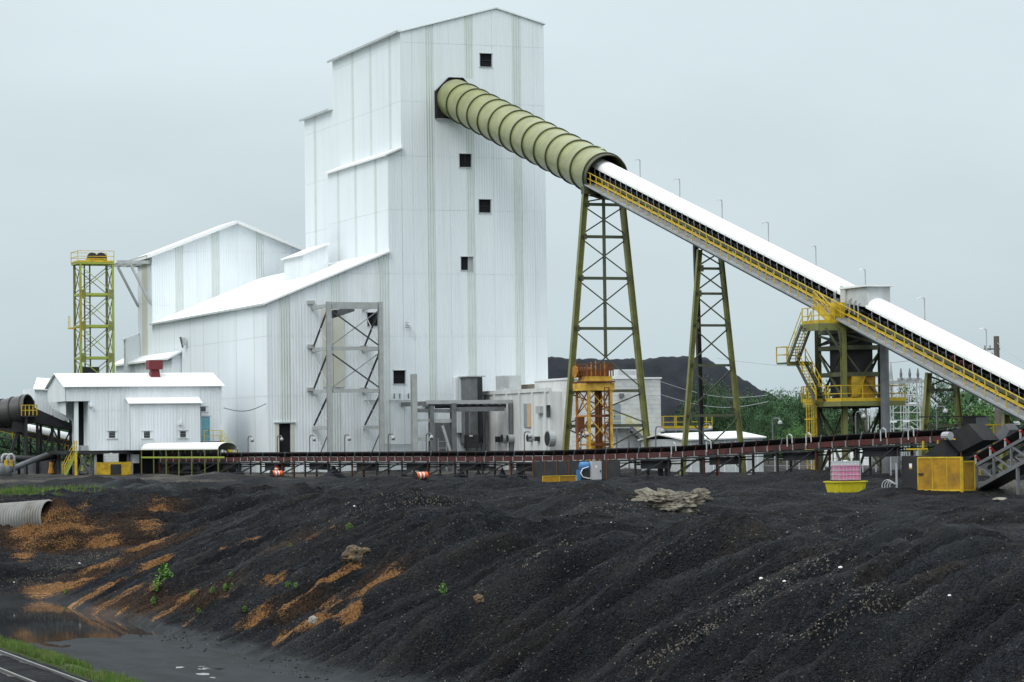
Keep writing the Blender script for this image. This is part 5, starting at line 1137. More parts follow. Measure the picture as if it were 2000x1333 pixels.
boxp('cable_box', *rect(259, 888, 272, 905, VS + .3)[:2], VS + .3, VS + .6, *rect(259, 888, 272, 905, VS + .3)[2:], 'white_plastic', shed)
boxp('shade_block', at(190, 900, v=VS + 5).x, at(425, 900, v=VS + 5).x, VS + 5, VS + 7, -.2, zs0 - .33, 'black_steel', shed)  # plain black block put in as the shade beneath the shed floor
foot, head = at(126, 928, v=VS - .6), at(150, 882, v=VS - .6); foot.z = 0
stair(shed, foot, head, (0, 1, 0), 1.0, 'lime', 'grey_steel', 'yellow')
boxp('stair_post', *rect(146, 888, 151, 930, VS - .7)[:2], VS - .7, VS - .5, -.1, zs0 - .3, 'yellow', shed)
# steps at the blue door
sd = thing('door_steps', 'small yellow railed step platform at the blue shed door', 'steps', (door[1], VS - 1, 0))
boxp('platform', door[0] - .1, door[1] + .9, VS - 1.1, VS - .02, door[2] - .14, door[2] - .02, 'grey_steel', sd); foot = Vector((door[1] + 2.6, VS - 1.1, .9)); head = Vector((door[1] + .9, VS - 1.1, door[2]))
stair(sd, foot, head, (0, 1, 0), .9, 'yellow', 'grey_steel', 'pale_yellow'); handrail(sd, [(door[0], VS - 1.1, door[2]), (door[1] + .9, VS - 1.1, door[2])], 'yellow', 1.0, 1.0, .05)
for x in (door[0], door[1] + .8): bar('post', (x, VS - .9, -.2), (x, VS - .9, door[2] - .14), .1, 'grey_steel', sd)
# yellow barrier and white tote below the shed
a, b, z0, z1 = rect(195, 903, 256, 918, VS - 2)
br = thing('yellow_barrier', 'low dirty yellow barrier on the ground below the white shed', 'barrier', ((a + b) / 2, VS - 2, 0))
MB().box(a, b, VS - 2, VS - 1.8, .0, z1).build('wall_plate', 'yellow_dirty', br); boxp('side_plate', a, a + .1, VS - 1.79, VS - .4, 0, z1, 'yellow_dirty', br); boxp('dark_hatch', a + 1.0, a + 2.0, VS - 2.06, VS - 2.005, .1, z1 - .2, 'black_steel', br)
def tote(name, label, x, y, z, liquid, w=1.2, d=1.0, h=1.0, fill=1.0):
    o = thing(name, label, 'tote', (x, y, z))
    boxp('pallet', x - w / 2, x + w / 2, y - d / 2, y + d / 2, z, z + .14, 'black_steel', o)
    bo = boxp('bottle', x - w / 2 + .03, x + w / 2 - .03, y - d / 2 + .03, y + d / 2 - .03, z + .142, z + .142 + h * fill, liquid, o)
    if fill < 1: boxp('bottle_top', x - w / 2 + .03, x + w / 2 - .03, y - d / 2 + .03, y + d / 2 - .03, z + .144 + h * fill, z + .142 + h, 'white_plastic', o)
    for k in range(7):
        for yy in (y - d / 2, y + d / 2): bar('cage_bar', (x - w / 2 + w * k / 6, yy, z + .14), (x - w / 2 + w * k / 6, yy, z + .16 + h), .022, 'galv_light', o)
        for xx in (x - w / 2, x + w / 2): bar('cage_bar', (xx, y - d / 2 + d * k / 6, z + .14), (xx, y - d / 2 + d * k / 6, z + .16 + h), .022, 'galv_light', o)
    for k in range(5):
        zz = z + .2 + (h - .05) * k / 4
        for yy in (y - d / 2 - .012, y + d / 2 + .012): bar('cage_bar', (x - w / 2, yy, zz), (x + w / 2, yy, zz), .024, 'galv_light', o)
        for xx in (x - w / 2 - .012, x + w / 2 + .012): bar('cage_bar', (xx, y - d / 2, zz), (xx, y + d / 2, zz), .024, 'galv_light', o)
    MB().tube([(x, y, z + .142 + h), (x, y, z + .2 + h)], .12, 10).build('filler_cap', 'white_plastic', bo)
    return o
p = at(217, 903, v=VS - 1.0); tote('liquid_tote', 'white caged liquid tote behind the yellow barrier under the shed', p.x, VS - 1.0, p.z - .35, 'white_plastic')

# ------------------------------------------------------------------ behind the shed on the left: second shed, black tube gallery, white covered conveyor
V2 = vs1 + 1.5
s2 = thing('rear_shed', 'white transfer shed with sloping roof behind the stilted shed', 'shed', (at(90, 850, v=V2).x, V2, 0))
a, b, z0, z1 = rect(68, 757, 150, 822, V2)
MB().box(a, b, V2, V2 + 6, z0, z1 - .1).build('wall', 'white_sheet_low', s2)
slab([(a - .2, V2 - .3, z1 - .1), (b, V2 - .3, z1 - .3), (b, V2 + 6, z1 + .9), (a + 1.4, V2 + 6, z1 + 1.1)], .12).build('roof', 'roof_white', s2)
for px in (73, 102, 138): p = at(px, 860, v=V2 - .6); bar('post', (p.x, V2 - .6, -.2), (p.x, V2 - .6, z0 + .5), .24, 'black_steel', s2, shape='hsec'); bar('post', (p.x, V2 + 5, -.2), (p.x, V2 + 5, z0), .24, 'black_steel', s2, shape='hsec')
for x0, x1 in ((73, 102), (102, 138)): x_brace(s2, at(x0, 915, v=V2 - .55), at(x1, 915, v=V2 - .55), at(x0, 835, v=V2 - .55), at(x1, 840, v=V2 - .55), .14, 'black_steel')
MB().extrude([at(52, 790, v=V2 - 1), at(152, 835, v=V2 - 1), at(152, 843, v=V2 - 1), at(52, 822, v=V2 - 1)], (0, 2.6, 0)).build('gallery_floor', 'black_steel', s2)
E0 = at(50, 800, v=V2 - .5)
bt = thing('black_tube_gallery', 'black ribbed conveyor tube at the left edge ending at the white sheds', 'conveyor tube', E0)
ax = Vector((-.80, .60, -.16)).normalized(); sd_ = ax.cross(Vector((0, 0, 1))).normalized(); nn = sd_.cross(ax)
def oshell(c0, c1, r0, r1, n=32):
    mb = MB(); rg = [[c + sd_ * r * math.cos(2 * math.pi * i / n) + nn * r * math.sin(2 * math.pi * i / n) for i in range(n)] for c, r in ((c0, r0), (c1, r0), (c1, r1), (c0, r1))]
    for s in range(4):
        k = len(mb.v); mb.v += [tuple(p) for p in rg[s] + rg[(s + 1) % 4]]
        for i in range(n): j = (i + 1) % n; mb.f.append((k + i, k + j, k + n + j, k + n + i))
    return mb
for i in range(9):
    c0, c1 = E0 + ax * i * 1.15, E0 + ax * (i + 1) * 1.15
    can = oshell(c0, c1, 1.38, 1.33).build('tube_can', 'black_tube', bt, smooth=True); oshell(c0 - ax * .06, c0 + ax * .06, 1.46, 1.34).build('stiffening_ring', 'black_steel', can)
oshell(E0 - ax * .45, E0 - ax * .02, 1.42, 1.33).build('end_collar', 'black_tube', bt, smooth=True)
p, q = at(36, 842, v=V2 - .6), at(14, 905, v=V2 - .6); bar('trestle_leg', p, q, .28, 'black_steel', bt); bar('trestle_leg', p, (p.x + .6, p.y + 3, -.2), .28, 'black_steel', bt)
bar('trestle_leg', at(38, 842, v=V2), at(60, 870, v=V2), .16, 'black_steel', bt); boxp('saddle', p.x - .6, p.x + .6, p.y - .3, p.y + 2.8, p.z - .1, E0.z - 1.2, 'black_steel', bt)
gp = thing('tube_platform', 'small yellow railed platform at the mouth of the black tube', 'platform', at(55, 812, v=V2 - 2))
a, b, z0, z1 = rect(42, 812, 72, 815, V2 - 2); boxp('deck', a, b, V2 - 2, V2 - .8, z0, z1, 'black_steel', gp)
handrail(gp, [(a, V2 - 2, z1), (b, V2 - 2, z1)], 'yellow', 1.0, .42, .07); boxp('bracket', a + .4, a + .6, V2 - 1.9, V2 - .9, 0, z0 - .01, 'black_steel', gp)
# white covered conveyor running down to the right behind
V3 = V2 + 8
wc = thing('rear_covered_conveyor', 'white covered conveyor with yellow handrail behind the left trestles', 'conveyor', at(60, 860, v=V3))
A3, B3 = at(-60, 818, v=V3), at(170, 868, v=V3)
prof = [(.95 * math.cos(math.pi * i / 13), .75 * math.sin(math.pi * i / 13)) for i in range(14)]
for i in range(6): f0_, f1_ = A3.lerp(B3, i / 6), A3.lerp(B3, (i + 1) / 6 - .002); MB().extrude([f0_ + Vector((0, -a, b)) for a, b in prof] + [f0_ + Vector((0, -a * .96, b * .95)) for a, b in prof[::-1]], f1_ - f0_).build('cover_sheet', 'roof_white', wc)
bar('belt', A3 - Vector((0, 0, .15)), B3 - Vector((0, 0, .15)), 1.5, 'rubber', wc, h=.12); bar('stringer', A3 - Vector((0, .9, .4)), B3 - Vector((0, .9, .4)), .12, 'black_steel', wc, h=.4)
bar('walkway', A3 - Vector((0, 1.4, 1.2)), B3 - Vector((0, 1.4, 1.2)), .9, 'grey_steel', wc, h=.08); handrail(wc, [A3 - Vector((0, 1.85, 1.15)), B3 - Vector((0, 1.85, 1.15))], 'yellow_dirty', 1.0, 1.4, .06)
for i in range(12):
    p, q = A3.lerp(B3, i / 12) - Vector((0, 1, 1.3)), A3.lerp(B3, (i + .5) / 12) - Vector((0, 1, 2.1)); bar('truss_diagonal', p, q, .09, 'black_steel', wc); bar('truss_diagonal', q, A3.lerp(B3, (i + 1) / 12) - Vector((0, 1, 1.3)), .09, 'black_steel', wc)
bar('lower_chord', A3 - Vector((0, 1, 2.15)), B3 - Vector((0, 1, 2.15)), .16, 'black_steel', wc)
for i in (1, 3, 5): p = A3.lerp(B3, i / 6); bar('trestle_leg', (p.x, p.y - .9, -.2), p - Vector((0, .9, .5)), .2, 'black_steel', wc); bar('trestle_leg', (p.x, p.y + .9, -.2), p - Vector((0, -.9, .3)), .2, 'black_steel', wc)
# pipes and pumps low on the left
def pipe(name, pts, r, m, label): o = solo(name, MB().tube(pts, r, 10), m, label, 'pipe', Vector(pts[0]), smooth=True); return o
pipe('slurry_pipe', [at(16, 921, v=V2 - 6), at(40, 909, v=V2 - 6), at(92, 889, v=V2 - 5)], .27, 'grey_steel', 'thick grey slurry pipe sloping up under the sheds at left')
pipe('slurry_pipe', [at(-30, 893, v=V2 - 3), at(70, 897, v=V2 - 3), at(110, 890, v=V2 - 3)], .33, 'black_steel', 'thick black slurry pipe lying behind the sloping grey pipe')
for i, px in enumerate((4, 14)):
    p = at(px, 925, v=V2 - 7); o = thing('slurry_pump', ('grey slurry pump with bent outlet pipe at the left edge', 'second grey slurry pump beside the sloping pipe')[i], 'pump', (p.x, p.y, 0))
    MB().tube([(p.x, p.y, .1), (p.x, p.y, .9), (p.x, p.y, 1.3)], [.42, .45, .25], 12).build('casing', 'grey_steel', o, smooth=True)
    MB().tube([(p.x, p.y, 1.2), (p.x, p.y, 1.8), (p.x + .15, p.y, 2.05), (p.x + .45, p.y, 2.1), (p.x + .65, p.y, 1.9), (p.x + .65, p.y, .4)], .13, 8).build('outlet_pipe', 'frame_grey', o, smooth=True); bar('yellow_guard', (p.x + .3, p.y - .3, 1.0), (p.x + .3, p.y - .3, 1.6), .3, 'yellow_dirty', o, h=.1)
o = solo('rusty_valve', MB().tube([at(100, 925, v=V2 - 4), at(100, 912, v=V2 - 4), at(101, 903, v=V2 - 4)], [.35, .2, .25], 8), 'rust_orange', 'rusty orange valve stand under the left shed', 'valve', at(100, 925, v=V2 - 4))
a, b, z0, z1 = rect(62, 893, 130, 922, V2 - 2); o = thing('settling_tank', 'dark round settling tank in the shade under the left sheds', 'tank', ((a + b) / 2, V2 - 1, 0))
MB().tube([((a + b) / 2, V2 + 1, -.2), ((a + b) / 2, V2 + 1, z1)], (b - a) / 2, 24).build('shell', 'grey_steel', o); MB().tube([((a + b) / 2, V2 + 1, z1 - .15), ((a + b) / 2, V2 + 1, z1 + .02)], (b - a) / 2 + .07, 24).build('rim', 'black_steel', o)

# ------------------------------------------------------------------ lime lattice tower left of the gabled building
VL = VE + 2.0
lt = thing('lattice_tower', 'lime green lattice tower with pulleys and yellow railing on top', 'steel tower', (at(189, 880, v=VL).x, VL, 0))
lx0, lx1 = at(157.5, 620, v=VL).x, at(221, 620, v=VL).x; ly1 = at(146, 620, u=lx0).y
zt = at(190, 516, v=VL).z; lvz = [at(190, y, v=VL).z for y in (575, 637, 699, 757, 815)] + [0]
for x in (lx0, lx1):
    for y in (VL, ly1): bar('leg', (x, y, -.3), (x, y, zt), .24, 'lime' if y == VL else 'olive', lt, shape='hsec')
prev = zt
for z in lvz:
    if z > 0:
        for y in (VL, ly1): bar('beam', (lx0, y, z), (lx1, y, z), .22, 'lime', lt, h=.26)
        for x in (lx0, lx1): bar('beam', (x, VL, z), (x, ly1, z), .18, 'lime', lt, h=.24)
        for x in (lx0, lx1): boxp('gusset', x - (.0 if x == lx0 else .55), x + (.55 if x == lx0 else 0), VL - .16, VL - .13, z - .5, z + .5, 'olive', lt)
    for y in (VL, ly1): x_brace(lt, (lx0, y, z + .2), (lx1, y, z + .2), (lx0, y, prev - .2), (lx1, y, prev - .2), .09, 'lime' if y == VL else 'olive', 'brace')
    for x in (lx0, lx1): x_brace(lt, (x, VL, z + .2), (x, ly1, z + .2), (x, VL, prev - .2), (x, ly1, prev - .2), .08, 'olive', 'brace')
    prev = z
boxp('top_deck', lx0 - .3, lx1 + .1, VL - .2, ly1 + .3, zt + .001, zt + .22, 'lime', lt)
for a, b in (((lx0 - .3, VL - .2), (lx1 + .1, VL - .2)), ((lx0 - .3, VL - .2), (lx0 - .3, ly1 + .3))): bar('toe_board', (*a, zt + .30), (*b, zt + .30), .06, 'yellow', lt, h=.16)
handrail(lt, [(lx1 + .1, VL - .2, zt + .22), (lx0 - .3, VL - .2, zt + .22), (lx0 - .3, ly1 + .3, zt + .22), (lx1 + .1, ly1 + .3, zt + .22)], 'yellow', 1.2, 3.0, .06)
for px in (180.5, 198): p = at(px, 502, v=VL + 1.3); bar('pulley', p + Vector((-.1, -.2, -.1)), p + Vector((.1, .2, -.1)), 1.15, 'black_steel', lt, shape='cyl'); 
boxp('pulley_beam', *rect(170, 505, 208, 510, VL + 1)[:2], VL + .7, VL + 1.7, zt + .23, zt + .7, 'yellow_dirty', lt)
for dx in (.75, 1.35): bar('guide_rail', (lx0 + dx, VL + 1.4, 0), (lx0 + dx, VL + 1.4, zt), .14, 'olive_dark', lt)
for k in range(60): 
    z = .5 + k * .36
    if z < zt: bar('rung', (lx0 + .75, VL + 1.3, z), (lx0 + 1.3, VL + 1.3, z), .05, 'olive', lt)
a, b, z0, z1 = rect(160, 717, 194, 733, VL + .5); boxp('counterweight', a, b, VL + .5, VL + 1.2, z0 - .5, z1, 'black_steel', lt)
p = at(141, 640, v=VL); boxp('side_step', p.x - .3, p.x + .3, VL - .1, VL + .9, p.z - .15, p.z, 'yellow_dirty', lt); handrail(lt, [(p.x - .25, VL, p.z), (p.x - .25, VL + .8, p.z)], 'yellow', 1.2, .8, .05)
for z0, z1 in ((zt - 5.8, zt - 1.2), (zt - 8.6, zt - 5.2)): 
    for k in (0, .18): bar('ladder_side', (lx0 - .1 + k, VL - .25, z0), (lx0 - .1 + k, VL - .25, z1), .05, 'yellow', lt)
# grey cantilever bracket between the gabled building and the tower
cbk = thing('cantilever_bracket', 'grey cantilever steel bracket at the top left of the gabled building', 'bracket', (UE0, VE + 1, at(260, 512, v=VE).z))
zb = at(262, 513, v=VE + 1).z
for yy in (VE + .4, VE1 - .4):
    a = Vector((UE0, yy, zb)); b = Vector((lx1 + .15, yy, zb)) ; bar('arm', a, b, .2, 'frame_grey', cbk, h=.36)
    bar('strut', (UE0 - .05, yy, zb - 4.6), (UE0 + (b.x - UE0) * .62, yy, zb - .2), .24, 'frame_grey', cbk)
for k in range(4): x = UE0 + (lx1 - UE0) * (k + .3) / 4; bar('tie', (x, VE + .4, zb), (x, VE1 - .4, zb), .14, 'frame_grey', cbk)
bar('upper_rail', (UE0, VE + .4, zb + .9), (lx1 + 1.3, VE + .4, zb + .1), .14, 'frame_grey', cbk)
# cable from the shed to the wall
p, q = at(437, 797, v=VS), at(520, 789, v=V0 - .1); solo('cable', MB().tube([p.lerp(q, k / 8) - Vector((0, 0, .5 * math.sin(math.pi * k / 8))) for k in range(9)], .035, 5), 'black_steel', 'black cable hanging between the shed and the big wall', 'cable', p)

# ------------------------------------------------------------------ rusty yellow tower below the tall trestle
YR = YT1 - 4.5
ry = thing('rusty_tower', 'rusty orange and yellow lattice lift tower in front of the block building', 'steel tower', (at(1165, 880, v=YR).x, YR, 0))
rx0, rx1 = at(1150, 800, v=YR).x, at(1193, 800, v=YR).x; ry1 = at(1127, 800, u=rx0).y
zr0, zr1, zr2 = at(1165, 757, v=YR).z, at(1165, 748, v=YR).z, at(1165, 735, v=YR).z
for x in (rx0, rx1):
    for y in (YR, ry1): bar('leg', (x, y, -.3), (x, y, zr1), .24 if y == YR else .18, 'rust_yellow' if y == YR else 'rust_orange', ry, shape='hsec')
for y in (YR - .08, ry1 + .08): bar('ring_beam', (rx0 - .3, y, zr0 + .05), (rx1 + .3, y, zr0 + .05), .16, 'rust_yellow', ry, h=.62)
for x in (rx0 - .25, rx1 + .25): bar('ring_beam', (x, YR, zr0 + .05), (x, ry1, zr0 + .05), .16, 'rust_yellow', ry, h=.60)
boxp('top_deck', rx0 - .3, rx1 + .3, YR - .3, ry1 + .3, zr1 + .02, zr1 + .14, 'rust_brown', ry)
boxp('deck_skirt', rx0 + .1, rx1 + .2, YR + .1, ry1 - .1, zr1 + .141, zr2, 'rust_yellow', ry)
handrail(ry, [(rx0 - .2, ry1, zr2), (rx0 - .2, YR, zr2), (rx1 + .25, YR, zr2), (rx1 + .25, ry1, zr2)], 'rust_brown', 1.0, .55, .07)
for k in range(5): x = rx0 + .2 + k * .4; bar('upright', (x, YR + .8, zr2), (x, YR + .8, zr2 + 1.05 + .12 * (k % 3)), .08, 'rust_orange', ry)
p = at(1138, 727, v=YR + 2); bar('winch_drum', p + Vector((-.65, 0, 0)), p + Vector((.6, 0, 0)), .82, 'rust_brown', ry, shape='cyl'); bar('winch_drum', p + Vector((-.72, 0, 0)), p + Vector((-.6, 0, 0)), 1.05, 'rust_orange', ry, shape='cyl'); boxp('winch_frame', p.x - .2, p.x + 1.6, YR + 1.4, YR + 2.4, zr2, zr2 + .6, 'rust_brown', ry)
lev = [0, zr0 * .34, zr0 * .67, zr0]
for za, zb in zip(lev, lev[1:]):
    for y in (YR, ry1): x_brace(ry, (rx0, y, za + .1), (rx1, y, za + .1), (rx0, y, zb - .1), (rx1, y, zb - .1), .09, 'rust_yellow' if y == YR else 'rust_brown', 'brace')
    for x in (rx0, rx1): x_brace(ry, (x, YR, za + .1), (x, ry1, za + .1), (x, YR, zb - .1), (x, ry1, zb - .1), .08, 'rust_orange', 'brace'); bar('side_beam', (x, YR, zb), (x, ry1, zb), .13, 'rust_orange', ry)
    bar('beam', (rx0, YR, zb), (rx1, YR, zb), .13, 'rust_brown', ry, h=.2)
for dx in (.9, 1.25): bar('guide_rail', (rx0 + dx, YR + .5, 0), (rx0 + dx, YR + .5, zr1), .22, 'rust_brown', ry)
for dx in (1.35, 1.75): bar('ladder_side', (rx0 + dx, YR - .15, 0), (rx0 + dx, YR - .15, zr0), .07, 'rust_brown', ry)
z = .4
while z < zr0: bar('rung', (rx0 + 1.35, YR - .15, z), (rx0 + 1.75, YR - .15, z), .05, 'rust_brown', ry); z += .32
boxp('cabin_panel', rx0 + .15, rx1 - .15, YR + .9, YR + 1.0, 1.6, zr0 * .38, 'rust_yellow', ry); boxp('cabin_panel', rx0 - .5, rx0 + .1, YR + 1.2, YR + 1.8, zr0 * .48, zr0 * .66, 'rust_brown', ry)

# ------------------------------------------------------------------ equipment beside the yard conveyor
def gz(p): return hgt(p.x, p.y)
p = ground_hit(1164, 938); v = p.y
a, b, z0, z1 = rect(1156, 901, 1175, 937, v)
o = thing('motor_cabinet', 'light grey control cabinet standing beside the blue motor', 'cabinet', ((a + b) / 2, v, z0))
boxp('body', a, b, v, v + .4, z0, z1, 'cabinet_grey', o); boxp('sign', a + .25, a + .4, v - .006, v - .002, z1 - .45, z1 - .3, 'reflector_white', o); boxp('handle', b - .12, b - .06, v - .05, v - .002, z0 + .5, z0 + .65, 'black_steel', o)
for x in (a + .06, b - .06): bar('leg', (x, v + .2, z0 - .4), (x, v + .2, z0), .06, 'grey_steel', o)
o = thing('drive_motor', 'blue electric drive motor with a white hose loop', 'motor', at(1143, 932, v=v + .5))
c = at(1142, 911, v=v + .5); MB().tube([c + Vector((-.38, 0, 0)), c + Vector((-.3, 0, 0)), c + Vector((.25, 0, 0)), c + Vector((.36, 0, 0))], [.2, .31, .31, .2], 14).build('casing', 'motor_blue', o, smooth=True)
boxp('base', c.x - .3, c.x + .3, c.y - .2, c.y + .2, z0 - .3, c.z - .26, 'black_steel', o); MB().tube([at(x, y, v=v + .2) for x, y in ((1150, 912), (1138, 916), (1134, 924), (1138, 932), (1150, 935), (1160, 933))], .04, 6).build('hose', 'white_plastic', o, smooth=True)
boxp('post', *rect(1128, 918, 1134, 938, v + .3)[:2], v + .3, v + .5, z0 - .3, at(1130, 918, v=v).z, 'motor_blue', o)
p = ground_hit(1092, 943); a, b, z0, z1 = rect(1060, 930, 1125, 942, p.y)
o = thing('floor_guard', 'low yellow mesh guard panel on the ground by the motor', 'guard', ((a + b) / 2, p.y, z0)); boxp('mesh', a + .03, b - .03, p.y + .01, p.y + .03, z0 + .02, z1 - .02, 'mesh_yellow', o)
for z in (z0 - .1, z1): bar('frame', (a, p.y, z), (b, p.y, z), .05, 'yellow', o)
for k in range(3): x = a + (b - a) * k / 2; bar('frame', (x, p.y, z0 - .1), (x, p.y, z1), .05, 'yellow', o)
o = thing('takeup_screen', 'rusty dark screen panels under the yard conveyor behind the motor', 'screen', lp(ls(1140), -.9, -2))
for x0, x1 in ((1062, 1085), (1086, 1108), (1109, 1130), (1132, 1152), (1176, 1204), (1206, 1232)):
    q0, q1 = lp(ls(x0), -.95, -.75), lp(ls(x1), -.95, -.75); bar('panel', (q0.x, q0.y, .7), (q1.x, q1.y, .7), .04, 'black_steel', o, h=1.3)
    bar('post', (q0.x, q0.y, -.1), (q0.x, q0.y, 1.5), .1, 'rust_brown', o)
for i, px in enumerate((1290, 1303)):
    p = lp(ls(px), 1.6, 0); q = at(px, 907, v=p.y); o = solo('red_drum', MB().tube([q + Vector((-.26, 0, 0)), q + Vector((-.2, 0, 0)), q + Vector((.2, 0, 0)), q + Vector((.26, 0, 0))], [.2, .26, .26, .2], 12), 'red', ('left one of two red drums under the yard conveyor', 'right one of two red drums under the yard conveyor')[i], 'drum', q, smooth=True)
    bar('cradle', q - Vector((0, 0, .26)), (q.x, q.y, -.1), .3, 'black_steel', o, h=.3).name = 'cradle'
# traffic barrels
def barrel(label, p, tipped):
    o = thing('traffic_barrel', label, 'traffic barrel', p, 'traffic barrels at the yard edge'); segs = [(.30, 0, .06, 'rubber'), (.25, .06, .28, 'orange_plastic'), (.245, .28, .40, 'reflector_white'), (.235, .40, .56, 'orange_plastic'), (.23, .56, .67, 'reflector_white'), (.22, .67, .95, 'orange_plastic')]
    ax_ = Vector((1, .2, .06)).normalized() if tipped else Vector((0.05, 0, 1)).normalized(); off = Vector((0, 0, .2)) if tipped else Vector((0, 0, 0))
    for r, h0, h1, m in segs: MB().tube([p + off + ax_ * h0, p + off + ax_ * (h1 - .002)], r, 16).build({'rubber': 'base', 'orange_plastic': 'body', 'reflector_white': 'reflective_band'}[m], m, o)
p = ground_hit(541, 930); barrel('orange traffic barrel standing at the yard edge', p, False)
p = ground_hit(530, 931); barrel('orange traffic barrel lying beside the standing one', p, True)
p = ground_hit(810, 936); barrel('orange and white barrel lying alone on the dark coal', p, True)

# ------------------------------------------------------------------ pink tote in its yellow basin
p = ground_hit(1664, 962); bz = p.z
o = thing('spill_basin', 'yellow plastic spill basin under the pink tote', 'basin', p)
mb = MB(); 
def octa(w, d, z, cx=p.x, cy_=p.y + .7): 
    k = .32; return [(cx + a * w, cy_ + b * d, z) for a, b in ((-1, -1 + k), (-1 + k, -1), (1 - k, -1), (1, -1 + k), (1, 1 - k), (1 - k, 1), (-1 + k, 1), (-1, 1 - k))]
rings = [octa(.86, .66, bz - .1), octa(.90, .70, bz + .1), octa(.98, .78, bz + .52), octa(1.05, .85, bz + .54), octa(1.05, .85, bz + .60), octa(.93, .73, bz + .60), octa(.85, .65, bz + .2)]
for r in rings: mb.v += r
for k in range(len(rings) - 1):
    for i in range(8): j = (i + 1) % 8; mb.f.append((k * 8 + i, k * 8 + j, k * 8 + 8 + j, k * 8 + 8 + i))
mb.f.append(tuple(48 + i for i in range(8))); tub = mb.build('tub', 'basin_yellow', o)
for i in range(8):
    (x0, y0, _), (x1, y1, _) = rings[1][i], rings[1][(i + 1) % 8]; bar('rib', ((x0 + x1) / 2, (y0 + y1) / 2, bz + .1), ((rings[2][i][0] + rings[2][(i + 1) % 8][0]) / 2, (rings[2][i][1] + rings[2][(i + 1) % 8][1]) / 2, bz + .5), .06, 'basin_yellow', tub)
boxp('grating', p.x - .84, p.x + .84, p.y + .06, p.y + 1.34, bz + .4, bz + .5, 'black_steel', o)
tote('liquid_tote', 'caged liquid tote full of pink fluid on the yellow basin', p.x + .0, p.y + .7, bz + .5, 'pink_liquid', 1.25, 1.05, 1.02, .82)

# ------------------------------------------------------------------ electrical boxes, yellow cage, chute and truss conveyor at the right
P0 = ground_hit(1879, 961); E1 = (_r0 * .80 - _f0 * .60); E2 = (_r0 * .60 + _f0 * .80)
def k2(p, px):      # how far along E1 from p is seen at column px
    lo, hi = -8.0, 8.0
    for _ in range(40):
        m = (lo + hi) / 2; r = p + E1 * m - CP; x = 1000 + F_PX * r.dot(CR) / r.dot(CF); lo, hi = (m, hi) if x < px else (lo, m)
    return lo
zc0 = P0.z + .05; zc1 = at(1879, 894, d=(P0 - CP).dot(CF)).z
cg = thing('guard_cage', 'yellow mesh guard cage round the conveyor tail at right', 'cage', P0)
PL = P0 + E1 * k2(P0, 1794); PRr = P0 + E2 * 1.35
def panel(p, q, z0, z1, n):
    p, q = Vector(p), Vector(q); p.z = q.z = 0
    for k in range(n):
        a, b = p.lerp(q, k / n), p.lerp(q, (k + 1) / n); bar('mesh_panel', a + Vector((0, 0, (z0 + z1) / 2)), b + Vector((0, 0, (z0 + z1) / 2)), .02, 'mesh_yellow', cg, h=(z1 - z0) * .97)
    for k in range(n + 1): a = p.lerp(q, k / n); bar('frame_post', a + Vector((0, 0, z0)), a + Vector((0, 0, z1)), .07 if k in (0, n) else .05, 'yellow', cg)
    for z in (z0, z1): bar('frame_rail', p + Vector((0, 0, z)), q + Vector((0, 0, z)), .08, 'yellow', cg)
panel(PL, P0, zc0, zc1, 3); panel(P0 + E2 * .06, PRr, zc0, zc1 - .22, 1); bar('corner_post', P0 - Vector((0, 0, .25)), (P0.x, P0.y, zc1 + .03), .12, 'yellow', cg)
bar('latch', PL + Vector((0, 0, .0)) + Vector((0, -.06, (zc0 + zc1) / 2 - zc0 + .05)), PL + E1 * .25 + Vector((0, -.06, (zc0 + zc1) / 2 - zc0 + .05)), .08, 'black_steel', cg)
# dark transformer box and grey switch box
q = P0 + E1 * k2(P0, 1772) + E2 * .5; dq = (q - CP).dot(CF)
tr = thing('electrical_cabinet', 'tall black electrical cabinet with a small white sticker left of the cage', 'cabinet', (q.x, q.y, gz(q)))
def obox(name, c, w, d, z0, z1, m, par, lab=None):
    c = Vector((c.x, c.y, 0)); return MB().extrude([c - E1 * w / 2 + Vector((0, 0, z0)), c + E1 * w / 2 + Vector((0, 0, z0)), c + E1 * w / 2 + E2 * d + Vector((0, 0, z0)), c - E1 * w / 2 + E2 * d + Vector((0, 0, z0))], (0, 0, z1 - z0)).build(name, m, par, lab)
zt_ = at(1772, 891, d=dq).z; obox('body', q, 1.15, .8, gz(q) - .1, zt_, 'black_steel', tr); st_ = at(1772, 909, d=dq - .02); obox('sticker', q - E2 * .02 - E1 * .05, .16, .012, st_.z - .12, st_.z + .08, 'reflector_white', tr); obox('sticker', q - E2 * .02 - E1 * .05, .16, .012, st_.z - .20, st_.z - .125, 'yellow', tr)
q2 = P0 + E1 * k2(P0, 1744) + E2 * .2; d2 = (q2 - CP).dot(CF)
sw = thing('switch_box', 'grey switch box on a post with looped conduits at its foot', 'switch box', (q2.x, q2.y, gz(q2)))
obox('body', q2, .42, .25, at(1744, 918, d=d2).z, at(1744, 892, d=d2).z, 'grey_steel', sw); bar('post', (q2 + E1 * .12), (q2.x + E1.x * .12, q2.y + E1.y * .12, at(1744, 905, d=d2).z), .12, 'galv', sw, shape='cyl'); bar('conduit', q2 - E1 * .2 + Vector((0, 0, .8)), q2 - E1 * .2 + Vector((0, 0, 1.75)), .08, 'galv', sw, shape='cyl')
for k in range(4): c = q2 - E1 * (.05 + .1 * k) - E2 * .1; r = .18 + .05 * k; MB().tube([c + Vector((0, 0, .25)) + E1 * r * math.cos(t) + Vector((0, 0, r * math.sin(t))) for t in [.4 + 3.6 * i / 9 for i in range(10)]], .03, 6).build('conduit_loop', 'galv', sw, smooth=True)
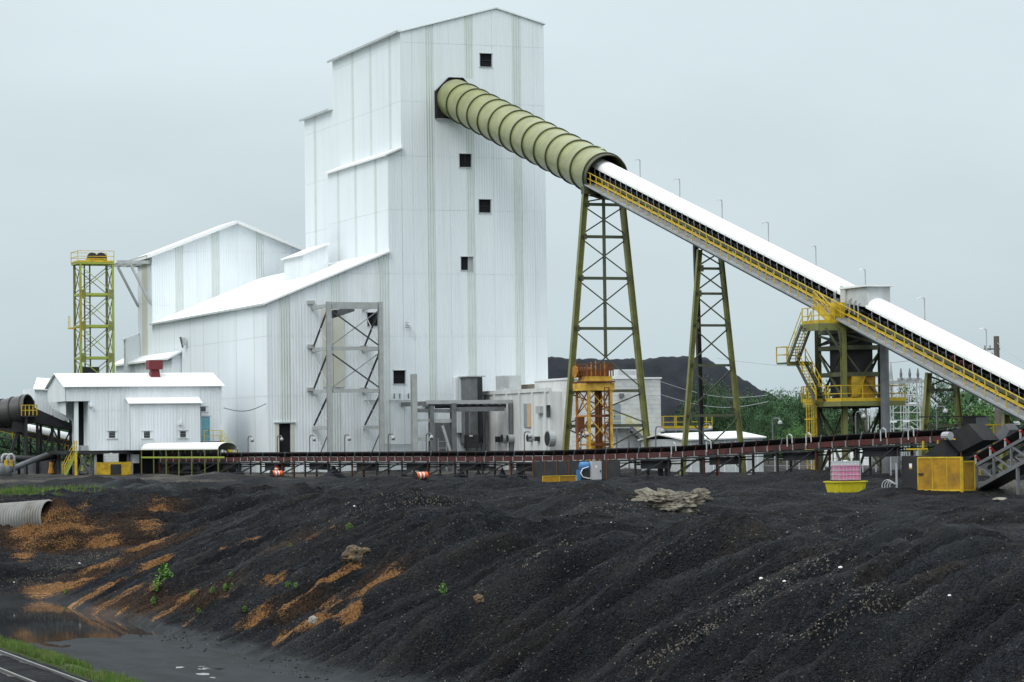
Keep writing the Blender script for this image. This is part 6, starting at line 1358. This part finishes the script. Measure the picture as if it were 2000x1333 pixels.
# discharge chute box where the yard conveyor drops onto the truss conveyor
q = lp(LLEN + .6, 0, 0); dq = (q - CP).dot(CF)
ch = thing('discharge_chute', 'black tilted discharge chute at the end of the yard conveyor', 'chute', (q.x, q.y, 0))
cpts = [at(x, y, d=dq) for x, y in ((1842, 852), (1891, 828), (1921, 860), (1874, 884))]
MB().extrude(cpts, LN * 1.3).build('box', 'black_steel', ch)
cpts = [at(x, y, d=dq + .2) for x, y in ((1846, 853), (1874, 885), (1866, 893), (1800, 893), (1826, 872))]
MB().extrude(cpts, LN * 1.2).build('hopper', 'black_steel', ch)
for x in (1812, 1845, 1880): p_ = at(x, 892, d=dq + .5); bar('support_post', (p_.x, p_.y, -.2), p_, .16, 'black_steel', ch)
MB().extrude([at(x, y, d=dq + .6) for x, y in ((1780, 893), (1905, 893), (1905, 905), (1780, 905))], LN * 1.5).build('base_frame', 'black_steel', ch)
MB().extrude([at(x, y, d=dq + .9) for x, y in ((1936, 858), (1963, 828), (1972, 840), (1958, 866))], LN * .8).build('skirt_plate', 'grey_steel', ch)
c = at(1850, 852, d=dq - .6); bar('gearbox', c - LDIR * .3, c + LDIR * .3, .5, 'galv', ch, shape='cyl'); bar('guard_rail', at(1845, 858, d=dq - .7), at(1866, 858, d=dq - .7), .08, 'yellow', ch)
for x0, y0, x1, y1 in ((1770, 878, 1812, 877), (1803, 862, 1803, 880), (1832, 860, 1832, 872)): bar('yellow_rail', at(x0, y0, d=dq + 1.5), at(x1, y1, d=dq + 1.5), .09, 'yellow', ch)
# truss conveyor rising out of the picture on the right
T0 = P0 + E2 * 2.2 + E1 * .2; T0.z = 0; TS = .335; TD = Vector((.10, -1, 0)).normalized(); TN = Vector((TD.y, -TD.x, 0)) * -1
zT = at(1905, 905, d=(T0 - CP).dot(CF)).z - .1
def tp(s, dn=0.0, dz=0.0): q = T0 + TD * s + TN * dn; return Vector((q.x, q.y, zT + TS * s + dz))
tc_ = thing('truss_conveyor', 'grey truss conveyor with red idlers rising at the right edge', 'conveyor', (T0.x, T0.y, 0))
if (TN.dot(_r0)) > 0: TN = -TN                         # TN towards the left, the side in view
for dn in (-.55, .55):
    bar('upper_chord', tp(-.5, dn), tp(13, dn), .13, 'grey_steel', tc_, h=.16); bar('lower_chord', tp(.2, dn, -1.15), tp(13, dn, -1.15), .16, 'grey_steel', tc_, h=.2)
    for k in range(9):
        a = k * 1.45; bar('vertical', tp(a, dn, -1.15), tp(a, dn), .10, 'grey_steel', tc_); bar('diagonal', tp(a, dn), tp(a + 1.45, dn, -1.15), .09, 'grey_steel', tc_)
MB().extrude([tp(-1, -.6, .55), tp(-1, -.25, .25), tp(-1, .25, .25), tp(-1, .6, .55), tp(-1, .6, .51), tp(-1, .25, .21), tp(-1, -.25, .21), tp(-1, -.6, .51)], tp(13) - tp(-1)).build('belt', 'rubber', tc_)
for k in range(10): a = k * 1.25; bar('idler', tp(a, .62, .48), tp(a, .25, .18), .17, 'red', tc_, shape='cyl'); bar('idler_post', tp(a, .6, .05), tp(a, .6, .5), .08, 'frame_grey', tc_)
MB().extrude([tp(-1, -.5, -1.3), tp(-1, .5, -1.3), tp(-1, .5, -1.2), tp(-1, -.5, -1.2)], tp(13) - tp(-1)).build('drip_pan', 'black_steel', tc_)
for s in (3.4, 8): 
    for dn in (-.55, .55): q = tp(s, dn, -1.2); bar('leg', (q.x, q.y, -.2), q, .14, 'yellow_dirty' if s > 3.5 else 'grey_steel', tc_)
# maintenance walkway and screens seen behind the chute
sc = thing('rear_screen', 'dark mesh screen with yellow rail behind the discharge chute', 'screen', at(1900, 860, d=dq + 12))
for x0, x1, y0, y1, m in ((1880, 1905, 812, 850, 'black_steel'), (1906, 1932, 813, 850, 'grey_steel')):
    A_, B_ = at(x0, y1, d=dq + 12), at(x1, y0, d=dq + 12); MB().extrude([at(x0, y0, d=dq + 12), at(x1, y0, d=dq + 12), (B_.x, B_.y, .1), (A_.x, A_.y, .1)], LN * .06).build('panel', m, sc)
bar('rail', at(1908, 831, d=dq + 11.8), at(1962, 829, d=dq + 11.8), .09, 'yellow', sc); bar('rail', at(1795, 815, d=dq + 12), at(1925, 813, d=dq + 12), .08, 'black_steel', sc)
for x in (1912, 1940, 1960): p_ = at(x, 831, d=dq + 11.8); bar('post', (p_.x, p_.y, 0), p_, .09, 'yellow_dirty', sc)
for px, py, lb in ((1918, 836, 'white topped lamp near the dark mesh screen'), (1985, 828, 'white topped lamp hanging at the right edge')):
    c = at(px, py, d=dq + 8); o = thing('yard_lamp', lb, 'lamp', c); MB().tube([c + Vector((0, 0, .16)), c + Vector((0, 0, .05)), c - Vector((0, 0, .08))], [.12, .24, .24], 10).build('lamp_head', 'white_plastic', o); MB().tube([c - Vector((0, 0, .081)), c - Vector((0, 0, .2))], .17, 10).build('lamp_lens', 'black_steel', o); bar('pole', (c.x + .15, c.y + .3, 0), c + Vector((.15, .3, .1)), .08, 'grey_steel', o); bar('arm', c + Vector((.15, .3, .1)), c + Vector((0, 0, .1)), .05, 'grey_steel', o)

# ------------------------------------------------------------------ low white store behind the second trestle, and tanks
dS = 232.0; A_ = at(1330, 880, d=dS); vS = A_.y - 4
a, b, z0, z1 = rect(1338, 857, 1490, 900, vS)
ws = thing('low_store', 'long low white roofed store behind the yard conveyor', 'building', ((a + b) / 2, vS, 0))
zr_ = at(1420, 848, v=vS).z
MB().box(a, b, vS, vS + 9, -.1, z1).build('wall', 'galv_light', ws); slab([(a - .2, vS - .3, z1), (b + .2, vS - .3, z1 + .12), (b + .2, vS + 5, zr_ + .25), (a - .2, vS + 5, zr_ + .1)], .12).build('roof', 'roof_white', ws); slab([(a - .2, vS + 9.3, z1), (b + .2, vS + 9.3, z1 + .12), (b + .2, vS + 5.01, zr_ + .25), (a - .2, vS + 5.01, zr_ + .1)], .12).build('roof', 'roof_white', ws)
for k in range(7): x = a + (b - a) * (k + .5) / 7; bar('wall_rib', (x, vS - .02, 0), (x, vS - .02, z1 - .1), .07, 'roof_white', ws)
for i, (x0, x1, y0, lb) in enumerate(((1612, 1650, 880, 'white low tank behind the pink tote conveyor section'), (1655, 1700, 882, 'second white low tank right of its twin behind the conveyor'))):
    a, b, z0, z1 = rect(x0, y0, x1, 905, vS + 20); o = thing('low_tank', lb, 'tank', ((a + b) / 2, vS + 20, 0)); MB().tube([((a + b) / 2, vS + 20, -.1), ((a + b) / 2, vS + 20, z1)], (b - a) / 2, 20).build('shell', 'roof_white', o, smooth=False); MB().tube([((a + b) / 2, vS + 20, z1 + .002), ((a + b) / 2, vS + 20, z1 + .25)], [(b - a) / 2 + .03, .2], 20).build('lid', 'galv_light', o)
# chain fence in front of the trees
fn = thing('wire_fence', 'grey wire fence on posts behind the yard conveyor', 'fence', at(1600, 890, d=222))
fa, fb = at(1490, 890, d=222), at(1790, 890, d=205); 
for k in range(13): p_ = fa.lerp(fb, k / 12); bar('post', (p_.x, p_.y, -.1), (p_.x, p_.y, 1.7), .07, 'galv_light', fn)
for z in (.6, 1.15, 1.65): bar('wire', (fa.x, fa.y, z), (fb.x, fb.y, z), .035, 'galv', fn)

# ------------------------------------------------------------------ substation, poles and wires
def lattice_col(par, p, h, w=.6):
    for dx in (-w / 2, w / 2):
        for dy in (-w / 2, w / 2): bar('upright', (p.x + dx, p.y + dy, 0), (p.x + dx, p.y + dy, h), .09, 'galv_light', par)
    n = int(h / 1.1)
    for k in range(n):
        s = 1 if k % 2 else -1; bar('lacing', (p.x - s * w / 2, p.y - w / 2, k * h / n), (p.x + s * w / 2, p.y - w / 2, (k + 1) * h / n), .06, 'galv_light', par)
def lattice_beam(par, p, q, hh=.9):
    p, q = Vector(p), Vector(q); up = Vector((0, 0, hh)); bar('beam_chord', p, q, .10, 'galv_light', par); bar('beam_chord', p + up, q + up, .10, 'galv_light', par); n = max(2, round((q - p).length / 1.2))
    for k in range(n): s = k % 2; bar('beam_lacing', p.lerp(q, k / n) + up * s, p.lerp(q, (k + 1) / n) + up * (1 - s), .06, 'galv_light', par)
dSub = 290.0
ss = thing('substation', 'galvanised lattice substation frame with insulators behind the transfer tower', 'substation', at(1755, 870, d=dSub))
cols = {px: at(px, 860, d=dSub + (0 if i % 2 else 3)) for i, px in enumerate((1704, 1738, 1768, 1800))}
tops = {1704: 800, 1738: 742, 1768: 765, 1800: 742}
for px, p_ in cols.items(): lattice_col(ss, p_, at(px, tops[px], d=dSub).z)
for (x0, x1, y) in ((1704, 1800, 792), (1704, 1800, 838), (1738, 1800, 772), (1738, 1800, 806)):
    A_, B_ = at(x0, y, d=dSub), at(x1, y, d=dSub); lattice_beam(ss, A_, B_)
A_, B_ = at(1722, 748, d=dSub), at(1806, 745, d=dSub); bar('bus_beam', A_, B_, .3, 'galv', ss, h=.35)
for px in (1760, 1777, 1793): p_ = at(px, 745, d=dSub); MB().tube([p_ + Vector((0, 0, .15 + .3 * k)) for k in range(5)], [.22, .12, .16, .10, .06], 8).build('insulator', 'grey_steel', ss); bar('base_plate', p_ + Vector((-.4, 0, .2)), p_ + Vector((.4, 0, .2)), .25, 'galv', ss)
for px, y in ((1722, 790), (1740, 790), (1762, 788), (1783, 788), (1725, 824), (1745, 824), (1770, 823)): p_ = at(px, y, d=dSub - 1); bar('switch_gear', p_ + Vector((-.35, 0, 0)), p_ + Vector((.35, 0, 0)), .2, 'roof_white', ss, h=.2)
pm_ = at(1740, 742, d=dSub); MB().tube([pm_, at(1740, 707, d=dSub)], [.28, .04], 4).build('lightning_mast', 'galv', ss)
def pole(px, ytop, d, label, r=.16, arms=(), m='wood_pole'):
    b_ = at(px, 870, d=d); t_ = at(px, ytop, d=d); o = thing('utility_pole', label, 'utility pole', (b_.x, b_.y, 0), 'utility poles behind the yard')
    MB().tube([(t_.x, t_.y, -.2), (t_.x, t_.y, t_.z)], [r * 1.25, r], 10).build('pole', m, o, smooth=False)
    for y, w in arms:
        c = at(px, y, d=d); bar('crossarm', c - _r0 * w, c + _r0 * w * .3, .12, 'wood_pole', o)
        for s in (-.9, -.5): bar('insulator', c + _r0 * w * s, c + _r0 * w * s + Vector((0, 0, .35)), .12, 'galv', o)
    return t_
tp1 = pole(1946, 657, 262, 'tall wooden utility pole beside the lower conveyor cover', .26, ((682, 1.2), (697, .8)))
tp2 = pole(1733, 722, 296, 'thin dark utility pole rising from the substation', .14)
tp3 = pole(1871, 762, 250, 'pale concrete utility pole behind the short trestle', .22, (), 'concrete')
tp4 = pole(1690, 742, 320, 'thin utility pole seen left of the dark upright pipe', .12)
def wire(a, b, sag, label): solo('power_line', MB().tube([a.lerp(b, k / 12) - Vector((0, 0, sag * math.sin(math.pi * k / 12))) for k in range(13)], .03, 4), 'galv', label, 'power line', a, 'power lines over the yard')
jb = at(1288, 745, v=VJ)
wire(jb, at(1500, 772, d=300), .8, 'upper power line from the block building corner'); wire(jb - Vector((0, 0, 1.2)), at(1500, 785, d=300), .9, 'lower power line from the block building corner')
wire(tp1 - Vector((0, 0, 1.2)), at(1400, 700, d=420), 1.5, 'long power line from the tall wooden pole to the left'); wire(tp1 - Vector((0, 0, .6)), at(2080, 735, d=230), .6, 'power line leaving the tall wooden pole to the right'); wire(at(1470, 760, d=400), tp2 - Vector((0, 0, .5)), 1.0, 'low power line between the trees and the substation pole')

# ------------------------------------------------------------------ trees
def crown_mesh(seed, m, nclump=40, nleaf=120, leaf=.33):
    r = random.Random(seed); mb = MB()
    for c in range(nclump):
        while True:
            x, y, z = r.uniform(-1, 1), r.uniform(-1, 1), r.uniform(-1, 1)
            if x * x + y * y + z * z < 1: break
        wob = 1 + .25 * math.sin(3 * math.atan2(y, x) + seed); cx, cy_, cz_ = x * .80 * wob, y * .80 * wob, .60 + z * .40; cr = r.uniform(.16, .30)
        for _ in range(nleaf):
            while True:
                a, b, d = r.uniform(-1, 1), r.uniform(-1, 1), r.uniform(-1, 1); q = a * a + b * b + d * d
                if .25 < q < 1: break
            p = Vector((cx + a * cr, cy_ + b * cr, cz_ + d * cr * .75)); n = Vector((a + r.uniform(-.7, .7), b + r.uniform(-.7, .7), d + .5 + r.uniform(-.6, .6))).normalized()
            t = n.cross(Vector((r.uniform(-1, 1), r.uniform(-1, 1), r.uniform(-1, 1)))).normalized(); s = n.cross(t); L = leaf * r.uniform(.5, 1.0) * .1
            mb.poly([p - t * L, p + s * L * .7, p + t * L, p - s * L * .7])
    me = bpy.data.meshes.new('crown'); me.from_pydata(mb.v, [], mb.f); me.materials.append(MATS[m]); return me
CROWNS = [crown_mesh(1, 'leaf_far'), crown_mesh(2, 'leaf_far'), crown_mesh(3, 'leaf_far'), crown_mesh(5, 'leaf_bright')]
def trunk_mesh(seed):
    r = random.Random(seed); mb = MB().tube([(0, 0, -.05), (.01, 0, .25), (-.01, .01, .5), (0, 0, .8)], [.035, .028, .02, .008], 7)
    for k in range(6): t = k * 1.05 + r.random(); z = .25 + .08 * k; mb.tube([(0, 0, z), (.25 * math.cos(t), .25 * math.sin(t), z + .14), (.5 * math.cos(t), .5 * math.sin(t), z + .22)], [.014, .009, .003], 5)
    return mb.mesh('trunk', 'bark')
TRUNKS = [trunk_mesh(1), trunk_mesh(2)]
TREES = [ # column, top row, depth, half width in metres, crown kind, label
    (1378, 752, 300, 3.6, 0, 'dark tree in front of the coal stockpile beside the slender trestle'), (1412, 768, 296, 3.0, 1, 'smaller tree at the foot of the stockpile slope'), (1446, 790, 300, 2.6, 2, 'low tree at the right end of the stockpile'),
    (1480, 774, 318, 3.6, 0, 'round tree right of the slender trestle'), (1512, 770, 322, 3.8, 1, 'broad tree in the middle of the tree row'), (1543, 768, 330, 3.4, 2, 'tree just left of the caged ladder'), (1574, 772, 326, 3.2, 0, 'tree behind the caged ladder'),
    (1552, 832, 262, 2.0, 3, 'bright green bush in front of the tree row'), (1602, 750, 340, 3.4, 1, 'tall tree behind the transfer tower stair'), (1636, 790, 322, 3.4, 2, 'tree between the transfer tower legs'), (1672, 800, 325, 3.0, 0, 'low tree right of the dark chute'),
    (1770, 752, 350, 3.4, 1, 'tall tree behind the substation beam'), (1735, 800, 335, 3.2, 2, 'tree behind the left substation columns'), (1800, 806, 328, 3.0, 3, 'light green tree behind the right substation column'), (1845, 748, 360, 3.0, 0, 'thin tall tree seen through the short trestle'),
    (1830, 800, 320, 3.6, 1, 'tree at the foot of the short trestle'), (1872, 782, 318, 4.0, 2, 'broad tree right of the short trestle'), (1908, 790, 312, 4.0, 3, 'light green tree under the conveyor at right'), (1945, 782, 322, 4.4, 0, 'dark broad tree under the lower conveyor'), (1985, 792, 318, 4.4, 1, 'tree near the right edge under the conveyor'), (2030, 790, 316, 4.2, 2, 'tree cut by the right edge'),
    (12, 842, 345, 3.6, 0, 'dark tree at the left edge behind the trestles'), (58, 846, 350, 3.6, 1, 'dark tree behind the rear covered conveyor'), (104, 840, 355, 3.6, 2, 'dark tree behind the left shed posts'), (1525, 800, 290, 2.6, 2, 'lower tree in front of the broad tree'), (1500, 812, 280, 2.2, 0, 'small dark tree beside the white store roof')]
for i, (px, ytop, d, w, kind, lb) in enumerate(TREES):
    b_ = at(px, 870, d=d); h = at(px, ytop, d=d).z; o = thing('broadleaf_tree', lb, 'tree', (b_.x, b_.y, -.1), 'trees behind the yard'); rz = i * 1.7
    for nm, me in (('trunk', TRUNKS[i % 2]), ('crown', CROWNS[kind])):
        c = bpy.data.objects.new(nm, me); C.objects.link(c); c.parent = o; c.rotation_euler = (0, 0, rz); c.scale = (w, w, h)
# far wooded belt along the horizon
def far_wood():
    R = np.random.RandomState(11); n = 26000; px = R.uniform(-300, 2300, n); d = R.uniform(430, 520, n)
    k = ((px - 1000) / F_PX)[:, None]; base = (np.array(CF[:])[None] + np.array(CR[:])[None] * k) * d[:, None]
    hm = 6.0 + 2.5 * np.sin(px * .021) + 1.5 * np.sin(px * .067 + 1); p = np.stack([base[:, 0], base[:, 1], hm * R.rand(n) ** .8], -1)
    t = R.normal(size=(n, 3)); t /= np.linalg.norm(t, axis=1)[:, None]; s = np.cross(t, R.normal(size=(n, 3))); s /= np.linalg.norm(s, axis=1)[:, None]; L = R.uniform(.4, .9, (n, 1))
    co = np.stack([p - t * L, p + s * L * .7, p + t * L, p - s * L * .7], 1); me = bpy.data.meshes.new('far_wood'); me.vertices.add(4 * n); me.vertices.foreach_set('co', co.astype(np.float32).ravel())
    me.loops.add(4 * n); me.loops.foreach_set('vertex_index', np.arange(4 * n, dtype=np.int32)); me.polygons.add(n); me.polygons.foreach_set('loop_start', np.arange(0, 4 * n, 4, dtype=np.int32)); me.polygons.foreach_set('loop_total', np.full(n, 4, np.int32)); me.update()
    me.materials.append(MATS['leaf_far']); o = bpy.data.objects.new('far_wood', me); C.objects.link(o); o['kind'] = 'stuff'; o['label'] = 'far green wood along the horizon behind the yard'
far_wood()

# ------------------------------------------------------------------ grass, weeds
def blades(name, pts, hmin, hmax, m, label, seed=3):
    r = random.Random(seed); mb = MB()
    for x, y in pts:
        z = hgt_cache(x, y); t = r.uniform(0, 6.28); h = r.uniform(hmin, hmax); w = h * .10; lx_, ly_ = r.uniform(-.4, .4) * h, r.uniform(-.4, .4) * h
        mb.poly([(x - w * math.cos(t), y - w * math.sin(t), z - .03), (x + w * math.cos(t), y + w * math.sin(t), z - .03), (x + lx_, y + ly_, z + h)])
    me = bpy.data.meshes.new(name); me.from_pydata(mb.v, [], mb.f); me.materials.append(MATS[m]); o = bpy.data.objects.new(name, me); C.objects.link(o); o['kind'] = 'stuff'; o['label'] = label
_zc = {}
def hgt_many(pts):
    a = np.array(pts); z = height(a[:, 0], a[:, 1])
    for (x, y), q in zip(pts, z): _zc[(x, y)] = float(q)
def hgt_cache(x, y): return _zc[(x, y)]
r = random.Random(5); pts = []
gx = np.random.RandomState(5).normal(20.0, .42, 30000); gy = np.random.RandomState(6).uniform(80, 116, 30000)
gk = (gx > 19.42) & (gx < 21.0) & (vnoise(gx * 1.6, gy * .7, 51) > .38); pts = list(zip(gx[gk].tolist(), gy[gk].tolist()))
hgt_many(pts); blades('grass', pts, .06, .26, 'grass', 'green grass verge between the railway and the pond')
g0 = ground_hit(30, 968); pts = []
while len(pts) < 5000:
    x, y = g0.x + r.gauss(0, 2.4), g0.y + r.gauss(0, 2.2); pts.append((x, y))
hgt_many(pts); blades('grass', pts, .12, .36, 'grass', 'bright grass patch on the bank above the culvert', 4)
def plant_mesh(seed, n=260, tall=1.0):
    r = random.Random(seed); mb = MB()
    for k in range(7): t = r.uniform(0, 6.28); mb.tube([(0, 0, 0), (.15 * math.cos(t), .15 * math.sin(t), .4 * tall), (.3 * math.cos(t), .3 * math.sin(t), .75 * tall)], [.012, .009, .004], 4, cap=False)
    for _ in range(n):
        t, q, z = r.uniform(0, 6.28), r.random() ** .6, r.uniform(.08, 1) * tall; rad = .42 * math.sin(math.pi * min(.98, .15 + z / tall * .8)) * q; p = Vector((rad * math.cos(t), rad * math.sin(t), z)); nrm_ = Vector((r.uniform(-1, 1), r.uniform(-1, 1), .8)).normalized(); a = nrm_.cross(Vector((r.uniform(-1, 1), r.uniform(-1, 1), .1))).normalized(); s = nrm_.cross(a); L = r.uniform(.05, .10)
        mb.poly([p - a * L, p + s * L * .6, p + a * L, p - s * L * .6])
    me = bpy.data.meshes.new('leaves'); me.from_pydata(mb.v, [], mb.f); me.materials.append(MATS['leaf_weed']); return me
PL_ = [plant_mesh(1), plant_mesh(2, 160), plant_mesh(3, 110)]
def weed(px, py, h, k, name, label, group=None):
    p = ground_hit(px, py); o = bpy.data.objects.new(name, PL_[k]); C.objects.link(o); o.location = p - Vector((0, 0, .03)); o.scale = (h * 1.0, h * 1.0, h); o.rotation_euler = (0, 0, px * .37); tag(o, label, 'plant', group)
weed(322, 1148, 1.05, 0, 'shrub', 'largest leafy green shrub growing on the coal bank'); weed(306, 1158, .6, 1, 'shrub', 'small green shrub just left of the largest one')
for i, (px, py, h, lb) in enumerate(((435, 1112, .36, 'highest green weed right of the large shrub'), (450, 1130, .30, 'green weed just below the highest one on the slope'), (440, 1156, .34, 'green weed between orange streaks at mid slope'), (452, 1152, .30, 'green weed touching the mid slope orange streak'), (415, 1162, .3, 'green weed low among the orange streaks'), (374, 1166, .28, 'green weed right below the large shrub'),
                                       (300, 1182, .36, 'lowest green weed below the large shrub'), (388, 1200, .25, 'tiny green weed at the bank foot'), (562, 1148, .3, 'green weed above the long yellow streak'), (578, 1154, .28, 'green weed right above the long yellow streak'), (478, 1200, .26, 'small green weed near the lower orange streak'), (865, 1166, .45, 'lone bright green weed in the middle of the coal slope'), (682, 1040, .42, 'green weed above the rusty rock'), (568, 1072, .25, 'tiny green weed high on the middle slope'), (128, 1160, .3, 'green weed on the left orange streak'))):
    weed(px, py, h, 1 + i % 2, 'weed', lb, 'weeds on the coal bank')

# ------------------------------------------------------------------ rocks, culvert, loose stones
def rock(px, py, sx, sy, sz, seed, m, name, label, sub=4, rough=.35, rot=0.0, sink=.25):
    """broken stone: a ball cut by random planes, then roughened"""
    p = ground_hit(px, py); bm = bmesh.new(); bmesh.ops.create_icosphere(bm, subdivisions=sub, radius=1.0); R = np.random.RandomState(seed)
    off = Vector(R.uniform(-50, 50, 3).tolist()); co = np.array([v.co[:] for v in bm.verts]); dsp = []
    for c in co: q = Vector(c.tolist()); dsp.append(.55 * mnoise.fractal(q * 1.3 + off, 1.0, 2.0, 2) + .55 * (mnoise.cell(q * 3.0 + off) - .5) * .6 + .35 * mnoise.fractal(q * 4.5 + off, .9, 2.1, 3))
    co = co * (1 + rough * np.array(dsp))[:, None]
    for v, c in zip(bm.verts, co): v.co = (c[0] * sx, c[1] * sy, c[2] * sz)
    me = bpy.data.meshes.new(name); bm.to_mesh(me); bm.free(); me.materials.append(MATS[m]); o = bpy.data.objects.new(name, me); C.objects.link(o); o.location = p + _f0 * sy * .7 + Vector((0, 0, sz * (1 - sink * 2) * .8)); o.rotation_euler = (0, 0, -YAW + rot); tag(o, label, 'rock'); return o
rock(1304, 1000, 1.55, .9, .62, 3, 'boulder', 'boulder', 'long craggy tan boulder lying on the coal yard', 5, .6); 
rock(1366, 980, .55, .4, .36, 8, 'boulder', 'boulder', 'smaller craggy tan rock at the right end of the long boulder', 5, .5)
rock(690, 1102, .46, .42, .46, 5, 'rock_rusty', 'boulder', 'rust stained upright rock on the coal slope', 4, .35); rock(712, 1080, .28, .2, .14, 6, 'rock_rusty', 'boulder', 'flat rusty slab beside the rust stained rock', 3, .3)
rock(935, 1180, .2, .2, .2, 9, 'rock_rusty', 'boulder', 'small pale rock lodged in the middle of the slope', 3, .4); rock(1955, 978, .42, .3, .1, 4, 'stone_pale', 'boulder', 'flat pale stone near the right edge by the truss conveyor', 3, .3); rock(612, 1222, .2, .12, .2, 7, 'stone_pale', 'boulder', 'pale slab standing at the foot of the bank', 3, .35)
for i, (px, py, s, lb) in enumerate(((683, 986, .10, 'white round stone on the yard left of centre'), (692, 992, .06, 'tiny white stone beside the white round stone'), (1642, 1113, .07, 'white litter at the top of the near gravel slope'), (1487, 1140, .08, 'white litter on the pale gravel streak'), (1532, 1139, .06, 'second white litter on the pale gravel streak'), (1195, 1023, .06, 'white stone on the crest below the coal mound'), (1855, 1170, .05, 'white litter low on the right slope'), (656, 1046, .08, 'white stone above the rust stained rock'), (155, 1102, .08, 'white stone on the left slope'), (27, 1141, .06, 'white stone at the far left bank foot'))):
    rock(px, py, s, s * .8, s * .6, 20 + i, 'reflector_white', 'stone', lb, 2, .25)
# culvert pipe
ca, cb_ = at(-60, 1024, d=152), at(98, 1012, d=150); dirc = (cb_ - ca).normalized(); L = (cb_ - ca).length; n = int(L / .02)
pts = [ca + dirc * L * k / n for k in range(n + 1)]; rs = [.96 + .05 * math.sin(2 * math.pi * L * k / n / .17) for k in range(n + 1)]
solo('culvert_pipe', MB().tube(pts, rs, 36, cap=False), 'culvert', 'large corrugated metal culvert pipe half buried at the left edge', 'culvert', ca, smooth=True)
# loose lumps and pebbles too many to count
def lumps(name, n, m, smin, smax, seed, dens, label):
    rs_ = np.random.RandomState(seed); U, V = [], []
    while len(U) < n:
        v_ = 62 + 115 * rs_.rand(4000) ** 1.5; u_ = v_ * (.17 + .37 * rs_.rand(4000)); keep = (u_ > 26) & (u_ < 80) & (rs_.rand(4000) < dens(u_, v_)); U += list(u_[keep]); V += list(v_[keep])
    U, V = np.array(U[:n]), np.array(V[:n]); Z = height(U, V); ok = Z > POND_Z + .05; U, V, Z = U[ok], V[ok], Z[ok]; k = len(U)
    S = smin + (smax - smin) * rs_.rand(k) ** 3; base = np.array([(1, 0, 0), (-1, 0, 0), (0, 1, 0), (0, -1, 0), (0, 0, .8), (0, 0, -.8)], float)
    co = base[None] * S[:, None, None] * (.6 + .8 * rs_.rand(k, 6, 1)); th = rs_.rand(k) * 6.28; c, s = np.cos(th)[:, None], np.sin(th)[:, None]
    co = np.stack([co[..., 0] * c - co[..., 1] * s, co[..., 0] * s + co[..., 1] * c, co[..., 2]], -1) + np.stack([U, V, Z + S * .3], -1)[:, None]
    tri = np.array([(0, 2, 4), (2, 1, 4), (1, 3, 4), (3, 0, 4), (2, 0, 5), (1, 2, 5), (3, 1, 5), (0, 3, 5)]); f = (tri[None] + 6 * np.arange(k)[:, None, None]).reshape(-1, 3).astype(np.int32)
    me = bpy.data.meshes.new(name); me.vertices.add(k * 6); me.vertices.foreach_set('co', co.astype(np.float32).ravel()); me.loops.add(f.size); me.loops.foreach_set('vertex_index', f.ravel()); me.polygons.add(len(f)); me.polygons.foreach_set('loop_start', np.arange(0, f.size, 3, dtype=np.int32)); me.polygons.foreach_set('loop_total', np.full(len(f), 3, np.int32)); me.update(); me.materials.append(MATS[m])
    o = bpy.data.objects.new(name, me); C.objects.link(o); o['kind'] = 'stuff'; o['label'] = label
def gmask(u_, v_):
    i = np.clip(np.searchsorted(GU, u_), 0, nu - 1); j = np.clip(np.searchsorted(GV, v_), 0, nv - 1); return gravel[i, j]
lumps('coal_lumps', 26000, 'coal_lump', .014, .060, 71, lambda u_, v_: .5 + .5 * vnoise(u_ / 2, v_ / 2, 72), 'loose black coal lumps strewn over the bank')
lumps('pale_pebbles', 5200, 'stone_pale', .010, .036, 73, lambda u_, v_: np.clip(.03 + .05 * vnoise(u_ / 3, v_ / 3, 74) ** 2 + .9 * gmask(u_, v_), 0, 1), 'pale pebbles scattered among the coal')
